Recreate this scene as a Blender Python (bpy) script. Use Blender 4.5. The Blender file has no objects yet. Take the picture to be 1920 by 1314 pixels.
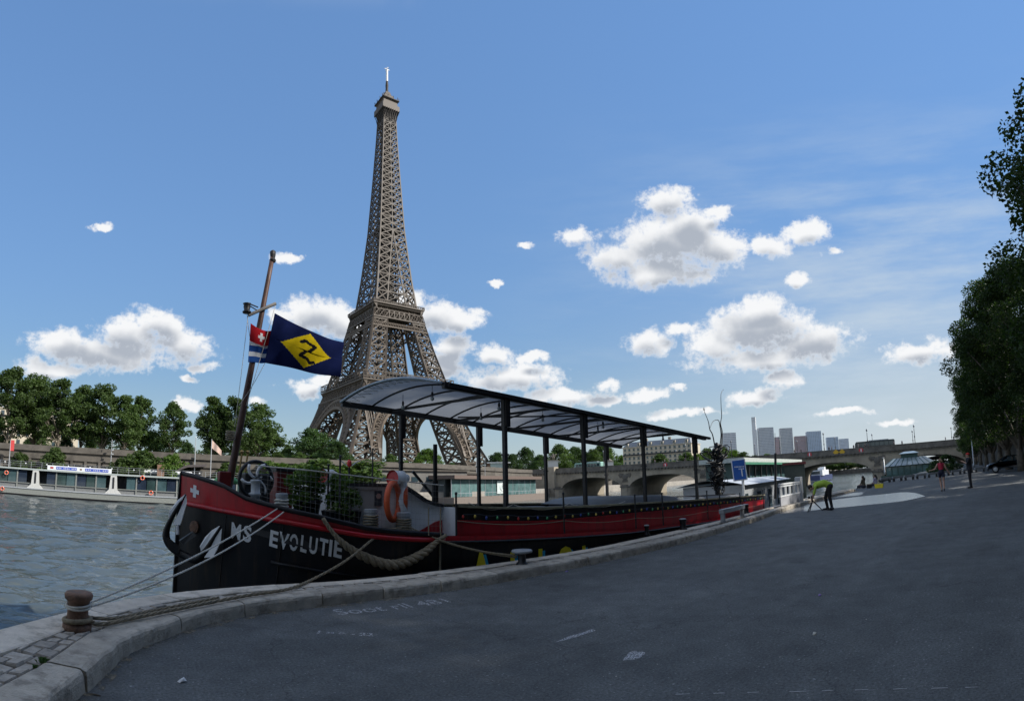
import bpy, bmesh, math, random
import numpy as np
from mathutils import Vector, Matrix

# ------------------------------------------------------------------ camera
SC = bpy.context.scene
COL = SC.collection
F, XP, Y0, TILT, X90 = 1010.0, 780.0, 800.0, 112.0, 264.0     # photo pixels (1920 x 1314); x = 264 looks straight across the river
EYE = Vector((0, 0, 1.6))
PHI = math.atan(TILT / F)
A0 = (XP - X90) / F
C_R = Vector((math.cos(A0), -math.sin(A0), 0))
C_F = Vector((math.sin(A0) * math.cos(PHI), math.cos(A0) * math.cos(PHI), math.sin(PHI)))
C_U = C_R.cross(C_F).normalized()
cam = bpy.data.cameras.new('camera')
cam.type = 'PANO'
cam.panorama_type = 'CENTRAL_CYLINDRICAL'
cam.central_cylindrical_range_u_min = -XP / F
cam.central_cylindrical_range_u_max = (1920 - XP) / F
cam.central_cylindrical_range_v_max = Y0 / F
cam.central_cylindrical_range_v_min = -(1314 - Y0) / F
cam.central_cylindrical_radius = 1.0
cam.clip_start = 0.05
cam.clip_end = 20000
camo = bpy.data.objects.new('camera', cam)
COL.objects.link(camo)
camo.matrix_world = Matrix.Translation(EYE) @ Matrix((C_R, C_U, -C_F)).transposed().to_4x4()
SC.camera = camo

def ray(px, py):
    u = (px - XP) / F
    return C_R * math.sin(u) + C_F * math.cos(u) + C_U * ((Y0 - py) / F)
def at_z(px, py, z):
    d = ray(px, py); return EYE + d * ((z - EYE.z) / d.z)
def at_r(px, py, r):
    d = ray(px, py); return EYE + d * (r / math.hypot(d.x, d.y))
def at_y(px, py, y):
    d = ray(px, py); return EYE + d * (y / d.y)
def az(px): return (px - X90) / F

# ------------------------------------------------------------------ light
SUN_AZ, SUN_EL = math.radians(132), math.radians(36)           # clockwise from +Y
S_DIR = Vector((math.sin(SUN_AZ) * math.cos(SUN_EL), math.cos(SUN_AZ) * math.cos(SUN_EL), math.sin(SUN_EL)))
SC.view_settings.view_transform = 'Standard'
SC.view_settings.look = 'None'
SC.view_settings.gamma = 1.0
SC.view_settings.exposure = 1.28
SC.view_settings.use_curve_mapping = False
sun = bpy.data.lights.new('sun', 'SUN')
sun.energy = 2.6
sun.angle = math.radians(0.53)
sun.color = (1.0, 0.95, 0.87)
suno = bpy.data.objects.new('sun', sun)
COL.objects.link(suno)
suno.rotation_euler = (-S_DIR).to_track_quat('-Z', 'Y').to_euler()
suno.location = (30, -30, 60)

world = bpy.data.worlds.new('World')
SC.world = world
world.use_nodes = True
def build_world():
    nt = world.node_tree
    N, L = nt.nodes, nt.links
    N.clear()
    def nd(t, **kw):
        n = N.new(t)
        for k, v in kw.items(): setattr(n, k, v)
        return n
    def put(sock, v):
        if hasattr(v, 'is_linked') or isinstance(v, bpy.types.NodeSocket): L.new(v, sock)
        else: sock.default_value = v
    def ma(op, a, b=0.0, c=0.0, clamp=False):
        n = nd('ShaderNodeMath', operation=op, use_clamp=clamp)
        put(n.inputs[0], a); put(n.inputs[1], b); put(n.inputs[2], c)
        return n.outputs[0]
    def vm(op, a, b=(0, 0, 0), out=0):
        n = nd('ShaderNodeVectorMath', operation=op)
        put(n.inputs[0], a); put(n.inputs[1], b)
        return n.outputs[out]
    def sstep(x, a, b):
        n = nd('ShaderNodeMapRange', interpolation_type='SMOOTHSTEP')
        put(n.inputs[0], x); n.inputs[1].default_value = a; n.inputs[2].default_value = b
        return n.outputs[0]
    def noise(vec, scale, detail, rough=0.55, col=False):
        n = nd('ShaderNodeTexNoise'); L.new(vec, n.inputs['Vector'])
        n.inputs['Scale'].default_value = scale; n.inputs['Detail'].default_value = detail
        n.inputs['Roughness'].default_value = rough
        return n.outputs['Color' if col else 'Fac']
    def mix(f, a, b):
        n = nd('ShaderNodeMix', data_type='RGBA')
        put(n.inputs[0], f); put(n.inputs[6], a); put(n.inputs[7], b)
        return n.outputs[2]
    sky = nd('ShaderNodeTexSky', sky_type='NISHITA')
    sky.sun_disc = False
    sky.sun_elevation = SUN_EL
    sky.sun_rotation = SUN_AZ
    sky.altitude = 50; sky.air_density = 1.0; sky.dust_density = 0.0; sky.ozone_density = 1.6
    tc = nd('ShaderNodeTexCoord')
    d = tc.outputs['Generated']
    sp = nd('ShaderNodeSeparateXYZ'); L.new(d, sp.inputs[0])
    x, y, z = sp.outputs
    a = ma('ARCTAN2', x, y)
    hyp = ma('SQRT', ma('ADD', ma('MULTIPLY', x, x), ma('MULTIPLY', y, y)))
    v = ma('DIVIDE', z, ma('MAXIMUM', hyp, 0.02))
    cb = nd('ShaderNodeCombineXYZ'); L.new(a, cb.inputs[0]); L.new(v, cb.inputs[1])
    p0 = cb.outputs[0]
    w = vm('MULTIPLY', vm('SUBTRACT', noise(p0, 14, 5, 0.6, True), (0.5, 0.5, 0.5)), (0.085, 0.05, 0))
    p = vm('ADD', p0, w)
    lobes = [  # x, y, half width, half height of the puffs that make up each cloud of the photographed sky
        (1255,455,125,70),(1165,485,80,40),(1345,465,80,45),(1250,375,58,34),(1235,512,120,34),(1290,420,60,50),
        (1085,442,46,22),(990,463,20,10),(1345,400,36,17),(1448,462,40,26),(1515,438,52,28),(1560,473,22,10),(1498,520,34,17),
        (1425,615,120,62),(1525,640,95,42),(1345,650,70,42),(1425,582,80,30),(1440,672,150,26),(1215,642,54,30),(1270,618,42,20),
        (1470,712,46,20),(1410,744,64,18),(1132,721,36,15),(1212,743,54,14),(1278,732,20,9),(1722,656,82,24),(1285,776,76,12),(1120,750,50,13),(1003,671,34,12),
        (250,628,80,50),(345,648,62,40),(305,608,64,36),(125,648,84,40),(205,662,130,36),(100,690,80,20),(380,686,32,10),(355,706,20,9),
        (590,592,74,44),(645,612,60,42),(535,592,34,20),(575,725,54,20),(610,716,46,16),
        (815,588,54,42),(862,602,54,34),(850,652,60,32),(932,663,44,20),(835,682,60,26),
        (960,706,104,30),(1050,742,92,20),(918,712,60,20),(350,757,36,16),(480,758,20,9),(190,428,20,10),(540,486,34,12),(940,528,16,8),(760,560,40,26),
        (1580,772,60,10),(1680,790,50,8)]
    def field(pp):
        f = None
        for (cx, cy, rx, ry) in lobes:
            dd = ray(cx, cy)
            c = (math.atan2(dd.x, dd.y), dd.z / math.hypot(dd.x, dd.y), 0)
            ln = vm('LENGTH', vm('MULTIPLY', vm('SUBTRACT', pp, c), (F / rx, F / ry, 0)), out=1)
            if f is None: f = ln
            else:
                n = nd('ShaderNodeMath', operation='SMOOTH_MIN'); L.new(f, n.inputs[0]); L.new(ln, n.inputs[1]); n.inputs[2].default_value = 0.25
                f = n.outputs[0]
        return ma('SUBTRACT', 1.0, f)
    f = field(p)
    g = field(vm('ADD', p0, (0.004, 0.026, 0)))          # thickness a little higher up: shades the bases
    n1 = noise(p0, 20, 10, 0.64)
    dens = ma('ADD', ma('ADD', f, ma('MULTIPLY', ma('SUBTRACT', n1, 0.45), 1.7)), ma('MULTIPLY', ma('SUBTRACT', noise(p0, 75, 6, 0.65), 0.5), 0.9))
    alpha = ma('MULTIPLY', sstep(dens, 0.0, 0.62), sstep(f, -0.75, 0.15))
    lowf = ma('SUBTRACT', noise(p0, 11, 4, 0.5), 0.5)
    gray = ma('MULTIPLY', sstep(ma('ADD', g, ma('MULTIPLY', lowf, 1.5)), 0.0, 0.75), sstep(dens, 0.1, 0.7))
    # unseen clouds added over the rest of the dome, whitening the ambient light
    ox = ma('ADD', sstep(ma('ABSOLUTE', ma('SUBTRACT', a, 0.68)), 1.05, 1.35), sstep(v, 0.95, 1.3), clamp=True)
    n2 = noise(d, 3.2, 8, 0.6)
    odens = ma('MULTIPLY', ma('SUBTRACT', n2, 0.47), 6.0)
    alpha = ma('MAXIMUM', alpha, ma('MULTIPLY', ma('MULTIPLY', sstep(odens, 0.0, 0.5), ox), sstep(z, 0.02, 0.12)))
    gray = ma('MAXIMUM', gray, ma('MULTIPLY', sstep(odens, 0.5, 1.6), ox))
    cloud = mix(gray, (2.55, 2.58, 2.62, 1), (1.18, 1.30, 1.50, 1))
    # thin high veil towards the sun side
    veil = ma('MULTIPLY', sstep(noise(vm('MULTIPLY', p0, (1.0, 4.5, 1)), 2.6, 6, 0.6), 0.36, 0.74), sstep(a, 0.55, 1.45))
    veil = ma('MULTIPLY', veil, ma('SUBTRACT', 1.0, sstep(v, 0.30, 0.80)))
    # film-like shoulder: the physical sky spans more than the picture can hold
    lum = vm('DOT_PRODUCT', sky.outputs[0], (0.2126, 0.7152, 0.0722), 1)
    n = nd('ShaderNodeVectorMath', operation='SCALE'); L.new(sky.outputs[0], n.inputs[0]); put(n.inputs['Scale'], ma('DIVIDE', 1.52, ma('ADD', 1.0, lum)))
    hs = nd('ShaderNodeHueSaturation'); L.new(n.outputs[0], hs.inputs['Color']); hs.inputs['Saturation'].default_value = 1.12
    hz = ma('SUBTRACT', 1.0, sstep(v, -0.02, 0.24))
    base = mix(ma('MULTIPLY', hz, 0.55), hs.outputs[0], (1.35, 1.72, 2.12, 1))
    glow = ma('MULTIPLY', sstep(a, 0.5, 1.75), ma('SUBTRACT', 1.0, sstep(v, 0.0, 0.5)))
    base = mix(ma('MULTIPLY', glow, 0.65), base, (1.85, 1.98, 2.1, 1))
    base = mix(ma('MULTIPLY', veil, 0.7), base, (1.62, 1.88, 2.12, 1))
    colr = mix(alpha, base, cloud)
    bg = nd('ShaderNodeBackground'); L.new(colr, bg.inputs[0]); bg.inputs[1].default_value = 0.15
    out = nd('ShaderNodeOutputWorld'); L.new(bg.outputs[0], out.inputs[0])
build_world()
world.cycles.sampling_method = 'MANUAL'
world.cycles.sample_map_resolution = 512
SC.cycles.use_denoising = True
SC.cycles.max_bounces = 6
SC.cycles.transparent_max_bounces = 8
SC.cycles.caustics_reflective = False
SC.cycles.caustics_refractive = False

# ------------------------------------------------------------------ helpers
R = random.Random(7)
ORIG = {}
def V(*a): return Vector(a)
def lerp(a, b, t): return a + (b - a) * t
def interp(xs, ys, x): return float(np.interp(x, xs, ys))

class MB:
    def __init__(s): s.v, s.f, s.m, s.mi = [], [], [], 0
    def face(s, *ids): s.f.append(ids); s.m.append(s.mi)
    def add(s, pts): b = len(s.v); s.v.extend([tuple(p) for p in pts]); return b
    def poly(s, pts):
        b = s.add(pts); s.face(*range(b, b + len(pts)))
    def box(s, c, sz, rot=None):
        hx, hy, hz = sz[0] / 2, sz[1] / 2, sz[2] / 2
        P = [Vector((x, y, z)) for z in (-hz, hz) for y in (-hy, hy) for x in (-hx, hx)]
        if rot is not None:
            if not isinstance(rot, Matrix): rot = Matrix.Rotation(rot, 3, 'Z')
            P = [rot @ p for p in P]
        c = Vector(c)
        s.hexa([c + p for p in P])
    def hexa(s, P):      # 8 points, x fastest then y then z
        b = s.add(P)
        for q in ((0, 2, 3, 1), (4, 5, 7, 6), (0, 1, 5, 4), (2, 6, 7, 3), (0, 4, 6, 2), (1, 3, 7, 5)): s.face(*[b + i for i in q])
    def bar(s, p, q, w, h=None, up=(0, 0, 1)):
        p, q = Vector(p), Vector(q); h = h or w
        d = (q - p)
        if d.length < 1e-6: return
        d.normalize(); u = Vector(up)
        if abs(d.dot(u)) > 0.97: u = Vector((1, 0, 0))
        sd = d.cross(u).normalized() * (w / 2); uu = sd.cross(d).normalized() * (h / 2)
        s.hexa([p - sd - uu, p + sd - uu, q - sd - uu, q + sd - uu, p - sd + uu, p + sd + uu, q - sd + uu, q + sd + uu])
    def tube(s, pts, r, n=8, cap=True):
        pts = [Vector(p) for p in pts]; k = len(pts)
        rr = r if isinstance(r, (list, tuple)) else [r] * k
        up = None; rings = []
        for i, p in enumerate(pts):
            d = (pts[min(i + 1, k - 1)] - pts[max(i - 1, 0)])
            d = d.normalized() if d.length > 1e-9 else Vector((0, 0, 1))
            if up is None:
                up = Vector((0, 0, 1)) if abs(d.z) < 0.9 else Vector((1, 0, 0))
            sd = d.cross(up)
            if sd.length < 1e-4: sd = d.cross(Vector((0.3, 1, 0.2)))
            sd.normalize(); up = sd.cross(d).normalized()
            rings.append(s.add([p + (sd * math.cos(2 * math.pi * j / n) + up * math.sin(2 * math.pi * j / n)) * rr[i] for j in range(n)]))
        for a, b in zip(rings, rings[1:]):
            for j in range(n): s.face(a + j, a + (j + 1) % n, b + (j + 1) % n, b + j)
        if cap:
            s.face(*[rings[0] + j for j in reversed(range(n))]); s.face(*[rings[-1] + j for j in range(n)])
    def lathe(s, c, prof, n=16, M=None, cap=True):
        c = Vector(c); rings = []
        for (r, z) in prof:
            P = [Vector((r * math.cos(2 * math.pi * j / n), r * math.sin(2 * math.pi * j / n), z)) for j in range(n)]
            if M is not None: P = [M @ p for p in P]
            rings.append(s.add([c + p for p in P]))
        for a, b in zip(rings, rings[1:]):
            for j in range(n): s.face(a + j, a + (j + 1) % n, b + (j + 1) % n, b + j)
        if cap:
            s.face(*[rings[0] + j for j in reversed(range(n))]); s.face(*[rings[-1] + j for j in range(n)])
    def loft(s, rows, closed=False):
        ids = [s.add(r) for r in rows]; n = len(rows[0])
        for a, b in zip(ids, ids[1:]):
            for j in range(n if closed else n - 1): s.face(a + j, a + (j + 1) % n, b + (j + 1) % n, b + j)
    def prism(s, pts, off):
        off = Vector(off); pts = [Vector(p) for p in pts]; n = len(pts)
        a = s.add(pts); b = s.add([p + off for p in pts])
        s.face(*[a + j for j in reversed(range(n))]); s.face(*[b + j for j in range(n)])
        for j in range(n): s.face(a + j, a + (j + 1) % n, b + (j + 1) % n, b + j)
    def ell(s, c, rad, n=12, m=8, M=None):
        s.lathe(c, [], n) if False else None
        rows = []
        for i in range(m + 1):
            t = math.pi * i / m
            P = [Vector((math.sin(t) * math.cos(2 * math.pi * j / n) * rad[0], math.sin(t) * math.sin(2 * math.pi * j / n) * rad[1], -math.cos(t) * rad[2])) for j in range(n)]
            if M is not None: P = [M @ p for p in P]
            rows.append([Vector(c) + p for p in P])
        s.loft(rows, True)
    def mesh(s, name, org=(0, 0, 0), smooth=False):
        me = bpy.data.meshes.new(name); o = Vector(org)
        me.from_pydata([(x - o.x, y - o.y, z - o.z) for (x, y, z) in s.v], [], s.f)
        if any(s.m): me.polygons.foreach_set('material_index', s.m)
        if smooth: me.polygons.foreach_set('use_smooth', [True] * len(me.polygons))
        me.update()
        return me
    def build(s, name, mat, parent=None, smooth=False, bevel=0, org=None, fix=False, **tags):
        po = ORIG.get(parent.name, V(0, 0, 0)) if parent else V(0, 0, 0)
        if org is not None and parent is None: po = Vector(org)
        me = s.mesh(name, po, smooth)
        if fix:
            bm = bmesh.new(); bm.from_mesh(me); bmesh.ops.remove_doubles(bm, verts=bm.verts, dist=1e-5)
            bmesh.ops.recalc_face_normals(bm, faces=bm.faces); bm.to_mesh(me); bm.free()
        o = link(name, me, mat, parent, **tags)
        if parent is None: o.location = po
        ORIG[o.name] = po
        if bevel:
            b = o.modifiers.new('bevel', 'BEVEL'); b.width = bevel; b.segments = 2; b.limit_method = 'ANGLE'
        return o

def tag(o, label=None, cat=None, group=None, kind=None):
    if label: o['label'] = label
    if cat: o['category'] = cat
    if group: o['group'] = group
    if kind: o['kind'] = kind
    return o
def link(name, me, mat, parent=None, **tags):
    if mat is not None and len(me.materials) == 0:
        for m in (mat if isinstance(mat, (list, tuple)) else [mat]): me.materials.append(m)
    o = bpy.data.objects.new(name, me); COL.objects.link(o)
    if parent: o.parent = parent; ORIG[o.name] = ORIG.get(parent.name, V(0, 0, 0))
    return tag(o, **tags)
def thing(name, label, cat, loc=(0, 0, 0), group=None, kind=None):
    o = bpy.data.objects.new(name, None); COL.objects.link(o)
    o.location = loc; o.empty_display_size = 0.3
    ORIG[o.name] = Vector(loc)
    return tag(o, label, cat, group, kind)
def dup(o, loc=None, rotz=None, scale=None, parent=None, **tags):
    c = o.copy(); COL.objects.link(c); c.parent = parent
    if loc is not None: c.location = loc
    if rotz is not None: c.rotation_euler = (0, 0, rotz)
    if scale is not None: c.scale = scale if hasattr(scale, '__len__') else (scale,) * 3
    tag(c, **tags)
    for ch in list(KIDS(o)): dup(ch, parent=c)
    return c
def KIDS(o): return [k for k in o.children]
ORD = ['first', 'second', 'third', 'fourth', 'fifth', 'sixth', 'seventh', 'eighth', 'ninth', 'tenth', 'eleventh', 'twelfth', 'thirteenth', 'fourteenth', 'fifteenth', 'sixteenth', 'seventeenth', 'eighteenth', 'nineteenth', 'twentieth',
       'twenty-first', 'twenty-second', 'twenty-third', 'twenty-fourth', 'twenty-fifth', 'twenty-sixth', 'twenty-seventh', 'twenty-eighth', 'twenty-ninth', 'thirtieth']

def smooth_line(P, k=8):
    P = [Vector(p) for p in P]; out = []
    for i in range(len(P) - 1):
        a, b, c, d = P[max(i - 1, 0)], P[i], P[i + 1], P[min(i + 2, len(P) - 1)]
        for j in range(k):
            t = j / k
            out.append(0.5 * ((2 * b) + (c - a) * t + (2 * a - 5 * b + 4 * c - d) * t * t + (3 * b - a - 3 * c + d) * t ** 3))
    out.append(P[-1]); return out
def sag(p, q, drop, n=12):
    p, q = Vector(p), Vector(q)
    return [p.lerp(q, i / n) - Vector((0, 0, drop * 4 * (i / n) * (1 - i / n))) for i in range(n + 1)]

def glyph(body, size=1.0, bold=0.0, sx=1.0, depth=0.0):
    """flat outline of a text as (verts, faces); baseline at y = 0, centred in x"""
    cu = bpy.data.curves.new('t', 'FONT'); cu.body = body; cu.size = size; cu.align_x = 'CENTER'
    cu.offset = bold; cu.extrude = depth; cu.resolution_u = 3
    o = bpy.data.objects.new('t', cu); COL.objects.link(o)
    dg = bpy.context.evaluated_depsgraph_get()
    me = bpy.data.meshes.new_from_object(o.evaluated_get(dg))
    vs = [Vector((v.co.x * sx, v.co.y, v.co.z)) for v in me.vertices]; fs = [tuple(p.vertices) for p in me.polygons]
    bpy.data.objects.remove(o); bpy.data.curves.remove(cu); bpy.data.meshes.remove(me)
    return vs, fs
def proj(p):
    d = Vector(p) - EYE; a, b, c = d.dot(C_R), d.dot(C_F), d.dot(C_U)
    return XP + F * math.atan2(a, b), Y0 - F * c / math.hypot(a, b)
def put_glyph(mb, vf, fn):
    b = mb.add([fn(v) for v in vf[0]])
    for f in vf[1]: mb.face(*[b + i for i in f])

def leaf_mesh(name, centers, radii, counts, size, rng, flat=0.75):
    P = []
    for c, r, n in zip(centers, radii, counts):
        d = rng.normal(size=(n, 3)); d /= np.linalg.norm(d, axis=1)[:, None]
        P.append(np.array(c) + d * (r * rng.uniform(0.25, 1.0, n) ** 0.5)[:, None] * np.array([1, 1, flat]))
    P = np.concatenate(P); n = len(P)
    a = rng.normal(size=(n, 3)); a[:, 2] *= 0.6; a /= np.linalg.norm(a, axis=1)[:, None]
    b = rng.normal(size=(n, 3)); b -= a * (a * b).sum(1)[:, None]; b /= np.linalg.norm(b, axis=1)[:, None]
    s = (size * rng.uniform(0.6, 1.35, n))[:, None]
    nrm = np.cross(a, b) * 0.18
    vv = np.stack([P - a * s, P + b * s * 0.62 + nrm * s, P + a * s, P - b * s * 0.62 + nrm * s], 1).reshape(-1, 3)
    me = bpy.data.meshes.new(name); me.vertices.add(4 * n); me.vertices.foreach_set('co', vv.astype(np.float32).ravel())
    me.loops.add(4 * n); me.loops.foreach_set('vertex_index', np.arange(4 * n, dtype=np.int32))
    me.polygons.add(n); me.polygons.foreach_set('loop_start', np.arange(0, 4 * n, 4, dtype=np.int32)); me.update(); me.validate()
    return me

# ------------------------------------------------------------------ materials
MATS = {}
def mat(name, col, rough=0.6, metal=0.0, var=0.12, scale=4.0, bump=0.0, bscale=40.0, spec=0.5, rnd=0.0, dirt=None, dscale=1.5, damt=0.5, coat=0.0, streak=False):
    if name in MATS: return MATS[name]
    m = bpy.data.materials.new(name); m.use_nodes = True; MATS[name] = m
    nt = m.node_tree; N, L = nt.nodes, nt.links
    b = N['Principled BSDF']
    b.inputs['Roughness'].default_value = rough; b.inputs['Metallic'].default_value = metal
    b.inputs['Specular IOR Level'].default_value = spec
    if coat: b.inputs['Coat Weight'].default_value = coat; b.inputs['Coat Roughness'].default_value = 0.1
    tc = N.new('ShaderNodeTexCoord'); vec = tc.outputs['Object']
    n1 = N.new('ShaderNodeTexNoise'); n1.inputs['Scale'].default_value = scale; n1.inputs['Detail'].default_value = 5
    L.new(vec, n1.inputs['Vector'])
    mr = N.new('ShaderNodeMapRange'); L.new(n1.outputs['Fac'], mr.inputs[0])
    mr.inputs[1].default_value = 0.3; mr.inputs[2].default_value = 0.7; mr.inputs[3].default_value = 1 - var; mr.inputs[4].default_value = 1 + var
    fac = mr.outputs[0]
    if rnd:
        oi = N.new('ShaderNodeObjectInfo'); r2 = N.new('ShaderNodeMapRange'); L.new(oi.outputs['Random'], r2.inputs[0])
        r2.inputs[3].default_value = 1 - rnd; r2.inputs[4].default_value = 1 + rnd
        mm = N.new('ShaderNodeMath'); mm.operation = 'MULTIPLY'; L.new(fac, mm.inputs[0]); L.new(r2.outputs[0], mm.inputs[1]); fac = mm.outputs[0]
    vs = N.new('ShaderNodeVectorMath'); vs.operation = 'SCALE'; vs.inputs[0].default_value = col; L.new(fac, vs.inputs['Scale'])
    c = vs.outputs[0]
    if dirt is not None:
        n2 = N.new('ShaderNodeTexNoise'); n2.inputs['Scale'].default_value = dscale; n2.inputs['Detail'].default_value = 8; n2.inputs['Roughness'].default_value = 0.7
        if streak:
            sv = N.new('ShaderNodeVectorMath'); sv.operation = 'MULTIPLY'; L.new(vec, sv.inputs[0]); sv.inputs[1].default_value = (4.0, 4.0, 0.35); L.new(sv.outputs[0], n2.inputs['Vector'])
        else: L.new(vec, n2.inputs['Vector'])
        r3 = N.new('ShaderNodeMapRange'); r3.interpolation_type = 'SMOOTHSTEP'; L.new(n2.outputs['Fac'], r3.inputs[0]); r3.inputs[1].default_value = 0.48; r3.inputs[2].default_value = 0.66; r3.inputs[4].default_value = damt
        mx = N.new('ShaderNodeMix'); mx.data_type = 'RGBA'; L.new(r3.outputs[0], mx.inputs[0]); L.new(c, mx.inputs[6]); mx.inputs[7].default_value = (*dirt, 1)
        c = mx.outputs[2]
    L.new(c, b.inputs['Base Color'])
    if bump:
        n3 = N.new('ShaderNodeTexNoise'); n3.inputs['Scale'].default_value = bscale; n3.inputs['Detail'].default_value = 4; L.new(vec, n3.inputs['Vector'])
        bp = N.new('ShaderNodeBump'); bp.inputs['Strength'].default_value = bump; bp.inputs['Distance'].default_value = 0.02
        L.new(n3.outputs['Fac'], bp.inputs['Height']); L.new(bp.outputs[0], b.inputs['Normal'])
    return m

def leafmat(name, c1, c2, trans=0.35):
    m = bpy.data.materials.new(name); m.use_nodes = True; MATS[name] = m
    nt = m.node_tree; N, L = nt.nodes, nt.links; N.clear()
    g = N.new('ShaderNodeNewGeometry'); oi = N.new('ShaderNodeObjectInfo')
    mx = N.new('ShaderNodeMix'); mx.data_type = 'RGBA'; L.new(g.outputs['Random Per Island'], mx.inputs[0]); mx.inputs[6].default_value = (*c1, 1); mx.inputs[7].default_value = (*c2, 1)
    r2 = N.new('ShaderNodeMapRange'); L.new(oi.outputs['Random'], r2.inputs[0]); r2.inputs[3].default_value = 0.8; r2.inputs[4].default_value = 1.2
    vs = N.new('ShaderNodeVectorMath'); vs.operation = 'SCALE'; L.new(mx.outputs[2], vs.inputs[0]); L.new(r2.outputs[0], vs.inputs['Scale'])
    d = N.new('ShaderNodeBsdfPrincipled'); d.inputs['Roughness'].default_value = 0.6; d.inputs['Specular IOR Level'].default_value = 0.25; L.new(vs.outputs[0], d.inputs['Base Color'])
    t = N.new('ShaderNodeBsdfTranslucent'); v2 = N.new('ShaderNodeVectorMath'); v2.operation = 'MULTIPLY'; L.new(vs.outputs[0], v2.inputs[0]); v2.inputs[1].default_value = (1.3, 1.5, 0.6); L.new(v2.outputs[0], t.inputs[0])
    ms = N.new('ShaderNodeMixShader'); ms.inputs[0].default_value = trans; L.new(d.outputs[0], ms.inputs[1]); L.new(t.outputs[0], ms.inputs[2])
    o = N.new('ShaderNodeOutputMaterial'); L.new(ms.outputs[0], o.inputs[0])
    return m

def glassmat(name, col=(0.03, 0.05, 0.06), rough=0.05):
    return mat(name, col, rough, 0.0, 0.25, 0.6, spec=0.9)

ST = lambda c, **k: c
M_stone = mat('kerb_granite', (0.40, 0.36, 0.30), 0.8, var=0.18, scale=9, bump=0.5, bscale=60, rnd=0.16, dirt=(0.17, 0.15, 0.12), dscale=5, damt=0.75)
M_cop = mat('coping_limestone', (0.56, 0.50, 0.42), 0.85, var=0.12, scale=7, bump=0.45, bscale=50, rnd=0.12, dirt=(0.26, 0.23, 0.18), dscale=4, damt=0.7)
M_sett = mat('sett_stone', (0.36, 0.325, 0.28), 0.85, var=0.2, scale=14, bump=0.6, bscale=45, rnd=0.25, dirt=(0.2, 0.17, 0.13), dscale=6, damt=0.5)
M_dirt = mat('joint_dirt', (0.15, 0.13, 0.10), 0.95, var=0.3, scale=20, bump=0.6, bscale=80)
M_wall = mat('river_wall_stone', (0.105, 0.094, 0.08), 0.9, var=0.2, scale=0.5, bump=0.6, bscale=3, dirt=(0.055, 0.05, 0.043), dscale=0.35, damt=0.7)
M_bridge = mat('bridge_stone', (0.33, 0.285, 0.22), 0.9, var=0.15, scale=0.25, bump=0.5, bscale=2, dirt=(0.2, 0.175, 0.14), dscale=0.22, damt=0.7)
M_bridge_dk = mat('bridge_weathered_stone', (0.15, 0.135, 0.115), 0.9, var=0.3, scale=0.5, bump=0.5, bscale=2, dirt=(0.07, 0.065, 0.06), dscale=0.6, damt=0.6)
M_black = mat('black_paint', (0.006, 0.007, 0.010), 0.42, var=0.35, scale=3, bump=0.12, bscale=6, spec=0.3, dirt=(0.030, 0.021, 0.015), dscale=1.6, damt=0.75, streak=True)
M_iron = mat('black_iron', (0.018, 0.018, 0.02), 0.5, var=0.3, scale=12)
M_white = mat('white_paint', (0.72, 0.74, 0.76), 0.45, var=0.06, scale=3, dirt=(0.45, 0.43, 0.38), dscale=2.5, damt=0.35)
M_red = mat('red_paint', (0.42, 0.008, 0.016), 0.32, var=0.12, scale=2.5, dirt=(0.2, 0.01, 0.012), dscale=1.5, damt=0.6, bump=0.06, bscale=5, streak=True)
M_grey = mat('grey_paint', (0.32, 0.34, 0.36), 0.5, var=0.1)
M_steel = mat('galvanised_steel', (0.45, 0.47, 0.49), 0.45, 0.5, var=0.15)
M_rust = mat('rusty_iron', (0.20, 0.115, 0.075), 0.8, var=0.3, scale=8, bump=0.5, bscale=40, dirt=(0.07, 0.05, 0.045), dscale=7, damt=0.8)
M_rope = mat('hemp_rope', (0.27, 0.225, 0.155), 0.9, var=0.25, scale=30, bump=0.8, bscale=90)
M_ropew = mat('white_rope', (0.62, 0.60, 0.54), 0.85, var=0.12, scale=30, bump=0.4, bscale=120)
M_wood = mat('brown_mast_wood', (0.075, 0.034, 0.024), 0.55, var=0.25, scale=5)
M_bark = mat('bark', (0.13, 0.11, 0.085), 0.9, var=0.4, scale=3, bump=0.7, bscale=10)
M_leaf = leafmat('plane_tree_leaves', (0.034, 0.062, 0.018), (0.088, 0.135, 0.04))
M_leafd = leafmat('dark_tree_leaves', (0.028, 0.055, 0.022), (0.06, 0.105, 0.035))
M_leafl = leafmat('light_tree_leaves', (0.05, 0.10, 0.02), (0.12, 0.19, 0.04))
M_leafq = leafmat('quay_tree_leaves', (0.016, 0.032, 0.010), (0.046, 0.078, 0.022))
M_glass = glassmat('dark_window_glass')
M_gglass = mat('green_glass', (0.09, 0.16, 0.16), 0.08, var=0.3, scale=0.5, spec=0.8)
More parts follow.
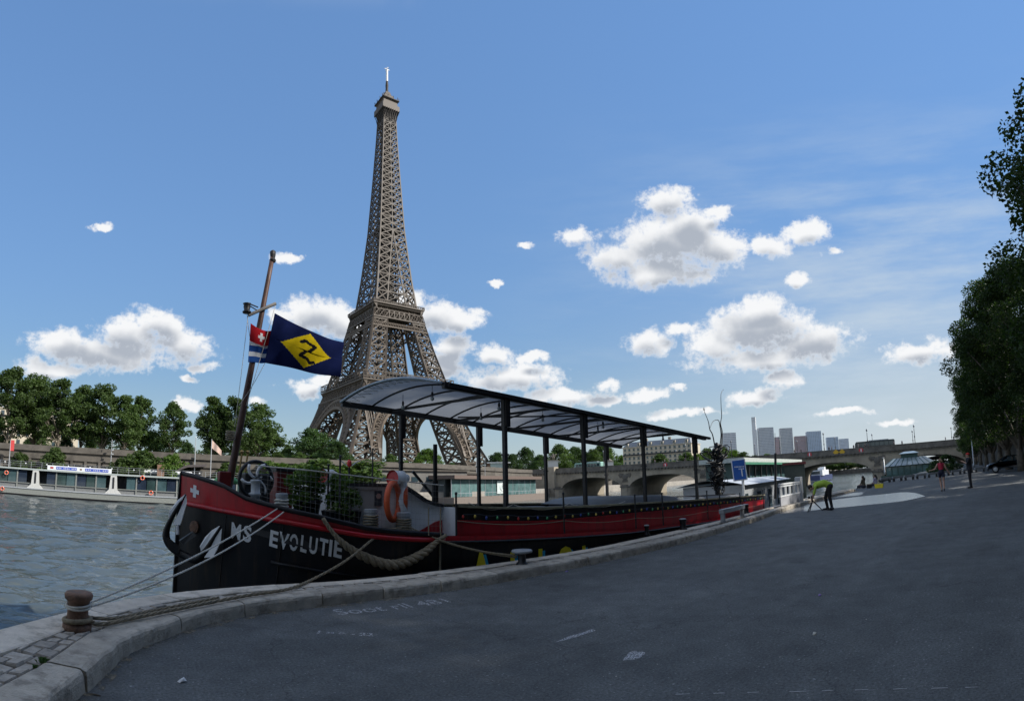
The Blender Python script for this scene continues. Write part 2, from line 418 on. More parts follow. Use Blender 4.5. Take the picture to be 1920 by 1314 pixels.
# ------------------------------------------------------------------ setting: quay, road, river, banks
def asphalt_mat():
    m = bpy.data.materials.new('asphalt'); m.use_nodes = True
    nt = m.node_tree; N, L = nt.nodes, nt.links; b = N['Principled BSDF']
    tc = N.new('ShaderNodeTexCoord'); vec = tc.outputs['Object']
    def noise(s, d, r=0.6, v=vec):
        n = N.new('ShaderNodeTexNoise'); n.inputs['Scale'].default_value = s; n.inputs['Detail'].default_value = d; n.inputs['Roughness'].default_value = r; L.new(v, n.inputs['Vector']); return n.outputs['Fac']
    def rng(x, a, c, lo, hi):
        n = N.new('ShaderNodeMapRange'); L.new(x, n.inputs[0]); n.inputs[1].default_value = a; n.inputs[2].default_value = c; n.inputs[3].default_value = lo; n.inputs[4].default_value = hi; return n.outputs[0]
    def mul(a, c):
        n = N.new('ShaderNodeMath'); n.operation = 'MULTIPLY'; L.new(a, n.inputs[0]); L.new(c, n.inputs[1]); return n.outputs[0]
    fine = rng(noise(40, 5, 0.75), 0.3, 0.7, 0.42, 1.62)
    mid = rng(noise(2.2, 8, 0.7), 0.3, 0.7, 0.74, 1.26)
    big = rng(noise(0.35, 4), 0.3, 0.7, 0.82, 1.18)
    st = N.new('ShaderNodeVectorMath'); st.operation = 'MULTIPLY'; L.new(vec, st.inputs[0]); st.inputs[1].default_value = (0.12, 1.1, 1)
    streak = rng(noise(1.0, 4, 0.6, st.outputs[0]), 0.35, 0.65, 0.9, 1.1)
    vo = N.new('ShaderNodeTexVoronoi'); vo.feature = 'DISTANCE_TO_EDGE'; vo.inputs['Scale'].default_value = 0.42
    wv = N.new('ShaderNodeVectorMath'); wv.operation = 'ADD'; L.new(vec, wv.inputs[0])
    nn = N.new('ShaderNodeTexNoise'); nn.inputs['Scale'].default_value = 1.6; nn.inputs['Detail'].default_value = 5; L.new(vec, nn.inputs['Vector']); L.new(nn.outputs['Color'], wv.inputs[1]); L.new(wv.outputs[0], vo.inputs['Vector'])
    crack = rng(vo.outputs['Distance'], 0.0, 0.005, 0.62, 1.0)
    spots = rng(noise(30, 2, 0.5), 0.66, 0.72, 1.0, 2.3)
    stain = rng(noise(0.9, 6, 0.65), 0.56, 0.72, 1.0, 0.62)
    f = mul(mul(mul(mul(mul(mul(fine, mid), big), streak), crack), spots), stain)
    vs = N.new('ShaderNodeVectorMath'); vs.operation = 'SCALE'; vs.inputs[0].default_value = (0.092, 0.097, 0.097); L.new(f, vs.inputs['Scale']); L.new(vs.outputs[0], b.inputs['Base Color'])
    b.inputs['Roughness'].default_value = 0.82; b.inputs['Specular IOR Level'].default_value = 0.35
    bp = N.new('ShaderNodeBump'); bp.inputs['Strength'].default_value = 0.5; bp.inputs['Distance'].default_value = 0.008
    L.new(noise(110, 3), bp.inputs['Height']); L.new(bp.outputs[0], b.inputs['Normal'])
    return m
def water_mat():
    m = bpy.data.materials.new('river_water'); m.use_nodes = True
    nt = m.node_tree; N, L = nt.nodes, nt.links; b = N['Principled BSDF']
    tc = N.new('ShaderNodeTexCoord'); vec = tc.outputs['Object']
    def noise(s, d, st, dist=0.0):
        k = N.new('ShaderNodeVectorMath'); k.operation = 'MULTIPLY'; L.new(vec, k.inputs[0]); k.inputs[1].default_value = st
        n = N.new('ShaderNodeTexNoise'); n.inputs['Scale'].default_value = s; n.inputs['Detail'].default_value = d; n.inputs['Distortion'].default_value = dist; L.new(k.outputs[0], n.inputs['Vector']); return n.outputs['Fac']
    a = noise(0.7, 2, (0.35, 1.25, 1), 0.5); c = noise(1.9, 3, (0.4, 1.4, 1), 0.5); e = noise(0.22, 3, (0.6, 1, 1))
    s1 = N.new('ShaderNodeMath'); s1.operation = 'MULTIPLY_ADD'; L.new(c, s1.inputs[0]); s1.inputs[1].default_value = 0.5; L.new(a, s1.inputs[2])
    s2 = N.new('ShaderNodeMath'); s2.operation = 'MULTIPLY_ADD'; L.new(e, s2.inputs[0]); s2.inputs[1].default_value = 1.5; L.new(s1.outputs[0], s2.inputs[2])
    bp = N.new('ShaderNodeBump'); bp.inputs['Strength'].default_value = 1.0; bp.inputs['Distance'].default_value = 0.1; L.new(s2.outputs[0], bp.inputs['Height']); L.new(bp.outputs[0], b.inputs['Normal'])
    b.inputs['Base Color'].default_value = (0.062, 0.078, 0.084, 1); b.inputs['Roughness'].default_value = 0.09; b.inputs['IOR'].default_value = 1.33
    b.inputs['Specular IOR Level'].default_value = 0.5
    return m
M_asph, M_water = asphalt_mat(), water_mat()

# matched stations along the quay edge: asphalt side, river side
ST_IN = [(-3.5, -6.0), (-2.2, -1.8), (-1.15, 1.6), (-0.34, 3.99), (-0.03, 5.02), (0.29, 5.54), (0.76, 6.11), (1.3, 6.52), (1.89, 6.8), (3.11, 7.06), (5.24, 7.22), (8, 7.35), (10.46, 7.4), (12.7, 7.5), (16.8, 7.95), (20.9, 8.55), (27.2, 9.05), (36.1, 9.22)]
ST_OUT = [(-4.9, -5.4), (-3.6, -1.2), (-2.5, 2.2), (-1.5, 4.3), (-1.0, 5.3), (-0.5, 6.15), (0.1, 6.82), (0.85, 7.35), (1.9, 7.74), (3.1, 7.88), (5.2, 8.08), (8, 8.22), (10.4, 8.38), (13, 8.58), (17, 8.95), (21, 9.4), (27.2, 9.88), (36.1, 10.05)]
L_IN = smooth_line([(x, y, 0) for x, y in ST_IN], 10)
L_OUT = smooth_line([(x, y, 0) for x, y in ST_OUT], 10)
ARC = [0.0]
for a, b in zip(L_IN, L_IN[1:]): ARC.append(ARC[-1] + (b - a).length)
KH = 0.165
def q_in(t): return V(interp(ARC, [p.x for p in L_IN], t), interp(ARC, [p.y for p in L_IN], t), 0)
def q_out(t): return V(interp(ARC, [p.x for p in L_OUT], t), interp(ARC, [p.y for p in L_OUT], t), 0)
def q_at(t, w):     # metres from the asphalt side towards the river
    a, b = q_in(t), q_out(t); return a + (b - a).normalized() * w
def q_w(t): return (q_out(t) - q_in(t)).length
T_END = ARC[-1]
def quay_world(px, py, z=0.0): return at_z(px, py, z)

def build_quay():
    # quay body below the paving
    mb = MB()
    ts = [T_END * i / 150 for i in range(151)]
    rows = []
    for t in ts:
        a, b = q_at(t, 0.1), q_at(t, q_w(t) - 0.02)
        rows.append([V(a.x, a.y, -0.3), V(a.x, a.y, KH - 0.035), V(b.x, b.y, KH - 0.035), V(b.x, b.y, -6)])
    mb.loft(rows)
    quay = mb.build('quay', M_wall, label='stone river quay edge in front of the black and red barge', kind='structure')
    far = MB()      # the quay beyond the end of the kerb, up to and past the bridge
    edge = [(36.12, 10.05), (45, 10.3), (90, 11), (170, 13), (420, 42), (1200, 200), (3200, 520)]
    far.loft([[V(x, y, -0.004), V(x, y, -6)] for x, y in edge])
    far.build('quay_face', M_wall, kind='structure')
    # kerb stones
    t = 0.2
    joints = [0.2]
    while t < T_END - 1.3:
        t += R.uniform(0.95, 1.25); joints.append(t)
    joints.append(T_END)
    for t0, t1 in zip(joints, joints[1:]):
        mb = MB(); rows = []
        dz = R.uniform(-0.006, 0.006); dw = R.uniform(-0.008, 0.008); wd = 0.36
        nseg = 9
        for i in range(nseg + 1):
            t = lerp(t0 + 0.006, t1 - 0.006, i / nseg); chip = R.uniform(-0.012, 0.004) if R.random() < 0.6 else -0.02
            prof = [(0.0, -0.1), (0.008, KH - 0.055), (0.02, KH - 0.022), (0.045, KH - 0.006), (0.09, KH), (wd - 0.03, KH + 0.004), (wd, KH - 0.01), (wd, -0.1)]
            e = 0.004 if i in (0, nseg) else 0
            rows.append([q_at(t, w + dw - (chip if 0 < z < KH - 0.003 and w < 0.1 else 0) + R.uniform(-0.004, 0.004)) + V(0, 0, z + dz - (e if z > 0 else 0) + (R.uniform(-0.004, 0.004) if z > 0 else 0)) for w, z in prof])
        mb.loft(rows)
        b0 = len(mb.v); n = 8
        mb.face(*range(n)); mb.face(*[nseg * n + j for j in reversed(range(n))])
        mb.build('kerb_stone', M_stone, quay, smooth=False)
    # coping stones along the river
    t = 0.5; joints = [0.0]
    while t < T_END: joints.append(t); t += R.uniform(1.0, 1.6)
    for t0, t1 in zip(joints, joints[1:]):
        mb = MB(); rows = []; dz = R.uniform(-0.006, 0.008)
        for i in range(5):
            t = lerp(t0 + 0.004, t1 - 0.004, i / 4); w1 = q_w(t); w0 = max(w1 - 0.46, 0.36 + (w1 - 0.36) * 0.36)
            rows.append([q_at(t, w0) + V(0, 0, 0.03), q_at(t, w0) + V(0, 0, KH - 0.004 + dz), q_at(t, w0 + 0.02) + V(0, 0, KH + 0.004 + dz), q_at(t, w1 - 0.05) + V(0, 0, KH + 0.002 + dz), q_at(t, w1) + V(0, 0, KH - 0.03 + dz), q_at(t, w1 + 0.004) + V(0, 0, -0.35)])
        mb.loft(rows); mb.face(*range(6)); mb.face(*[24 + j for j in reversed(range(6))])
        mb.build('coping_stone', M_cop, quay)
    # setts between kerb and coping: the near ones one by one
    n = 0; rest = MB(); t = 1.0
    while t < 26:
        w1 = q_w(t); lo = 0.372; hi = max(w1 - 0.46, 0.36 + (w1 - 0.36) * 0.36) - 0.008
        ln = R.uniform(0.13, 0.2)
        w = lo + R.uniform(-0.03, 0.0)
        while w < hi - 0.03:
            ww = min(R.uniform(0.11, 0.17), hi - w)
            if hi - (w + ww) < 0.05: ww = hi - w
            wa = max(w, lo)
            g = 0.007; h = KH - 0.012 + R.uniform(-0.012, 0.008); tl = R.uniform(-0.006, 0.006)
            jt = R.uniform(-0.012, 0.012)
            c = [(t + g + jt, wa + g), (t + ln - g + jt, wa + g), (t + ln - g + jt, w + ww - g), (t + g + jt, w + ww - g)]
            mb = MB() if n < 300 else rest
            top = [q_at(a, b) for a, b in c]; m = sum(top, V(0, 0, 0)) / 4
            b0 = mb.add([p + V(0, 0, 0.08) for p in top] + [p + V(0, 0, h - 0.02) for p in top] + [m + (p - m) * 0.86 + V(0, 0, h + (tl if i < 2 else -tl)) for i, p in enumerate(top)])
            for k in range(2):
                for i in range(4): mb.face(b0 + 4 * k + i, b0 + 4 * k + (i + 1) % 4, b0 + 4 * k + 4 + (i + 1) % 4, b0 + 4 * k + 4 + i)
            mb.face(b0 + 8, b0 + 9, b0 + 10, b0 + 11)
            if t > 4.2 and n < 300: mb.build('sett', M_sett, quay); n += 1
            elif n < 300: 
                rest.v.extend(mb.v); 
                o = len(rest.v) - len(mb.v)
                for f in mb.f: rest.f.append(tuple(i + o for i in f)); rest.m.append(0)
            w += ww
        t += ln
    rest.build('sett_paving', M_sett, quay, kind='stuff')
    # the asphalt road: one sheet under the kerb
    g = MB()
    rows = []
    edge = [(q_at(t, 0.06).x, q_at(t, 0.06).y) for t in ts] + [(36.1, 10.05), (45, 10.3), (90, 11), (170, 13), (420, 42), (1200, 200), (3200, 520)]
    for (x, y) in edge:
        rows.append([V(x, y, 0), V(x + (0 if x > 0 else -0.0), lerp(y, -20, 0.5), 0), V(x, -20, 0)])
    rows = [[V(-3.7, -6, 0)] * 2 + [V(-40, -40, 0)]] + rows
    g.loft(rows)
    g2 = g
    g2.poly([V(-40, -40, 0), V(-40, -20, 0), V(0, -20, 0), V(0, -40, 0)])
    g2.build('quay_road', M_asph, kind='structure')
build_quay()
def wet_patch():
    m = bpy.data.materials.new('wet_asphalt'); m.use_nodes = True; b = m.node_tree.nodes['Principled BSDF']
    b.inputs['Base Color'].default_value = (0.16, 0.17, 0.18, 1); b.inputs['Roughness'].default_value = 0.2; b.inputs['IOR'].default_value = 1.33
    n = m.node_tree.nodes.new('ShaderNodeTexNoise'); n.inputs['Scale'].default_value = 6; n.inputs['Detail'].default_value = 5; bp = m.node_tree.nodes.new('ShaderNodeBump'); bp.inputs['Strength'].default_value = 0.04; bp.inputs['Distance'].default_value = 0.01
    m.node_tree.links.new(n.outputs['Fac'], bp.inputs['Height']); m.node_tree.links.new(bp.outputs[0], b.inputs['Normal'])
    for pts, lab in (([(1735, 930), (1715, 924), (1690, 923), (1650, 927), (1610, 931), (1570, 936), (1520, 944), (1470, 953), (1440, 960), (1470, 962), (1540, 955), (1600, 949), (1660, 943), (1700, 938)], 'long bright puddle of water on the asphalt behind the bending person'), ([(1622, 922), (1600, 924), (1560, 930), (1545, 935), (1580, 931), (1612, 928)], 'small bright puddle on the asphalt near the sitting people')):
        q = smooth_line([at_z(x, y, 0.004) for x, y in pts + pts[:1]], 5)[:-1]; mb = MB(); mb.poly(q); mb.build('puddle', m, None, org=q[0], label=lab, cat='puddle', kind='thing')
    ln = thing('painted_line', 'faint worn white dashed line across the asphalt at the bottom right', 'road marking', at_z(1580, 1296, 0.004), kind='structure')
    wp = mat('worn_paint', (0.34, 0.34, 0.34), 0.9, var=0.3, scale=30)
    for k in range(9):
        x = 1270 + k * 68 + R.uniform(-8, 8); a, b2 = at_z(x, 1301 - k * 1.6, 0.004), at_z(x + R.uniform(18, 34), 1301 - k * 1.6 - 0.7, 0.004); d = (b2 - a).normalized(); n2 = V(-d.y, d.x, 0) * 0.008
        mb = MB(); mb.poly([a - n2, a.lerp(b2, 0.4) - n2 * R.uniform(0.3, 1.2), b2 - n2 * 0.4, b2 + n2 * 0.6, a.lerp(b2, 0.6) + n2 * R.uniform(0.2, 1.2), a + n2 * 0.5]); mb.build('dash', wp, ln)
wet_patch()
def grit():
    m = mat('kerb_grit', (0.23, 0.20, 0.15), 0.95, var=0.3, scale=25); nt = m.node_tree; N, L = nt.nodes, nt.links
    n = N.new('ShaderNodeTexNoise'); n.inputs['Scale'].default_value = 7; n.inputs['Detail'].default_value = 7; n.inputs['Roughness'].default_value = 0.7; tc = N.new('ShaderNodeTexCoord'); L.new(tc.outputs['Object'], n.inputs['Vector'])
    r = N.new('ShaderNodeMapRange'); L.new(n.outputs['Fac'], r.inputs[0]); r.inputs[1].default_value = 0.47; r.inputs[2].default_value = 0.60; r.inputs[4].default_value = 0.8; t = N.new('ShaderNodeBsdfTransparent'); x = N.new('ShaderNodeMixShader')
    L.new(r.outputs[0], x.inputs[0]); L.new(t.outputs[0], x.inputs[1]); L.new(N['Principled BSDF'].outputs[0], x.inputs[2]); L.new(x.outputs[0], N['Material Output'].inputs[0])
    mb = MB(); mb.loft([[q_at(t, 0.02) + V(0, 0, 0.006), q_at(t, -0.03 - 0.1 * R.random()) + V(0, 0, 0.004)] for t in np.linspace(3, T_END - 0.2, 260)]); mb.build('grit', m, kind='stuff', label='sandy grit gathered along the foot of the kerb', cat='grit')
    bank = MB(); a, b = at_r(1470, 888, 470), at_r(1672, 876, 450); d = V(b.x - a.x, b.y - a.y, 0).normalized(); bank.hexa([V(p.x, p.y, 0) + V(d.y, -d.x, 0) * o * -1 + V(0, 0, z) for z in (-4, 0.6) for o in (0, 14) for p in (a, b)])
    bank.build('embankment', M_wall, kind='structure')
grit()
def road_repairs():
    db = MB()
    for k in range(420):
        x, y = R.uniform(0.5, 16) , R.uniform(-1, 6.9)
        if y > q_in(min(T_END, 8 + x)).y - 0.1: continue
        s_ = R.uniform(0.003, 0.009); a = R.uniform(0, 6.28); c = V(x, y, 0.004)
        db.poly([c + V(math.cos(a + j * 1.57) * s_ * R.uniform(0.5, 1.4), math.sin(a + j * 1.57) * s_ * R.uniform(0.5, 1.4), R.uniform(0, 0.004)) for j in range(4)])
    db.build('grit', mat('pale_grit', (0.34, 0.32, 0.28), 0.9, var=0.4, scale=3), kind='stuff', label='tiny pale grit and chips scattered over the asphalt', cat='grit')
road_repairs()

LB = [(-600, 108), (40, 108), (82, 115), (118, 133), (141, 149), (420, 265), (900, 420), (1700, 590), (3200, 760)]
def off_line(P, d):
    out = []
    for i, p in enumerate(P):
        a = Vector(P[max(i - 1, 0)]); b = Vector(P[min(i + 1, len(P) - 1)]); t = (b - a).normalized()
        out.append((p[0] - t.y * d, p[1] + t.x * d))
    return out
LBW = off_line(LB, 13)
UPZ = 6.6
def build_banks():
    # river: a rippled sheet where it is near, joined to a plain one that runs on to the horizon
    rng = np.random.default_rng(4)
    th = np.arange(-0.75, 1.62, 0.0038); rr = [5.0]
    while rr[-1] < 140: rr.append(rr[-1] * 1.0115)
    rr = np.array(rr); T, Rr = np.meshgrid(th, rr); X, Y = Rr * np.sin(T), Rr * np.cos(T); Z = np.zeros_like(X)
    cell = np.maximum(Rr * 0.0115, Rr * 0.0038)
    for k in range(64):
        wl = 0.35 * (16 ** rng.uniform(0, 1)); dr = rng.normal(1.9, 0.75); amp = 0.0125 * wl ** 0.85 * rng.uniform(0.4, 1.2); ph = rng.uniform(0, 6.28)
        kx, ky = math.cos(dr) * 6.283 / wl, math.sin(dr) * 6.283 / wl
        fade = np.clip(wl / (2.4 * cell) - 0.4, 0, 1); patch = 0.65 + 0.35 * np.sin(X * rng.uniform(-0.3, 0.3) + Y * rng.uniform(-0.3, 0.3) + ph)
        arg = kx * X + ky * Y + ph + 0.8 * np.sin(0.31 * X + 0.23 * Y + k)
        Z += amp * fade * patch * (1 - np.abs(np.sin(arg / 2)) * 2 if k % 3 == 0 else np.sin(arg))
    Z = Z * np.clip((140 - Rr) / 30, 0, 1) - 2.8
    n, m_ = X.shape; co = np.stack([X, Y, Z], -1).reshape(-1, 3); i = np.arange(n * m_).reshape(n, m_)
    f = np.stack([i[:-1, :-1], i[1:, :-1], i[1:, 1:], i[:-1, 1:]], -1).reshape(-1, 4)
    me = bpy.data.meshes.new('river_water'); me.vertices.add(len(co)); me.vertices.foreach_set('co', co.astype(np.float32).ravel()); me.loops.add(f.size); me.loops.foreach_set('vertex_index', f.astype(np.int32).ravel()); me.polygons.add(len(f)); me.polygons.foreach_set('loop_start', np.arange(0, f.size, 4, dtype=np.int32)); me.polygons.foreach_set('use_smooth', np.ones(len(f), dtype=bool)); me.update(); me.validate()
    link('river_water', me, M_water, None, kind='structure')
    w = MB(); w.poly([V(-700, -20, -2.95), V(3200, -20, -2.95), V(3200, 800, -2.95), V(-700, 800, -2.95)])
    w.build('river_water', M_water, kind='structure')
    q = MB(); q.loft([[V(x, y, -6), V(x, y, 0.2), V(a, b, 0.2)] for (x, y), (a, b) in zip(LB, LBW)])
    q.build('far_quay', mat('far_quay_paving', (0.30, 0.275, 0.24), 0.9, var=0.2, scale=0.3), kind='structure')
    g = MB(); g.loft([[V(a, b, UPZ), V(a - 300, b + 3500, UPZ)] for (a, b) in LBW])
    g.build('city_ground', mat('city_ground_earth', (0.16, 0.16, 0.12), 0.95, var=0.3, scale=0.05), kind='structure')
    r = MB(); RW = [(-60, -19), (0, -15), (40, -10.5), (60, -6.8), (120, -0.5), (168, 3.5), (420, 30), (1200, 180), (3200, 480)]
    r.loft([[V(x, y, UPZ), V(x + 100, y - 2500, UPZ)] for x, y in RW])
    r.build('upper_street', mat('street_paving', (0.2, 0.2, 0.19), 0.9), kind='structure')
    # retaining wall behind the quay trees, with coursed blocks as parts where they show
    root = thing('retaining_wall', 'tall weathered stone retaining wall behind the quay trees', 'wall', (60, -4.8, 0))
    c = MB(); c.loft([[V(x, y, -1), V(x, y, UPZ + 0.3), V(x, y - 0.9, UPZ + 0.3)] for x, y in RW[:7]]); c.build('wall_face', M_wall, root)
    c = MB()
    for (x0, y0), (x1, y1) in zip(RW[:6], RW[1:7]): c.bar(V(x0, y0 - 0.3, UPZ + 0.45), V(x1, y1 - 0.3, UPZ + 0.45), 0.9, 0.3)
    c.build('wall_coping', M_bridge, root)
    c = MB()
    for (x0, y0), (x1, y1) in zip(RW[:6], RW[1:7]): c.bar(V(x0, y0 - 0.3, UPZ + 1.0), V(x1, y1 - 0.3, UPZ + 1.0), 0.4, 0.8)
    c.build('parapet', M_wall, root)
    return RW
RW = build_banks()
def wall_y(x): return interp([p[0] for p in RW], [p[1] for p in RW], x)
# ------------------------------------------------------------------ lattice tower
M_tow = mat('tower_brown_iron', (0.070, 0.053, 0.038), 0.6, var=0.12, scale=0.08)
M_towd = mat('tower_dark_iron', (0.03, 0.025, 0.021), 0.7, var=0.2, scale=0.1)
def build_tower():
    D = 392.0; a = az(721)
    base = V(D * math.sin(a), D * math.cos(a), UPZ - 0.3)
    root = thing('lattice_tower', 'tall brown wrought-iron lattice tower with four arched legs beyond the river', 'tower', base)
    ZS = [0, 17, 40, 68.5, 90, 112, 121, 127.5, 150, 187, 230, 262, 285]
    WS = [62.5, 54, 44, 34.5, 28.2, 22.6, 20.6, 17.6, 14.6, 10.8, 8.1, 6.3, 5.3]
    def W(z): return interp(ZS, WS, z)
    def I(z): return interp([0, 68.5, 127.5, 187], [37.5, 18.6, 8.2, 0.0], z)
    def leg_corner(sx, sy, ix, iy, z):
        return V(sx * (I(z) if ix else W(z)), sy * (I(z) if iy else W(z)), z)
    def lat(mb, a0, b0, a1, b1, w, k=1, hor=True):
        """cross bracing of one panel: a0-b0 lower side, a1-b1 upper side"""
        mb.bar(a0, b1, w); mb.bar(b0, a1, w)
        if hor: mb.bar(a1, b1, w * 1.1)
    loc = lambda mb, name, m, **k: mb.build(name, m, root, **k)
    def shift(mb): mb.v = [(x * 0.94 + base.x, y * 0.94 + base.y, z + base.z) for x, y, z in (RZ @ Vector(p) for p in mb.v)]; return mb
    ang = -a + math.radians(29)     # wide face turned to the right of the viewer
    RZ = Matrix.Rotation(ang, 3, 'Z')
    # levels
    lv1 = [0, 11, 22, 33, 45, 57, 68.5]; lv2 = [68.5, 80, 91, 102, 112, 127.5]
    for sx in (-1, 1):
        for sy in (-1, 1):
            ch, br = MB(), MB()
            for lv in (lv1, lv2):
                for z0, z1 in zip(lv, lv[1:]):
                    cw = lerp(2.0, 1.25, z0 / 127)
                    cs = [(0, 0), (1, 0), (1, 1), (0, 1)]
                    for ix, iy in cs: ch.bar(leg_corner(sx, sy, ix, iy, z0), leg_corner(sx, sy, ix, iy, z1), cw)
                    for (p, q) in zip(cs, cs[1:] + cs[:1]):
                        A, B, C, E = leg_corner(sx, sy, *p, z0), leg_corner(sx, sy, *q, z0), leg_corner(sx, sy, *p, z1), leg_corner(sx, sy, *q, z1)
                        w = lerp(1.1, 0.85, z0 / 127)
                        lat(br, A, B, C, E, w)
                        zm = 0.5
                        br.bar(A.lerp(C, zm), B.lerp(E, zm), w * 0.7)
                        m0, m1 = A.lerp(B, 0.5), C.lerp(E, 0.5)
                        br.bar(A.lerp(C, zm), m1, w * 0.5); br.bar(B.lerp(E, zm), m1, w * 0.5); br.bar(A.lerp(C, zm), m0, w * 0.5); br.bar(B.lerp(E, zm), m0, w * 0.5)
            leg = loc(shift(ch), 'leg', M_tow)
            shift(br).build('cross_bracing', M_tow, leg)
            fb = MB(); fb.box(V(sx * 50, sy * 50, 1.5), (30, 30, 3)); shift(fb).build('masonry_foot', M_bridge, leg)
    # arches below the first platform and the trusses over them
    for k in range(4):
        rot = Matrix.Rotation(k * math.pi / 2, 3, 'Z')
        ar = MB(); n = 30; r0, r1, zc = 34.5, 40.0, 15.0
        def P(t, r): z = zc + r * math.sin(t); return rot @ V(r * math.cos(t), -(W(max(z, 0)) + 1.4), z)
        for i in range(n):
            t0, t1 = math.pi * i / n, math.pi * (i + 1) / n
            ar.bar(P(t0, r0), P(t1, r0), 2.0); ar.bar(P(t0, r1), P(t1, r1), 1.6)
            ar.bar(P(t0, r0), P(t0, r1), 1.0); ar.bar(P(t0, r0), P(t1, r1), 0.5); ar.bar(P(t1, r0), P(t0, r1), 0.5)
            tm = (t0 + t1) / 2
            if P(tm, r1).z < 57: ar.bar(P(tm, r1), V(P(tm, r1).x, P(tm, r1).y, 57.5) if k % 2 == 0 and False else (rot @ V((r1 * math.cos(tm)), -(W(57.5) + 0.4), 57.5)), 0.45)
        loc(shift(ar), 'arch', mat('tower_lit_iron', (0.105, 0.08, 0.058), 0.6, var=0.1, scale=0.1))  # lighter copy of the tower iron, its lit look put into the colour
        for (za, zb, m, w) in ((57.5, 63.5, 16, 0.6), (113.5, 119.5, 10, 0.55)):
            tr = MB(); ha, hb = W(za) + 0.5, W(zb) + 0.5
            for i in range(m):
                x0, x1 = lerp(-1, 1, i / m), lerp(-1, 1, (i + 1) / m)
                A, B, C, E = rot @ V(x0 * ha, -ha, za), rot @ V(x1 * ha, -ha, za), rot @ V(x0 * hb, -hb, zb), rot @ V(x1 * hb, -hb, zb)
                lat(tr, A, B, C, E, w); tr.bar(A, B, w * 1.8); tr.bar(A, C, w)
            loc(shift(tr), 'platform_truss', M_tow)
        lt = MB(); za, zb = 106.5, 109.5; ha, hb = W(za) + 0.5, W(zb) + 0.5; m = 34
        for i in range(m):
            x0, x1 = lerp(-1, 1, i / m), lerp(-1, 1, (i + 1) / m)
            A, B, C, E = rot @ V(x0 * ha, -ha, za), rot @ V(x1 * ha, -ha, za), rot @ V(x0 * hb, -hb, zb), rot @ V(x1 * hb, -hb, zb)
            lat(lt, A, B, C, E, 0.35); lt.bar(A, B, 0.7)
        loc(shift(lt), 'lattice_band', mat('tower_lit_iron', (0.105, 0.08, 0.058), 0.6, var=0.1, scale=0.1))
    def ring(mb, h0, h1, z0, z1):
        for k in range(4):
            rot = Matrix.Rotation(k * math.pi / 2, 3, 'Z')
            mb.prism([rot @ V(-h1, -h1, z0), rot @ V(h1, -h1, z0), rot @ V(h0, -h0, z0), rot @ V(-h0, -h0, z0)], (0, 0, z1 - z0))
    def gallery(name, z, half, inner, wall_h, n, nb):
        """platform: console brackets, frieze, floor ring, arcade posts and roof line"""
        g = MB(); ring(g, inner, half, z, z + 1.0); ring(g, inner, half - 1.0, z - 1.2, z)
        plat = loc(shift(g), name, M_tow)
        c = MB()
        for k in range(4):
            rot = Matrix.Rotation(k * math.pi / 2, 3, 'Z')
            for i in range(nb + 1):
                x = lerp(-half + 0.8, half - 0.8, i / nb)
                c.prism([rot @ V(x - 0.28, -half + 0.1, z), rot @ V(x - 0.28, -half + 3.4, z), rot @ V(x - 0.28, -half + 3.4, z - 4.6), rot @ V(x - 0.28, -half + 2.2, z - 2.2)], rot @ V(0.56, 0, 0))
        ring(c, half - 4.6, half - 3.4, z - 5.2, z - 0.2)
        shift(c).build('console_frieze', M_tow, plat)
        f = MB()
        for k in range(4):
            rot = Matrix.Rotation(k * math.pi / 2, 3, 'Z')
            for i in range(n + 1):
                x = lerp(-half, half, i / n); f.bar(rot @ V(x, -half + 0.3, z + 1), rot @ V(x, -half + 0.3, z + wall_h), 0.42)
            for zz in (z + 1.0 + 1.3, z + wall_h): f.bar(rot @ V(-half, -half + 0.3, zz), rot @ V(half, -half + 0.3, zz), 0.5)
        shift(f).build('gallery_railing', M_tow, plat)
        return plat
    p1 = gallery('first_platform', 64.5, 38.5, 14, 6.2, 26, 52)
    pv = MB()
    for k in range(4):
        rot = Matrix.Rotation(k * math.pi / 2, 3, 'Z')
        c = rot @ V(0, -27.5, 68); s = (34, 9, 5.2) if k % 2 == 0 else (9, 34, 5.2); pv.box(c, s)
        c2 = rot @ V(0, -27.5, 71); s2 = (36, 11, 0.7) if k % 2 == 0 else (11, 36, 0.7); pv.box(c2, s2)
    shift(pv).build('pavilion', M_towd, p1)
    p2 = gallery('second_platform', 123.5, 22.6, 6, 2.2, 24, 34)
    pv = MB(); pv.box(V(0, 0, 127), (27, 27, 5)); pv.box(V(0, 0, 121), (30, 30, 2.4)); shift(pv).build('pavilion', M_towd, p2)
    # the shaft above the second platform
    ch, br = MB(), MB()
    z = 127.5; step = 7.4
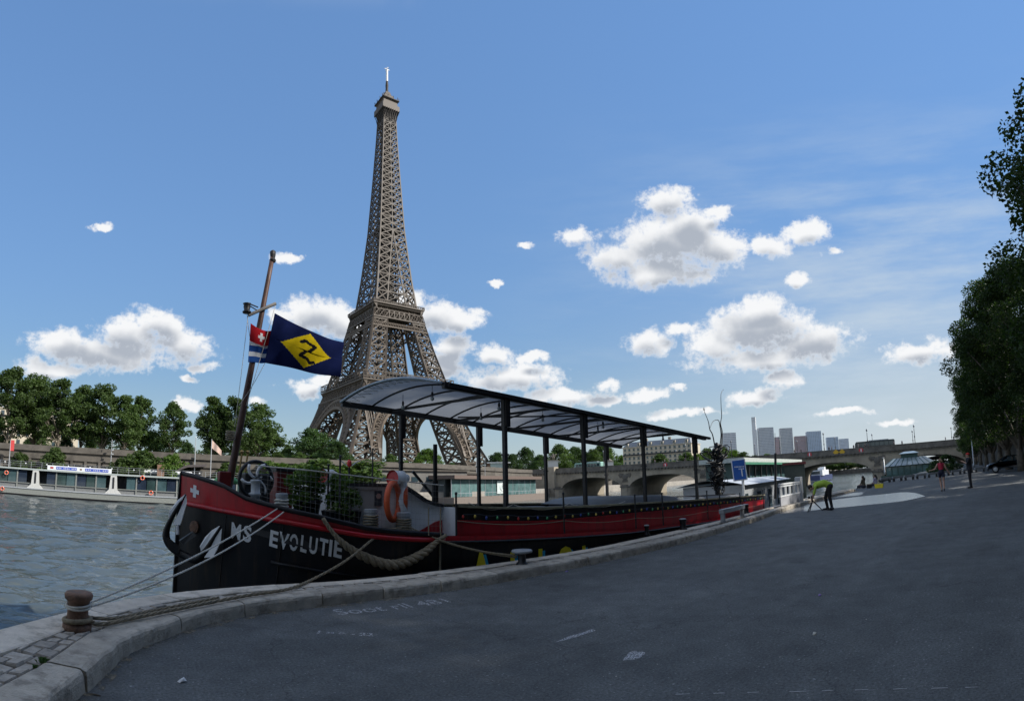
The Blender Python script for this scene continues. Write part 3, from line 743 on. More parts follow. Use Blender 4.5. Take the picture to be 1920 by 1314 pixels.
    while z < 284:
        z1 = min(z + step, 285); w0, w1, i0, i1 = W(z), W(z1), I(z), I(z1)
        cw = lerp(1.2, 0.65, (z - 127) / 158); bw = cw * 0.66
        for k in range(4):
            rot = Matrix.Rotation(k * math.pi / 2, 3, 'Z')
            ch.bar(rot @ V(-w0, -w0, z), rot @ V(-w1, -w1, z1), cw)
            if i0 > 0.4:
                for s in (-1, 1):
                    ch.bar(rot @ V(s * i0, -w0, z), rot @ V(s * i1, -w1, z1), cw * 0.8)
                    lat(br, rot @ V(s * w0, -w0, z), rot @ V(s * i0, -w0, z), rot @ V(s * w1, -w1, z1), rot @ V(s * i1, -w1, z1), bw)
                br.bar(rot @ V(-i1, -w1, z1), rot @ V(i1, -w1, z1), bw)
                br.bar(rot @ V(-i0, -w0, z), rot @ V(i1, -w1, z1), bw * 0.6); br.bar(rot @ V(i0, -w0, z), rot @ V(-i1, -w1, z1), bw * 0.6)
            else:
                lat(br, rot @ V(-w0, -w0, z), rot @ V(0, -w0, z), rot @ V(-w1, -w1, z1), rot @ V(0, -w1, z1), bw)
                lat(br, rot @ V(0, -w0, z), rot @ V(w0, -w0, z), rot @ V(0, -w1, z1), rot @ V(w1, -w1, z1), bw)
                ch.bar(rot @ V(0, -w0, z), rot @ V(0, -w1, z1), cw * 0.7)
        z = z1; step = max(step * 0.965, 5.2)
    shaft = loc(shift(ch), 'upper_shaft', M_tow, kind='stuff')
    shift(br).build('cross_bracing', M_tow, shaft)
    co = MB()
    zs = [127.5 + 6.2 * i for i in range(26)]
    for z0, z1 in zip(zs, zs[1:]):
        h = lerp(6.4, 2.3, (z0 - 127) / 160)
        for s in (-1, 1):
            for q in (-1, 1):
                co.bar(V(s * h, q * h, z0), V(s * h * 0.985, q * h * 0.985, z1), 0.7)
                co.bar(V(s * h, -h * q, z0), V(s * h, h * q, z1), 0.6); co.bar(V(-h * q, s * h, z0), V(h * q, s * h, z1), 0.6)
            co.bar(V(s * h, -h, z0), V(s * h, h, z0), 0.8); co.bar(V(-h, s * h, z0), V(h, s * h, z0), 0.8)
        co.box(V(0, 0, (z0 + z1) / 2), (h * 1.35, h * 1.35, z1 - z0))
    co.box(V(0, 0, 187.5), (17, 17, 3.2))
    shift(co).build('lift_core', M_towd, shaft)
    # summit
    t = MB(); n = 4
    def sq(h, z): return [V(h, h, z), V(-h, h, z), V(-h, -h, z), V(h, -h, z)]
    fl = MB()
    for k in range(4):
        rot = Matrix.Rotation(k * math.pi / 2, 3, 'Z')
        for i in range(9):
            x = lerp(-1, 1, i / 8); pts = [rot @ V(x * h, -h, z) for h, z in ((5.4, 271), (5.6, 276), (6.4, 281), (7.7, 285))]
            for a_, b_ in zip(pts, pts[1:]): fl.bar(a_, b_, 0.5)
    fl.loft([sq(5.0, 274) + sq(5.0, 274)[:1], sq(5.2, 278) + sq(5.2, 278)[:1], sq(7.0, 285) + sq(7.0, 285)[:1]])
    loc(shift(fl), 'summit_console', M_towd)
    t.loft([sq(7.8, 284.5), sq(7.8, 288.6), sq(7.2, 289), sq(6.6, 289.2), sq(6.4, 292.6), sq(7.0, 293), sq(6.8, 293.8), sq(4.6, 295.5), sq(4.2, 298), sq(2.6, 300), sq(2.0, 302.5)], True); t.poly(list(reversed(sq(7.8, 284.5))))
    loc(shift(t), 'summit_gallery', M_tow)
    q = MB()
    for k in range(4):
        rot = Matrix.Rotation(k * math.pi / 2, 3, 'Z')
        q.bar(rot @ V(-7.6, -7.4, 293.6), rot @ V(7.6, -7.4, 293.6), 0.7)
        for x in (-7, -3, 2, 6): q.bar(rot @ V(x, -7.2, 293), rot @ V(x, -7.6, 296), 0.4)
    loc(shift(q), 'aerial_rack', M_towd)
    q = MB(); q.lathe(V(0, 0, 0), [(1.5, 302), (1.1, 306), (1.25, 309), (0.9, 312.5)], 10); loc(shift(q), 'antenna_base', M_towd)
    q = MB(); q.lathe(V(0, 0, 0), [(0.95, 312.4), (0.9, 322.6), (0.3, 323), (0.3, 324.6)], 10)
    q.bar(V(-2.3, 0, 322.8), V(2.3, 0, 322.8), 0.4); q.bar(V(0, -2.3, 322.8), V(0, 2.3, 322.8), 0.4)
    loc(shift(q), 'antenna', mat('antenna_white', (0.7, 0.7, 0.7), 0.5))
build_tower()

# ------------------------------------------------------------------ stone arch bridge
BO = V(166, 0, 0); BE = V(-0.158, 0.9874, 0).normalized(); BN = V(BE.y, -BE.x, 0)
def bp(s, t, z): return BO + BE * s + BN * t + V(0, 0, z)
B_CORN, B_PAR, B_W = 5.8, 7.6, 30.0
PIERS = [5, 34, 62, 90, 119, 148]
def build_bridge():
    root = thing('stone_bridge', 'long pale stone bridge with five low arches and carved medallions', 'bridge', bp(76, 0, 0))
    def arch_z(s):
        for a, b in zip(PIERS, PIERS[1:]):
            a2, b2 = a + 1.7, b - 1.7
            if a2 < s < b2:
                u = (s - (a2 + b2) / 2) / ((b2 - a2) / 2)
                return -0.3 + 4.0 * math.sqrt(max(0, 1 - abs(u) ** 2.3))
        return None
    mb = MB(); ss = []
    for a, b in zip(PIERS, PIERS[1:]):
        a2, b2 = a + 1.7, b - 1.7; c, h = (a2 + b2) / 2, (b2 - a2) / 2
        ss += [c - h * math.cos(math.pi * i / 22) for i in range(23)]
    ss = [-6.0] + ss + [160.0]
    for t in (0.0, B_W):
        for s0, s1 in zip(ss, ss[1:]):
            m = (s0 + s1) / 2
            z0 = arch_z(s0 + 1e-6 if s0 in ss else s0); z0 = arch_z(min(max(s0, s0), s0)) 
            if arch_z(m) is None: zb0 = zb1 = -0.32
            else:
                zb0 = arch_z(s0) if arch_z(s0) is not None else -0.3; zb1 = arch_z(s1) if arch_z(s1) is not None else -0.3
            mb.poly([bp(s0, t, zb0), bp(s1, t, zb1), bp(s1, t, B_CORN), bp(s0, t, B_CORN)])
            if t == 0.0: mb.poly([bp(s0, 0, zb0), bp(s0, B_W, zb0), bp(s1, B_W, zb1), bp(s1, 0, zb1)])
    mb.build('spandrel_wall', M_bridge, root)
    # voussoir ring of each arch: each stone a piece of its own, slightly proud
    for a, b in zip(PIERS, PIERS[1:]):
        a2, b2 = a + 1.75, b - 1.75; c, h = (a2 + b2) / 2, (b2 - a2) / 2; N = 26
        ring = MB()
        for i in range(N):
            def pt(k, e):
                th = math.pi * k / N; s = c - h * math.cos(th); z = -0.3 + 4.0 * max(0, 1 - abs(math.cos(th)) ** 2.3) ** 0.5
                th2 = math.pi * k / N; return (c - (h + e * 0.75) * math.cos(th2), z + e * math.sin(th2) ** 0.5)
            p = [pt(i + 0.04, -0.02), pt(i + 0.96, -0.02), pt(i + 0.96, 0.85), pt(i + 0.04, 0.85)]
            ring.prism([bp(s, -0.1, z) for s, z in p], BN * 0.2)
        ring.build('voussoir_ring', M_bridge, root, kind='stuff')
    for s in PIERS:
        mb = MB(); prof = [(-1.75, 0), (-1.2, -1.3), (0, -2.0), (1.2, -1.3), (1.75, 0), (1.75, B_W), (-1.75, B_W)]
        mb.prism([bp(s + x, t, -4) for x, t in prof], (0, 0, 3.75))
        pr = mb.build('pier', M_bridge, root)
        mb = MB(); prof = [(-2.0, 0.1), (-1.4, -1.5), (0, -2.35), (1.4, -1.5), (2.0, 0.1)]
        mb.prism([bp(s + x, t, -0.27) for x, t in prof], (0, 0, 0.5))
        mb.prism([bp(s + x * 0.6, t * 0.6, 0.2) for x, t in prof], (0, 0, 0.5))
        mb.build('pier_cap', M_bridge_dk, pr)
        if 10 < s < 140:      # wreath with spread wings over the pier
            rl = MB(); z = 3.3
            rl.lathe(bp(s, -0.05, z), [(0.05, -0.12), (1.0, -0.12), (1.05, 0.12), (0.55, 0.3), (0.1, 0.34)], 14, M=Matrix((BE, V(0, 0, 1), -BN)).transposed())
            for q in (-1, 1):
                for i in range(6):
                    rl.bar(bp(s + q * 0.6, -0.12, z + 0.5 + i * 0.12), bp(s + q * (2.6 - abs(i - 3) * 0.2), -0.12, z - 0.1 + i * 0.3), 0.22, 0.2)
            for i in range(5): rl.bar(bp(s - 0.8 + i * 0.4, -0.1, z - 0.9), bp(s - 1.0 + i * 0.5, -0.1, z - 1.7), 0.3, 0.2)
            rl.build('carved_relief', M_bridge_dk, root)
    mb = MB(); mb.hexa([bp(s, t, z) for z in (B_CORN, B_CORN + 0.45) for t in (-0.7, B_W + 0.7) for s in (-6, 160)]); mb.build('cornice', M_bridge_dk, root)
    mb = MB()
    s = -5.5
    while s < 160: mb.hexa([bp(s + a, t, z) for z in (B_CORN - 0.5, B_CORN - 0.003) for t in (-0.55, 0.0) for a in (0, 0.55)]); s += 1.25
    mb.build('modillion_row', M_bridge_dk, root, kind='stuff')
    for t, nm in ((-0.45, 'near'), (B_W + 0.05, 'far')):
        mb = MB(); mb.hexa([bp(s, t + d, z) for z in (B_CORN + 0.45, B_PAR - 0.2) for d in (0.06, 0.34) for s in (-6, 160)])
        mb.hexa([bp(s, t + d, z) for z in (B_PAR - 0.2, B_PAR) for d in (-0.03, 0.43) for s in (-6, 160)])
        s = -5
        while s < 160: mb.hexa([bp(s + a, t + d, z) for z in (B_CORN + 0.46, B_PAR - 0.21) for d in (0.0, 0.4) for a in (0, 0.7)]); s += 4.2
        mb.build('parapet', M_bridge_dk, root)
    mb = MB(); mb.hexa([bp(s, t, z) for z in (B_CORN + 0.3, B_CORN + 0.62) for t in (0.4, B_W - 0.4) for s in (-6, 160)]); mb.build('deck', mat('bridge_deck', (0.12, 0.12, 0.12), 0.9), root)
    for t in (-0.3, B_W + 0.3):
        mb = MB(); mb.hexa([bp(s, tt, z) for z in (-4, B_PAR + 0.6) for tt in (t - 1.4, t + 1.4) for s in (148.5, 152.5)]); mb.build('abutment', M_bridge, root)
    return root
BRIDGE = build_bridge()
DECK = B_CORN + 0.62

def bridge_lamp():
    t = thing('bridge_lamp', 'x', 'lamp post')
    m = MB(); m.lathe((0, 0, 0), [(0.28, 0), (0.28, 0.5), (0.16, 0.7), (0.1, 1.2), (0.075, 5.4), (0.05, 6.0)], 10); m.build('post', M_iron, t, True)
    m = MB(); m.lathe((0, 0, 0), [(0.05, 5.9), (0.2, 6.05), (0.26, 6.5), (0.16, 6.62), (0.05, 6.8)], 10); m.build('lantern', mat('lantern_glass', (0.25, 0.26, 0.27), 0.3), t, True)
    m = MB(); m.lathe((0, 0, 0), [(0.14, 2.9), (0.2, 3.1), (0.14, 3.3)], 8); m.build('collar', M_iron, t)
    m = MB(); m.bar((-0.35, 0, 4.1), (0.35, 0, 4.1), 0.06); m.build('ladder_bar', M_iron, t)
    return t
lamp0 = bridge_lamp(); used = 0
for k, s in enumerate([8, 22, 36.5, 50, 64, 80, 96, 112, 128]):
    for side, t in (('near', 0.8), ('far', B_W - 1.2)):
        lab = f'{ORD[k]} tall black lamp post from the right on the {side} side of the bridge'
        if used == 0: lamp0.location = bp(s, t, DECK); o = lamp0; o['label'] = lab; o['group'] = 'lamp posts on the bridge'
        else: o = dup(lamp0, bp(s, t, DECK), label=lab, group='lamp posts on the bridge')
        used += 1

def bus(name, label, s, t, L, body_col, h=3.1):
    c = bp(s, t, DECK); root = thing(name, label, 'bus', c)
    rot = Matrix((BE, BN, V(0, 0, 1))).transposed()
    def P(x, y, z): return c + rot @ V(x, y, z)
    m = MB(); prof = [(-L / 2, 0.35), (-L / 2, h - 0.3), (-L / 2 + 0.25, h), (L / 2 - 0.5, h), (L / 2 - 0.1, h - 0.5), (L / 2, 1.2), (L / 2, 0.35)]
    m.prism([P(x, -1.25, z) for x, z in prof], rot @ V(0, 2.5, 0)); m.build('body', body_col, root, fix=True)
    n = int(L // 1.5)
    for i in range(n):
        x = lerp(-L / 2 + 0.5, L / 2 - 1.9, i / max(n - 1, 1))
        for y in (-1.27, 1.27):
            m = MB(); m.box(P(x + 0.65, y, h - 1.05), (1.25, 0.03, 1.1), rot); m.build('window', M_glass, root)
    m = MB(); m.prism([P(L / 2 - 0.06, -1.1, 1.3), P(L / 2 - 0.06, 1.1, 1.3), P(L / 2 - 0.3, 1.1, h - 0.5), P(L / 2 - 0.3, -1.1, h - 0.5)], rot @ V(0.1, 0, 0)); m.build('windscreen', M_glass, root)
    for x in (-L * 0.3, L * 0.3):
        for y in (-1.05, 1.05):
            m = MB(); m.lathe(P(x, y, 0.5), [(0.5, -0.14), (0.5, 0.14)], 16, M=Matrix((BE, V(0, 0, 1), BN)).transposed()); w = m.build('wheel', M_black, root)
    m = MB(); m.box(P(-L * 0.1, 0, h + 0.12), (L * 0.5, 1.8, 0.22), rot); m.build('roof_unit', M_grey, root)
bus('city_bus', 'dark green city bus crossing the right part of the bridge', 34.5, 5.0, 12.5, mat('bus_dark', (0.035, 0.045, 0.045), 0.35))
bus('city_bus', 'pale green coach at the far left end of the bridge', 139, 8.0, 12.0, mat('bus_green', (0.25, 0.42, 0.36), 0.35))
# ------------------------------------------------------------------ the barge
CY = 10.7
M_pattern = mat('deck_grey', (0.10, 0.105, 0.11), 0.7, var=0.2, scale=2)
M_green = mat('moss_green_paint', (0.20, 0.29, 0.20), 0.7, var=0.25, scale=4)
M_yel = mat('yellow_paint', (0.75, 0.60, 0.02), 0.5, var=0.08)
M_cyan = mat('cyan_paint', (0.03, 0.32, 0.50), 0.5, var=0.08)
M_orange = mat('orange_buoy', (0.62, 0.10, 0.03), 0.55, var=0.12)
HX = [0.82, 0.88, 1.05, 1.41, 2.0, 2.33, 3.1, 4.0, 6.0, 19.8, 21.4, 22.6, 23.3]
HD = [0.04, 0.14, 0.52, 1.02, 1.66, 2.0, 2.36, 2.47, 2.5, 2.5, 2.4, 2.0, 1.1]
HW = [0.03, 0.06, 0.2, 0.52, 0.98, 1.28, 1.82, 2.2, 2.46, 2.46, 2.1, 1.3, 0.5]
def hbd(x): return sum(interp(HX, HD, x + d) for d in (-0.14, -0.07, 0, 0.07, 0.14)) / 5 if x > 1.0 else interp(HX, HD, x)
def hbw(x): return sum(interp(HX, HW, x + d) for d in (-0.14, -0.07, 0, 0.07, 0.14)) / 5 if x > 1.0 else interp(HX, HW, x)
SX = [0.82, 0.98, 1.41, 1.48, 1.70, 2.33, 2.92, 3.35, 3.72, 4.4, 5.25, 11.1, 16.0, 22.0, 23.3]
SZ = [1.74, 1.70, 1.55, 1.52, 1.35, 1.17, 1.05, 0.94, 0.86, 0.78, 0.69, 0.35, 0.19, 0.03, 0.08]
def sheer(x): return interp(SX, SZ, x)
RXs = [0.82, 1.0, 2.35, 3.72, 4.83, 5.3, 11.1, 16, 22, 23.3]
RZs = [1.17, 1.13, 0.95, 0.72, 0.61, 0.59, 0.27, 0.11, -0.05, -0.03]
def redlow(x): return interp(RXs, RZs, x)
def hb(x, z):
    zs = sheer(x); u = max(0.0, min(1.0, (z + 2.4) / (zs + 2.4)))
    return lerp(hbw(x), hbd(x), u ** 1.15)
def hull_pt(x, z, off=0.0):
    e = 0.01
    y = CY - hb(x, z)
    n = V(-(hb(x + e, z) - hb(x - e, z)) / (2 * e), -1, 0); n.normalize()
    return V(x, y, z) + n * off
B_TH, B_O = math.radians(4.0), V(0.8, CY, 0)        # the barge lies slightly off the line across the river
B_M = Matrix.Translation(B_O) @ Matrix.Rotation(B_TH, 4, 'Z') @ Matrix.Translation(-B_O)
B_I = B_M.inverted(); B_EYE = B_I @ EYE
world_at_y = at_y
def at_y(px, py, y):       # from here to the end of the barge: positions in the barge's own frame
    d = B_I.to_3x3() @ ray(px, py); return B_EYE + d * ((y - B_EYE.y) / d.y)
BEFORE = set(bpy.data.objects)
def hull_hit(px, py):
    d = B_I.to_3x3() @ ray(px, py); lo, hi = 5.0 / d.y, 12.0 / d.y
    for i in range(500):
        t = lerp(lo, hi, i / 500); p = B_EYE + d * t
        if p.x > 0.83 and p.y >= CY - hb(p.x, p.z): return p
    return B_EYE + d * ((8.2 - B_EYE.y) / d.y)

barge = thing('river_barge', 'long black and red steel barge with raked mast and dark canopy moored at the quay', 'boat', (10, CY, -2.4))
def bpart(mb, name, m, parent=None, **k): return mb.build(name, m, parent or barge, **k)

def build_hull():
    xs = [0.82, 0.85, 0.88, 0.95, 1.05, 1.2, 1.45, 1.52, 1.78, 2.0, 2.4, 2.8, 3.2, 3.6, 4.0, 4.5, 5.2] + [5.2 + i * 0.8 for i in range(1, 18)] + [19.8, 20.6, 21.4, 22.0, 22.6, 23.0, 23.3]
    side = {-1: [], 1: []}
    low, red, inn, cap = MB(), MB(), MB(), MB()
    for s in (-1, 1):
        rl, rr = [], []
        for x in xs:
            zr, zs = redlow(x), sheer(x)
            zz = [-4.0] + [lerp(-2.4, zr, i / 7) for i in range(8)]
            rl.append([V(x, CY + s * (hb(x, max(z, -2.4)) if z > -3 else hb(x, -2.4) * 0.8), z) for z in zz])
            rr.append([V(x, CY + s * hb(x, z), z) for z in (zr, lerp(zr, zs, 0.5), zs)])
        low.loft(rl); red.loft(rr)
        inn.loft([[V(x, CY + s * max(hb(x, sheer(x)) - 0.06, 0.01), sheer(x)), V(x, CY + s * max(hb(x, sheer(x)) - 0.1, 0.01), sheer(x) - 0.55)] for x in xs])
    h = bpart(low, 'hull', M_black, smooth=True, fix=True)
    bpart(red, 'bulwark', M_red, smooth=True, fix=True)
    bpart(inn, 'bulwark_lining', M_iron)
    st = MB(); st.prism([V(0.74, CY - 0.05, -3.5), V(0.77, CY - 0.05, 1.2), V(0.80, CY - 0.05, 1.77), V(0.90, CY - 0.05, 1.77), V(0.90, CY - 0.05, -3.5)], (0, 0.10, 0)); bpart(st, 'stem_bar', M_black)
    end = MB(); end.poly([V(23.3, CY + s, z) for s, z in ((-1.1, 0.08), (-0.5, -3.5), (0.5, -3.5), (1.1, 0.08))]); bpart(end, 'transom', M_black)
    for s in (-1, 1):
        c = MB(); c.loft([[V(x, CY + s * (hb(x, sheer(x)) + a), sheer(x) + b) for a, b in ((0.045, -0.03), (0.05, 0.035), (0.0, 0.055), (-0.11, 0.055), (-0.13, 0.03), (-0.12, -0.03))] for x in xs if x <= 5.25], True)
        bpart(c, 'cap_rail', M_black, smooth=True)
        k = MB(); k.tube([hull_pt(x, redlow(x) + 0.03, 0.03) if s < 0 else V(x, CY + hb(x, redlow(x)) + 0.03, redlow(x) + 0.03) for x in xs if 0.84 < x < 5.3], 0.045, 8); bpart(k, 'rubbing_strake', M_red, smooth=True)
    k = MB(); k.tube([hull_pt(x, lerp(0.28, -0.2, (x - 2.2) / 3.2), 0.015) for x in np.linspace(2.2, 5.4, 14)], 0.03, 6); bpart(k, 'lower_strake', M_black, smooth=True)
    k = MB(); k.tube([hull_pt(x, redlow(x) - 0.02, 0.02) for x in np.linspace(5.2, 22.8, 32)], 0.035, 6); bpart(k, 'gunwale_strake', M_black, smooth=True)
    for x in (1.5, 2.3, 3.3, 4.4, 5.6, 7.2, 9.0, 10.8, 12.6, 14.4, 16.2, 18.0, 19.8):
        k = MB(); k.tube([hull_pt(x + 0.02 * z, z, 0.004) for z in np.linspace(-2.3, redlow(x) - 0.05, 10)], 0.008, 5); bpart(k, 'plate_seam', M_black)
    # foredeck
    d = MB(); d.loft([[V(x, CY - hb(x, sheer(x)) + 0.08, sheer(x) - 0.45), V(x, CY + hb(x, sheer(x)) - 0.08, sheer(x) - 0.45)] for x in xs if 0.94 <= x <= 5.3]); bpart(d, 'foredeck', M_pattern)
    d = MB(); d.loft([[V(x, CY - hb(x, sheer(x)) + 0.02, sheer(x) - 0.02), V(x, CY - 2.2 * min(1, hbd(x) / 2.5), sheer(x) - 0.02)] for x in xs if x >= 5.2]); bpart(d, 'side_deck', M_pattern)
    # name on the bow
    for ch, px, py in (('M', 442.7, 995), ('S', 463.8, 1000), ('E', 513.5, 1009.5), ('V', 532.5, 1013), ('O', 551, 1016), ('L', 569.5, 1018.8), ('U', 587, 1021.5), ('T', 606.5, 1024.5), ('I', 619.7, 1026.6), ('E', 634, 1029)):
        p = hull_hit(px, py); g = glyph(ch, 0.375, 0.012); mb = MB()
        ppm = (proj(B_M @ hull_pt(p.x + 0.04, p.z))[0] - proj(B_M @ hull_pt(p.x - 0.04, p.z))[0]) / 0.08
        gw = max(v.x for v in g[0]) - min(v.x for v in g[0]); gm = (max(v.x for v in g[0]) + min(v.x for v in g[0])) / 2
        k = {'M': 18.0, 'I': 5.5, 'V': 19.0, 'L': 12.0, 'O': 16.0, 'T': 16.0}.get(ch, 15.5) / ppm / gw
        def fn(v, p=p, k=k, gm=gm):
            x = p.x + (v.x - gm) * k; z = p.z - 0.135 + v.y - 0.28 * (v.x - gm) * k
            return hull_pt(x, z, 0.008)
        put_glyph(mb, g, fn); bpart(mb, 'name_letter', M_white)
    for ch, x, zt in (('A', 6.08, 0.33), ('L', 7.0, 0.26), ('L', 7.82, 0.245), ('O', 8.55, 0.21), ('I', 9.2, 0.16)):
        g = glyph(ch, 1.0, 0.035, 0.72)
        for m, dx, dz, o in ((M_cyan, 0.09, -0.05, 0.006), (M_yel, 0, 0, 0.012)):
            mb = MB(); put_glyph(mb, g, lambda v, x=x, zt=zt, dx=dx, dz=dz, o=o: hull_pt(x + v.x + dx, zt - 0.72 + v.y + dz, o)); bpart(mb, 'painted_letter', m)
    # white cross near the stem
    p = hull_hit(365.5, 921)
    ppm = (proj(B_M @ hull_pt(p.x + 0.03, p.z))[0] - proj(B_M @ hull_pt(p.x - 0.03, p.z))[0]) / 0.06
    for a, b in ((0.115, 0.04), (0.04, 0.115)):
        mb = MB(); n = 6
        mb.loft([[hull_pt(p.x + lerp(-a, a, i / n) * 95 / ppm * 0.75, p.z + j * b - 0.2 * lerp(-a, a, i / n), 0.009 if a > b else 0.008) for j in (-1, 1)] for i in range(n + 1)]); bpart(mb, 'white_cross', M_white)
    return h
HULL = build_hull()

def anchor():
    """one bow anchor drawn up to its hawse: block crown, two curved arms, four white fluke blades"""
    def A(px, py, o=0.0): return at_y(px, py, interp([309, 345, 380, 417], [10.25, 10.05, 9.75, 9.45], px) - o)
    M_fl = mat('fluke_white', (0.82, 0.83, 0.85), 0.4, var=0.05)
    m = MB(); m.tube(smooth_line([A(348, 927, 0.03), A(327, 962, 0.04), A(313, 992), A(313, 1012), A(326, 1030), A(349, 1043), A(367, 1049), A(383, 1037), A(398, 1013, 0.04), A(414, 987, 0.03)], 4), [lerp(0.02, 0.075, min(1, i / 10)) if i < 18 else lerp(0.075, 0.02, min(1, max(0, (i - 26) / 10))) for i in range(37)], 8); o = bpart(m, 'anchor', M_black, smooth=True)
    m = MB(); m.prism([A(309, 1006, 0.1), A(318, 1030, 0.1), A(334, 1039, 0.1), A(338, 1026, 0.1), A(322, 1012, 0.1)], V(0, 0.2, 0)); m.build('crown_block', M_black, o)
    m = MB(); m.prism([A(337, 1014, 0.06), A(344, 1022, 0.06), A(368, 1004, 0.0), A(362, 997, 0.0)], V(0, 0.12, 0)); m.build('shank', M_iron, o)
    for P in ([(347, 927), (333, 938), (317, 959), (316, 977), (322, 972), (336, 948)], [(349, 929), (351, 940), (345, 966), (338, 984), (324, 984), (337, 957)], [(412, 986), (398, 994), (385, 1007), (375, 1024), (377, 1034), (384, 1026), (398, 1006)], [(416, 991), (414, 1014), (407, 1032), (399.5, 1044), (383, 1045.5), (392, 1032), (405, 1008)]):
        f = MB(); f.prism([A(x, y, 0.05 + 0.02 * (k % 3 == 0)) for k, (x, y) in enumerate(P)], V(0, 0.02, 0)); f.build('fluke', M_fl, o)
    m = MB(); m.tube([A(333, 985, 0.06), A(333, 1002, 0.06)], 0.03, 8); m.build('stock_pin', M_fl, o)
    h = hull_hit(366, 988); nr = (hull_pt(h.x, h.z, 1) - hull_pt(h.x, h.z, 0)); tv = nr.cross(V(0, 0, 1)).normalized()
    m = MB(); m.lathe(h, [(0.08, 0.0), (0.12, 0.015), (0.12, 0.04), (0.07, 0.05)], 16, M=Matrix((tv, V(0, 0, 1), nr)).transposed()); m.build('hawse_ring', M_rust, o)
anchor()

# mast with crossbar, lantern, stays
def mast():
    b, t = V(1.70, CY, 0.9), at_y(511, 482, CY)
    m = MB(); n = 10; m.tube([b.lerp(t, i / n) for i in range(n + 1)], [lerp(0.085, 0.048, i / n) for i in range(n + 1)], 10); o = bpart(m, 'mast', M_wood, smooth=True)
    f = MB(); f.tube([t, t + (t - b).normalized() * 0.1], [0.03, 0.03], 8); f.lathe(t + V(0.005, 0, 0.03), [(0.06, -0.14), (0.075, -0.1), (0.05, -0.06), (0.065, 0.03), (0.065, 0.09), (0.03, 0.12)], 10); f.build('masthead_lamp', M_iron, o)
    c = MB(); c.tube([at_y(466, 591, CY - 0.1), at_y(517, 569, CY - 0.1)], 0.035, 8); c.build('crossbar', mat('grey_wood', (0.2, 0.19, 0.18), 0.8), o)
    c = MB(); p = at_y(463, 578, CY - 0.1); c.tube([p + V(0.06, 0, 0.1), at_y(484, 576, CY - 0.1)], 0.014, 6); c.tube([p + V(0.06, 0, 0.06), at_y(484, 583, CY - 0.1)], 0.012, 6); c.build('lamp_bracket', M_iron, o)
    c = MB(); c.lathe(p, [(0.09, -0.1), (0.095, -0.07), (0.06, -0.05), (0.075, 0.03), (0.07, 0.08), (0.09, 0.1), (0.03, 0.12)], 12); c.build('lantern', M_iron, o, True)
    for a, e in (((465, 592), (440, 800)), ((517, 570), (452, 790)), ((497, 680), (448, 760)), ((463, 586), (470, 640))):
        c = MB(); c.tube(sag(at_y(*a, CY - 0.1), at_y(*e, CY - 0.05), 0.05, 8), 0.006, 5); c.build('halyard', M_ropew, o)
    k = MB(); q = at_y(432, 815, CY - 0.1)
    for i in range(5): k.tube([q + V(0.09 * math.cos(a), 0.09 * math.sin(a), 0.04 * i - 0.1 + 0.02 * math.sin(a)) for a in np.linspace(0, 6.28, 10)], 0.014, 5)
    k.build('rope_coil', M_rope, o)
    k = MB(); k.box(V(1.70, CY, 1.35), (0.24, 0.24, 0.95)); bpart(k, 'mast_tabernacle', mat('dark_red_paint', (0.16, 0.012, 0.012), 0.5), bevel=0.02)
    for dx in (0.30, 0.42):
        k = MB(); k.tube([V(1.7 + dx - 0.06, CY - 0.2, 1.7), V(1.7 + dx, CY - 0.2, 2.2)], 0.02, 6); k.lathe(V(1.7 + dx, CY - 0.2, 2.2), [(0.03, 0), (0.045, 0.03), (0.03, 0.06)], 8); k.build('belaying_pin', mat('brass', (0.45, 0.3, 0.12), 0.4, 0.6), o)
mast()

# windlass with the big spoked hand wheel
def windlass():
    c = at_y(481, 899, 9.75); root = bpart((lambda m: (m.box(V(c.x + 0.02, 9.95, 1.35), (0.5, 0.45, 0.9)), m)[1])(MB()), 'windlass', M_iron, bevel=0.03)
    fw = V(0.15, -0.95, 0.05).normalized(); sd = fw.cross(V(0, 0, 1)).normalized(); up = sd.cross(fw)
    def Q(r, a, d=0.0): return c + sd * (r * math.cos(a)) + up * (r * math.sin(a)) + fw * d
    m = MB(); m.tube([Q(0.34, 2 * math.pi * i / 32, -0.02) for i in range(33)], 0.035, 8, False); m.build('wheel_rim', M_iron, root, True)
    for k in range(6):
        a0 = 2 * math.pi * k / 6 + 0.5
        m = MB(); m.tube([Q(0.05 + 0.27 * t, a0 + 0.55 * t * t, 0.02) for t in np.linspace(0, 1, 7)], [0.026, 0.025, 0.026, 0.028, 0.03, 0.03, 0.026], 8); m.build('spoke', mat('pale_grey_paint', (0.78, 0.78, 0.78), 0.5), root, True)
    m = MB(); m.lathe(c, [(0.05, -0.05), (0.06, 0.06), (0.02, 0.08)], 10, M=Matrix((sd, up, fw)).transposed()); m.build('hub', M_iron, root)
    m = MB(); p = at_y(479, 918, 9.5); m.lathe(V(p.x, p.y, 1.38), [(0.08, -0.3), (0.085, 0.0), (0.1, 0.02), (0.1, 0.05), (0.085, 0.06), (0.085, 0.24), (0.1, 0.26), (0.1, 0.29), (0.05, 0.3)], 14); m.build('drum', mat('grey_drum', (0.38, 0.41, 0.43), 0.4), root, True)
windlass()

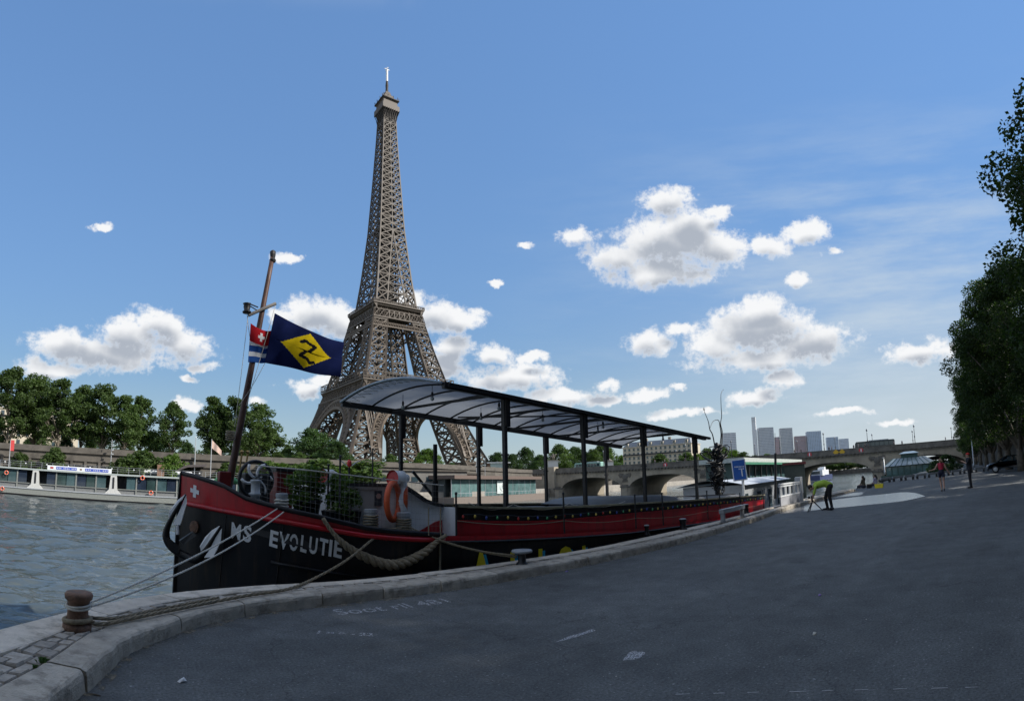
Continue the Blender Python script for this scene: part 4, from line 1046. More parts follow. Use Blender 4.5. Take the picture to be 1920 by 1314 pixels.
def bollard_with_rope(px, py, y, r, h, rope_m, turns, name='mooring_bitt', capm=None):
    p = at_y(px, py, y)
    m = MB(); m.lathe(p, [(r * 1.05, -h), (r, -h * 0.9), (r, h * 0.55), (r * 1.08, h * 0.6), (r * 1.08, h * 0.95), (r * 0.9, h)], 16); o = bpart(m, name, capm or M_grey, smooth=False)
    for i in range(turns):
        z = -h * 0.85 + i * (1.4 * h / max(turns, 1))
        k = MB(); k.tube([p + V(math.cos(a) * (r + 0.012), math.sin(a) * (r + 0.012), z + 0.006 * math.sin(3 * a + i)) for a in np.linspace(0, 2 * math.pi, 18)], 0.018, 6, False); k.build('rope_turn', rope_m, o, True)
    return p
BITT1 = bollard_with_rope(695, 972, 8.62, 0.115, 0.17, M_rope, 5)
BITT2 = bollard_with_rope(757, 980, 8.55, 0.12, 0.19, M_rope, 6)
BITT0 = bollard_with_rope(528, 941, 9.0, 0.10, 0.15, M_ropew, 4)

# cabin, side panels, terrace
def house():
    m = MB()
    prof = [(3.55, 0.45), (3.55, 1.60), (4.55, 1.60), (4.78, 1.55), (4.98, 1.44), (5.2, 1.31), (5.45, 1.23), (5.62, 1.20), (5.62, 0.45)]
    m.prism([V(x, 8.85, z) for x, z in prof], (0, 3.7, 0)); o = bpart(m, 'cabin', mat('cabin_white', (0.86, 0.87, 0.88), 0.45, var=0.04, scale=3), fix=True)
    e = MB(); rows = [[V(x, y, z + d) for y in (8.80, 12.6)] for x, z in prof[1:-1] for d in (0,)]
    for a, b in zip(prof[1:-1], prof[2:-1]):
        e.bar(V(a[0], 8.83, a[1] + 0.02), V(b[0], 8.83, b[1] + 0.02), 0.12, 0.06)
    e.build('roof_edge', M_iron, o)
    g = MB(); g.loft([[V(x, 8.9, z + 0.055), V(x, 12.5, z + 0.06)] for x, z in prof[1:-1]]); g.build('roof', M_green, o)
    d = MB(); d.box(V(3.95, 8.84, 1.12), (0.34, 0.03, 0.82)); d.build('door', mat('grey_door', (0.38, 0.37, 0.35), 0.6), o)
    d = MB(); d.box(V(4.16, 8.83, 1.38), (0.16, 0.03, 0.28)); d.build('poster', mat('poster_dark', (0.05, 0.05, 0.06), 0.5), o)
    d = MB(); d.lathe(V(4.16, 8.81, 1.42), [(0.05, -0.004), (0.05, 0.004)], 16, M=Matrix.Rotation(math.pi / 2, 3, 'X')); d.build('poster_disc', mat('poster_pink', (0.5, 0.3, 0.25), 0.5), o)
    d = MB(); d.box(V(4.3, 8.82, 1.62), (0.5, 0.08, 0.06)); d.build('lamp_bar', M_white, o)
    # red wave along the lower cabin side
    w = MB(); pts = [(3.3, 0.66), (3.3, 0.80), (3.9, 0.78), (4.5, 0.70), (4.9, 0.68), (5.2, 0.80), (5.45, 0.91), (5.62, 0.94), (5.62, 0.45), (3.3, 0.45)]
    w.prism([V(x, 8.835, z) for x, z in pts], (0, 0.01, 0)); bpart(w, 'red_wave', M_red, fix=True)
    # long side of the hold: red below, black strip above, rail plank
    XS = list(np.linspace(5.63, 22.0, 14))
    top = lambda x: interp([5.6, 7.7, 11.6, 22], [1.2, 1.07, 0.98, 0.67], x); rt = lambda x: interp([5.6, 7.7, 11.6, 22], [0.93, 0.78, 0.72, 0.45], x); lo = lambda x: sheer(x) - 0.05
    for s, y in ((-1, 8.38), (1, 13.02)):
        p = MB(); p.loft([[V(x, y, lo(x)), V(x, y, rt(x))] for x in XS]); bpart(p, 'coaming_panel', M_red)
        p = MB(); p.loft([[V(x, y - s * 0.004, rt(x)), V(x, y + s * 0.02, rt(x)), V(x, y + s * 0.02, rt(x) + 0.035), V(x, y, rt(x) + 0.035)] for x in XS]); bpart(p, 'red_moulding', M_red)
        p = MB(); p.loft([[V(x, y, rt(x) + 0.03), V(x, y, top(x))] for x in XS]); bpart(p, 'black_strip', M_black)
        p = MB(); p.loft([[V(x, y + s * 0.06, top(x)), V(x, y + s * 0.06, top(x) + 0.045), V(x, y - s * 0.12, top(x) + 0.045), V(x, y - s * 0.12, top(x))] for x in XS], True); bpart(p, 'rail_plank', mat('weathered_plank', (0.26, 0.24, 0.16), 0.8, var=0.3, scale=6))
    p = MB(); p.poly([V(5.63, 8.38, 0.4), V(5.63, 13.02, 0.4), V(5.63, 13.02, 1.2), V(5.63, 8.38, 1.2)]); bpart(p, 'end_bulkhead', M_white); p = MB(); p.poly([V(22.0, 8.38, 0.0), V(22.0, 13.02, 0.0), V(22.0, 13.02, 0.67), V(22.0, 8.38, 0.67)]); bpart(p, 'end_bulkhead', M_white)
    p = MB(); p.loft([[V(x, 8.4, top(x) - 0.06), V(x, 13.0, top(x) - 0.06)] for x in XS]); bpart(p, 'terrace_deck', M_pattern)
    # string of coloured bulbs on the strip
    cols = [(0.5, 0.05, 0.04), (0.6, 0.45, 0.08), (0.06, 0.1, 0.4), (0.08, 0.35, 0.15), (0.65, 0.5, 0.1)]
    bm = [mat('festoon_%d' % i, c, 0.25) for i, c in enumerate(cols)]
    x = 5.75; i = 0; me = MB(); me.ell((0, 0, 0), (0.026, 0.026, 0.036), 8, 6); base = me.mesh('bulb', smooth=True)
    meshes = []
    for b in bm: k = base.copy(); k.materials.append(b); meshes.append(k)
    wire = []
    while x < 21.8:
        p = V(x, 8.33, rt(x) + 0.10 + 0.012 * math.sin(i * 2.1)); ob = link('festoon_bulb', meshes[i % 5], None, barge); ob.location = p - ORIG[barge.name]
        wire.append(p + V(0, 0, 0.045)); wire.append(p + V(0.15, 0, 0.03)); x += 0.295; i += 1
    w = MB(); w.tube(wire, 0.006, 5); bpart(w, 'festoon_wire', M_iron)
    # hatch covers aft of the canopy
    for x0, x1, hgt in ((12.0, 16.2, 0.24), (16.8, 21.0, 0.12)):
        h = MB(); rows = []
        for x in np.linspace(x0, x1, 9):
            u = (x - x0) / (x1 - x0); zz = top(x) + hgt * (math.sin(math.pi * min(max(u, 0.0), 1)) ** 0.6 if hgt > 0.2 else 1)
            rows.append([V(x, 9.1, top(x) - 0.05), V(x, 9.15, zz - 0.04), V(x, 9.3, zz), V(x, 12.2, zz + 0.02), V(x, 12.3, top(x) - 0.05)])
        h.loft(rows); bpart(h, 'hatch_cover', mat('grey_tarpaulin', (0.15, 0.155, 0.165), 0.7, var=0.15, scale=2), smooth=True)
    for k in range(5):
        h = MB(); y = 9.3 + k * 0.65; h.bar(V(16.9, y, top(16.9) + 0.14), V(20.9, y, top(20.9) + 0.14), 0.07, 0.03); bpart(h, 'hatch_batten', M_iron)
    return top, rt
TOPZ, REDT = house()

# canopy over the terrace
def canopy():
    yn, yf = 8.6, 12.3
    A, B = at_y(831, 722, yn), at_y(1322, 822, yn); C, Dd = at_y(641, 757, yf), at_y(1165, 838, yf)
    rt = MB(); rt.bar(A, B, 0.1, 0.13); root = bpart(rt, 'canopy_beam', M_iron)
    g = MB(); g.bar(A + V(0.05, -0.09, 0.0), B + V(0.2, -0.09, 0.0), 0.09, 0.08); bpart(g, 'gutter', M_black)
    g = MB(); g.bar(C, Dd, 0.1, 0.14); bpart(g, 'canopy_beam', M_iron)
    n = 10
    def R_(u, w):  # u along, w across
        p = A.lerp(B, u).lerp(C.lerp(Dd, u), w); return p + V(0, 0, 0.30 * 4 * w * (1 - w) + 0.03)
    tarp = bpy.data.materials.get('canopy_sheet') or None
    tm = mat('canopy_sheet', (0.27, 0.28, 0.30), 0.95, var=0.08, scale=0.8, spec=0.08, dirt=(0.17, 0.17, 0.175), dscale=0.9, damt=0.6)
    nt = tm.node_tree; b = nt.nodes['Principled BSDF']; tr = nt.nodes.new('ShaderNodeBsdfTranslucent'); tr.inputs[0].default_value = (0.30, 0.32, 0.35, 1)
    mx = nt.nodes.new('ShaderNodeMixShader'); mx.inputs[0].default_value = 0.45; nt.links.new(b.outputs[0], mx.inputs[1]); nt.links.new(tr.outputs[0], mx.inputs[2]); nt.links.new(mx.outputs[0], nt.nodes['Material Output'].inputs[0])
    s = MB(); s.loft([[R_(u, w) + V(0, 0, 0.035 - 0.012 * math.sin(u * 40)) for w in np.linspace(0, 1, 15)] for u in np.linspace(0, 1, 28)]); bpart(s, 'roof_sheet', tm, smooth=True)
    for u in np.linspace(0.0, 1.0, 15):
        k = MB(); k.tube([R_(u, w) for w in np.linspace(0, 1, 13)], 0.024, 6); bpart(k, 'roof_rib', M_iron, smooth=True)
    for u in (0.12, 0.3, 0.48, 0.66, 0.84):
        k = MB(); k.bar(A.lerp(B, u), C.lerp(Dd, u), 0.05, 0.06); bpart(k, 'tie_beam', M_iron)
    k = MB(); k.bar(R_(0.48, 0.05), R_(0.3, 0.95), 0.04); bpart(k, 'brace', M_iron)
    k = MB(); k.tube([R_(0.0, w) + V(-0.04, 0, 0.01) for w in np.linspace(0, 1, 13)], 0.028, 8); bpart(k, 'front_hoop', mat('pale_blue_tube', (0.35, 0.42, 0.5), 0.4), smooth=True)
    z = MB(); pts = []
    for i in range(31): w = i / 30; pts.append(R_(0.004 if i % 2 else 0.03, w) + V(0, 0, -0.01))
    z.tube(pts, 0.006, 5); bpart(z, 'lacing', M_ropew)
    def post(px, ptop, y, zb=None, dark=True, px2=None):
        t = at_y(px, ptop, y); x = t.x; zt = (A.lerp(B, (x - A.x) / (B.x - A.x)) if y < 10 else C.lerp(Dd, (x - C.x) / (Dd.x - C.x))).z
        q = V(x, y, zb if zb is not None else TOPZ(x) - 0.1)
        p = MB(); p.bar(q, V(x, y, zt), 0.085, 0.085); o = bpart(p, 'canopy_post', M_iron)
        h = zt - q.z
        p = MB(); p.bar(V(x + 0.04, y, zt - h * 0.02), V(x + 0.04, y, zt - h * 0.26), 0.16, 0.13); p.build('roll_cover', M_black, o)
        p = MB(); p.box(q + V(0, 0, 0.12), (0.13, 0.13, 0.06)); p.build('post_foot', M_iron, o)
        p = MB(); p.box(q + V(0, 0, h * 0.5), (0.12, 0.12, 0.04)); p.build('post_clamp', M_iron, o)
    for px in (946, 1093, 1204, 1300): post(px, 800, yn)
    for px in (897, 1022, 1135): post(px, 830, yf)
    post(752, 800, yf, 0.9)
    p = MB(); p.bar(V(7.1, 12.2, 2.0), V(7.9, 12.2, 1.2), 0.06); bpart(p, 'brace', M_iron)
    # hanging lamps: things of their own
    hb_ = []
    for i, (u, w, d) in enumerate([(0.07, 0.35, 0.22), (0.09, 0.72, 0.22), (0.23, 0.3, 0.2), (0.30, 0.7, 0.2), (0.42, 0.45, 0.2), (0.55, 0.2, 0.2), (0.66, 0.5, 0.2), (0.78, 0.3, 0.2), (0.93, 0.35, 0.18)]):
        c = R_(u, w); t = thing('hanging_bulb', f'bare light bulb on a black flex under the canopy, {ORD[i]} from the bow', 'light bulb', c, 'bulbs hanging under the canopy')
        m = MB(); m.tube([c, c - V(0, 0, d)], 0.006, 5); m.build('flex', M_iron, t)
        m = MB(); m.lathe(c - V(0, 0, d), [(0.022, 0.05), (0.03, 0.0), (0.028, -0.05), (0.01, -0.06)], 8); m.build('socket', M_iron, t)
        m = MB(); m.ell(c - V(0, 0, d + 0.1), (0.045, 0.045, 0.055), 10, 8); m.build('bulb', mat('clear_bulb', (0.4, 0.42, 0.42), 0.1, spec=0.9), t, True)
canopy()

def cowl(px, py, y, r, turn, zb):
    c = at_y(px, py, y); d = V(math.cos(turn), math.sin(turn), 0.12).normalized()
    m = MB(); m.tube([V(c.x + 0.2, y + 0.05, zb), V(c.x + 0.2, y + 0.05, c.z - 0.16)], r * 0.72, 14); o = bpart(m, 'ventilator', M_white, smooth=True)
    k = MB(); pts = [V(c.x + 0.2, y + 0.05, c.z - 0.17), V(c.x + 0.2, y + 0.05, c.z - 0.04), V(c.x + 0.17, y + 0.04, c.z + 0.03), c + V(0.06, 0.01, 0.01), c + d * 0.06]
    k.tube(pts, [r * 0.72, r * 0.8, r * 0.92, r, r * 1.12], 16, False); k.tube([pts[2], c + V(0.33, 0.08, 0.0)], [r * 0.85, r * 0.6], 14); k.build('cowl', M_white, o, True)
    k = MB(); k.lathe(c + d * 0.03, [(0.01, 0.0), (r * 0.98, 0.0), (r * 1.06, 0.025)], 16, M=d.to_track_quat('Z', 'Y').to_matrix(), cap=False); k.build('cowl_mouth', mat('red_cowl', (0.45, 0.015, 0.015), 0.4), o)
cowl(739, 897, 8.75, 0.135, math.radians(205), 0.75)
cowl(607, 893, 9.9, 0.13, math.radians(215), 0.8)

# stack, small fittings, red box, stanchions, net
def fittings():
    p = at_y(816, 930, 11.4); m = MB(); m.tube([V(p.x, 11.4, 1.0), at_y(816, 833, 11.4)], 0.055, 12); o = bpart(m, 'exhaust_stack', M_black); 
    m = MB(); m.tube([V(p.x, 11.4, 1.2), V(p.x, 11.4, 1.75)], 0.085, 12); m.build('stack_base', M_black, o)
    a, b = at_y(512, 906, 10.6), at_y(541, 930, 10.6); m = MB(); m.box(V((a.x + b.x) / 2, 10.6, (a.z + b.z) / 2), (b.x - a.x, 0.5, a.z - b.z + 0.5)); o = bpart(m, 'deck_locker', mat('dark_red_paint', (0.22, 0.015, 0.015), 0.5), bevel=0.02)
    m = MB(); m.box(V((a.x + b.x) / 2, 10.6, a.z + 0.28), (b.x - a.x + 0.06, 0.56, 0.08)); m.build('lid', M_iron, o)
    for px, pt, pb, y in ((638, 856, 985, 8.75), (616, 872, 985, 9.3), (699, 842, 980, 12.0), (855, 925, 1000, 8.28), (1056, 925, 1003, 8.28), (1190, 928, 990, 8.28), (1241, 925, 980, 8.28), (1325, 921, 975, 8.28), (1348, 915, 968, 8.28), (1387, 925, 960, 8.28), (1430, 918, 955, 8.28)):
        t = at_y(px, pt, y); zb = sheer(t.x) - 0.02 if y < 8.5 else 0.6
        m = MB(); m.tube([V(t.x, y, zb), t], 0.02, 8); o = bpart(m, 'stanchion', M_iron)
        m = MB(); m.ell(t, (0.03, 0.03, 0.03), 8, 6); m.build('finial', M_iron, o)
    # sagging guard ropes between the outer stanchions
    xs = [at_y(px, 930, 8.28).x for px in (855, 1056, 1190, 1325, 1430)]
    for a, b in zip(xs, xs[1:]):
        m = MB(); m.tube(sag(V(a, 8.27, sheer(a) + 0.28), V(b, 8.27, sheer(b) + 0.28), 0.07, 10), 0.008, 5); bpart(m, 'guard_rope', M_rope)
    for a, b in ((5.9, 7.1), (7.1, 8.9), (8.9, 11.2)):
        m = MB(); m.tube(sag(V(a, 8.35, TOPZ(a) + 0.1), V(b, 8.35, TOPZ(b) + 0.1), 0.12, 12), 0.007, 5); bpart(m, 'slack_cord', M_ropew)
    # safety net on the fore part
    net = MB()
    def npt(u, w):
        x = lerp(1.9, 5.5, u); return V(x, 8.62 + max(0, (2.6 - x)) * 0.75, lerp(sheer(x) + 0.06, lerp(1.92, 1.62, u), w))
    for i in range(40): net.tube([npt(i / 39, w) + V(0, 0, 0) for w in (0, 0.33, 0.66, 1)], 0.0017, 4, False)
    for j in range(9): net.tube([npt(u, j / 8) - V(0, 0, 0.015 * math.sin(u * 9)) for u in np.linspace(0, 1, 24)], 0.0017, 4, False)
    bpart(net, 'safety_net', mat('net_cord', (0.30, 0.30, 0.29), 0.8), kind='stuff')
    m = MB(); m.tube([npt(u, 1.0) for u in np.linspace(0, 1, 20)], 0.012, 6); bpart(m, 'net_top_line', M_ropew)
    # red marker with two pale horns on a pole
    t = at_y(655, 868, 10.2); m = MB(); m.tube([V(t.x, 10.2, 1.0), t], 0.022, 8); o = bpart(m, 'signal_pole', M_iron)
    m = MB(); m.lathe(t, [(0.02, -0.09), (0.05, -0.05), (0.05, 0.02), (0.02, 0.07)], 10); m.build('red_marker', mat('signal_red', (0.6, 0.02, 0.02), 0.4), o)
    for s in (-1, 1):
        m = MB(); m.tube([t + V(s * 0.05, 0, -0.06), t + V(s * 0.16, 0, 0.02), t + V(s * 0.27, 0, 0.07)], [0.014, 0.012, 0.006], 6); m.build('horn', M_white, o)
fittings()

def fender():
    # heavy plaited rope fender slung along the bow
    ctrl = [(606, 972), (625, 1000), (650, 1025), (690, 1047), (730, 1058), (765, 1050), (795, 1032), (815, 1014), (832, 1003)]
    pts = smooth_line([hull_pt(hull_hit(x, y).x, hull_hit(x, y).z, 0.07) for x, y in ctrl], 10)
    root = thing('rope_fender', 'thick plaited brown rope fender slung along the bow of the barge', 'fender', pts[40])
    n = len(pts)
    for s in range(3):
        m = MB(); line = []
        for i, p in enumerate(pts):
            a = i * 0.62 + s * 2.094; fat = 0.018 + 0.034 * max(0.0, math.sin(math.pi * min(max((i / n - 0.12) / 0.8, 0), 1)))
            d = (pts[min(i + 1, n - 1)] - pts[max(i - 1, 0)]).normalized(); sd = V(0, -1, 0); up = d.cross(sd)
            line.append(p + (sd * math.cos(a) + up * math.sin(a)) * fat)
        m.tube(line, [0.02 + 0.028 * max(0.0, math.sin(math.pi * min(max((i / n - 0.1) / 0.85, 0), 1))) for i in range(n)], 7); m.build('strand', M_rope, root, True)
    for px in (823, 800):
        m = MB(); p = hull_pt(hull_hit(px, 1003).x, hull_hit(px, 1003).z, 0.05); m.tube([p, p + V(0, 0, 0.5 - p.z * 0)], 0.012, 5)
        m.build('hanger', M_rope, root)
    m = MB(); p = hull_hit(823, 1015); m.tube([p + V(0, -0.03, 0.05), p + V(0, -0.03, -0.9)], 0.022, 6); m.build('tail', M_rope, root)
fender()

def flag(name, label, hoist_top, hoist_bot, fly_top, fly_bot, y, mats_fn, nx=40, ny=24, amp=0.05):
    a, b, c, d = at_y(*hoist_top, y), at_y(*hoist_bot, y), at_y(*fly_top, y + 0.25), at_y(*fly_bot, y + 0.25)
    m = MB(); mats, fn = mats_fn; rows = []
    for j in range(ny + 1):
        w = j / ny; row = []
        for i in range(nx + 1):
            u = i / nx; p = a.lerp(c, u).lerp(b.lerp(d, u), w)
            row.append(p + V(0, amp * u * math.sin(u * 9 + w * 2.2) + 0.02 * u * math.sin(w * 7 + u * 5), 0.35 * amp * math.sin(u * 7.5) * u + (-0.06 * math.sin(math.pi * u) if w < 0.5 else 0.0)))
        rows.append(row)
    ids = [m.add(r) for r in rows]
    for j in range(ny):
        for i in range(nx):
            m.mi = fn((i + 0.5) / nx, (j + 0.5) / ny); m.face(ids[j] + i, ids[j] + i + 1, ids[j + 1] + i + 1, ids[j + 1] + i)
    o = m.build(name, mats, None, True, org=a, label=label, cat='flag')
    sm = o.modifiers.new('cloth', 'SOLIDIFY'); sm.thickness = 0.004
def clothm(n, c): 
    m = mat(n, c, 0.9, var=0.06, scale=6, spec=0.15); nt = m.node_tree; b = nt.nodes['Principled BSDF']; t = nt.nodes.new('ShaderNodeBsdfTranslucent'); t.inputs[0].default_value = (*c, 1); x = nt.nodes.new('ShaderNodeMixShader'); x.inputs[0].default_value = 0.35
    nt.links.new(b.outputs[0], x.inputs[1]); nt.links.new(t.outputs[0], x.inputs[2]); nt.links.new(x.outputs[0], nt.nodes['Material Output'].inputs[0]); return m
navy, yel, blk = clothm('flag_navy', (0.004, 0.011, 0.07)), clothm('flag_yellow', (0.72, 0.55, 0.01)), clothm('flag_black', (0.012, 0.012, 0.014))
def in_poly(x, y, P):
    c = False; n = len(P)
    for i in range(n):
        (x0, y0), (x1, y1) = P[i], P[(i + 1) % n]
        if (y0 > y) != (y1 > y) and x < (x1 - x0) * (y - y0) / (y1 - y0) + x0: c = not c
    return c
def seg_d(x, y, a, b):
    t = max(0, min(1, ((x - a[0]) * (b[0] - a[0]) + (y - a[1]) * (b[1] - a[1])) / ((b[0] - a[0]) ** 2 + (b[1] - a[1]) ** 2 + 1e-9)))
    return math.hypot(x - a[0] - t * (b[0] - a[0]), y - a[1] - t * (b[1] - a[1]))
ZST = [((0.40, 0.33), (0.45, 0.27)), ((0.45, 0.27), (0.52, 0.31)), ((0.52, 0.31), (0.60, 0.33)), ((0.60, 0.33), (0.42, 0.68)), ((0.42, 0.68), (0.52, 0.70)), ((0.52, 0.70), (0.57, 0.78)), ((0.57, 0.78), (0.62, 0.74)), ((0.45, 0.50), (0.56, 0.53))]
def fn_big(u, v):
    if abs(u - 0.5) / 0.36 + abs(v - 0.5) / 0.43 < 1:
        if min(seg_d(u * 1.45, v, (a[0] * 1.45, a[1]), (b[0] * 1.45, b[1])) for a, b in ZST) < 0.034: return 2
        return 1
    return 0
flag('ship_flag', 'navy blue flag with a yellow lozenge and black Z flying from the mast', (515, 587), (496, 680), (645, 643), (636, 709), CY - 0.12, ([navy, yel, blk], fn_big), 110, 70)
fr, fw, fb = clothm('flag_red', (0.55, 0.02, 0.03)), clothm('flag_white', (0.85, 0.86, 0.88)), clothm('flag_blue', (0.03, 0.12, 0.42))
def fn_small(u, v):
    if v < 0.44:
        uu, vv = u - 0.5, v - 0.22
        if (abs(uu) < 0.05 and abs(vv) < 0.12) or (abs(uu) < 0.14 and abs(vv) < 0.045): return 1
        return 0
    return 1 if (v < 0.57 or 0.72 < v < 0.85) else 2
flag('striped_flag', 'small red, white and blue striped flag with a white cross beside the mast', (470, 606), (465, 679), (512, 620), (503, 681), CY - 0.16, ([fr, fw, fb], fn_small), 50, 50, 0.03)

# lifebuoys hung on the ventilator
def ring_buoy(name, label, c, nrm, r, tube_r, m1, group=None, bands=True):
    root = thing(name, label, 'lifebuoy', c, group); nrm = Vector(nrm).normalized(); sd = nrm.cross(V(0, 0, 1)).normalized(); up = sd.cross(nrm)
    m = MB(); n = 28
    m.loft([[Vector(c) + (sd * math.cos(a) + up * math.sin(a)) * (r + tube_r * math.cos(b)) + nrm * tube_r * math.sin(b) for b in np.linspace(0, 2 * math.pi, 10)[:-1]] for a in np.linspace(0, 2 * math.pi, n + 1)], True); m.build('ring', m1, root, True)
    if bands:
        for k in range(4):
            a0 = math.pi / 4 + k * math.pi / 2; m = MB()
            m.loft([[Vector(c) + (sd * math.cos(a) + up * math.sin(a)) * (r + tube_r * 1.06 * math.cos(b)) + nrm * tube_r * 1.06 * math.sin(b) for b in np.linspace(0, 2 * math.pi, 10)[:-1]] for a in np.linspace(a0 - 0.1, a0 + 0.1, 4)], True); m.build('band', M_white, root, True)
p = at_y(737, 940, 8.6); ring_buoy('lifebuoy', 'orange lifebuoy hanging edge-on from the white ventilator of the barge', p, (0.63, -0.77, 0), 0.33, 0.055, M_orange, bands=False)
p = at_y(757, 932, 8.95); ring_buoy('lifebuoy', 'orange lifebuoy behind the white ventilator, against the cabin side', p, (-0.9, 0.42, 0), 0.27, 0.05, M_orange, bands=False)
# ---- things standing on the barge
def deck_plant(name, label, px0, px1, ytop, y, zb, n, leaf, m_, stems=14, planter=True):
    a, b = at_y(px0, 960, y), at_y(px1, 960, y); t = at_y((px0 + px1) / 2, ytop, y); c = V((a.x + b.x) / 2, y, zb); w = (b.x - a.x) / 2; root = thing(name, label, 'plant', c); rng = np.random.default_rng(px0)
    h = t.z - zb; cen = [(c.x + rng.uniform(-w, w) * 0.85, y + rng.uniform(-0.25, 0.25), zb + h * rng.uniform(0.3, 0.95)) for _ in range(26)]
    me = leaf_mesh('foliage', [(x - c.x, yy - c.y, z - c.z) for x, yy, z in cen], [0.13] * 26, [n // 26] * 26, leaf, rng, 1.0); me.materials.append(m_)
    o = bpy.data.objects.new('foliage', me); COL.objects.link(o); o.parent = root
    m = MB()
    for k in range(stems): q = cen[k % 26]; m.tube([V(c.x + rng.uniform(-w, w) * 0.5, y + rng.uniform(-0.1, 0.1), zb + 0.25), V((q[0] + c.x) / 2, q[1], (q[2] + zb) / 2 + 0.1), V(*q)], 0.008, 5)
    m.build('stems', M_bark, root, kind='stuff')
    if planter: m = MB(); m.lathe(V(c.x, y, zb), [(0.16, 0), (0.22, 0.1), (0.26, 0.33), (0.29, 0.34), (0.29, 0.38), (0.24, 0.38), (0.23, 0.34)], 18); m.build('pot', M_black, root, True)
deck_plant('deck_shrub', 'leafy dark green shrub on the foredeck behind the net', 545, 604, 878, 9.4, 0.95, 2600, 0.035, M_leafl)
deck_plant('potted_plant', 'tall light green plant in a black pot beside the white cabin', 622, 660, 882, 9.0, 0.62, 2200, 0.04, M_leafl)
p = at_y(640, 968, 8.95); root = thing('planter_trough', 'wide dark planter trough on the foredeck rail', 'planter', p); m = MB(); m.prism([p + V(x, -0.14, z) for x, z in ((-0.34, 0.1), (0.34, 0.1), (0.27, -0.2), (-0.27, -0.2))], (0, 0.28, 0)); m.build('trough', M_black, root, fix=True)
m = MB(); m.box(p + V(0, 0, 0.1), (0.62, 0.24, 0.03)); m.build('soil', M_dirt, root)
for k in range(7): m = MB(); m.tube([p + V(-0.3 + 0.1 * k, 0.02, 0.1), p + V(-0.3 + 0.1 * k, 0.02, 0.26)], 0.006, 5); m.build('label_stick', M_ropew, root)
p = at_y(424, 900, 11.0); root = thing('green_cover', 'bright green fabric cover on the foredeck beside the mast', 'cover', p); m = MB(); m.lathe(p, [(0.3, -0.08), (0.24, 0.02), (0.12, 0.1), (0.02, 0.14)], 14); m.build('canopy', mat('green_fabric', (0.12, 0.42, 0.14), 0.6), root, True)
m = MB(); m.tube([p + V(0, 0, 0.12), p - V(0, 0, 0.6)], 0.02, 6); m.build('pole', M_iron, root)

# black tangled metal sculpture aft, blue notice board, stern mast
def sculpture():
    c = at_y(1346, 905, 9.7); c.z = TOPZ(c.x) - 0.05; root = thing('scrap_sculpture', 'tangled black scrap-metal sculpture with thin raised feelers on the stern', 'sculpture', c); rng = random.Random(5)
    t = at_y(1346, 838, 9.7).z
    m = MB()
    for k in range(70):
        a0 = rng.uniform(0, 6.28); z0 = lerp(c.z + 0.2, t - 0.2, rng.random()); r0 = rng.uniform(0.05, 0.5)*(0.5+0.7*(z0-c.z)/(t-c.z)); pts = []
        for i in range(7):
            a = a0 + i * rng.uniform(0.3, 0.8); rr = r0 * (1 + 0.35 * math.sin(i * 1.3 + k)); pts.append(V(c.x + rr * math.cos(a) * 1.5, c.y + rr * math.sin(a) * 0.9, z0 + 0.22 * math.sin(i * 0.9 + k) + 0.03 * i))
        m.tube(pts, [0.022, 0.028, 0.028, 0.025, 0.02, 0.016, 0.008], 6)
    m.build('tangled_bars', M_black, root, True)
    m = MB(); m.ell(V(c.x, c.y, lerp(c.z, t, 0.45)), (0.36, 0.26, 0.42), 12, 8); m.lathe(c, [(0.28, 0), (0.16, 0.2), (0.1, 0.5)], 10); m.build('core', M_black, root, True)
    m = MB(); m.lathe(V(c.x + 0.1, c.y, t + 0.02), [(0.09, -0.14), (0.12, 0.0), (0.1, 0.12), (0.03, 0.17)], 10); m.build('helmet', M_black, root, True)
    for pts in ([(1340, 835), (1336, 815), (1331, 805), (1328, 790), (1322, 775), (1320, 768)], [(1350, 835), (1352, 815), (1350, 800), (1347, 788), (1337, 790), (1330, 806)], [(1353, 838), (1354, 810), (1351, 795), (1353, 780), (1352, 760), (1352, 738), (1357, 730)]):
        m = MB(); q = smooth_line([at_y(x, y, 9.7) for x, y in pts], 4); m.tube(q, [lerp(0.03, 0.008, i / (len(q) - 1)) for i in range(len(q))], 6); m.build('feeler', M_black, root, True)
    m = MB(); e = at_y(1320, 768, 9.7)
    for k in range(5): m.tube([e, e + V(0.1 * math.cos(k * 0.75 + 0.1), 0, 0.1 * math.sin(k * 0.75 + 0.1))], 0.006, 5)
    m.ell(e, (0.03, 0.03, 0.03), 8, 6); m.build('feeler_tip', M_black, root)
sculpture()
p = at_y(1453, 925, 9.2); m = MB(); root = thing('stern_pole', 'tall black pole with a thin aerial at the stern of the barge', 'mast', V(p.x, 9.2, 0.3))
m.tube([V(p.x, 9.2, 0.3), at_y(1454, 850, 9.2)], 0.07, 8); m.build('pole', M_black, root); m = MB(); m.tube([at_y(1454, 850, 9.2), at_y(1453, 812, 9.2)], 0.012, 5); m.build('aerial', M_iron, root)

# turn everything built in the barge's frame into place
for o in [o for o in bpy.data.objects if o not in BEFORE and o.parent is None]:
    o.matrix_world = B_M @ Matrix.Translation(o.location)
BITT0, BITT1, BITT2 = B_M @ BITT0, B_M @ BITT1, B_M @ BITT2
at_y = world_at_y

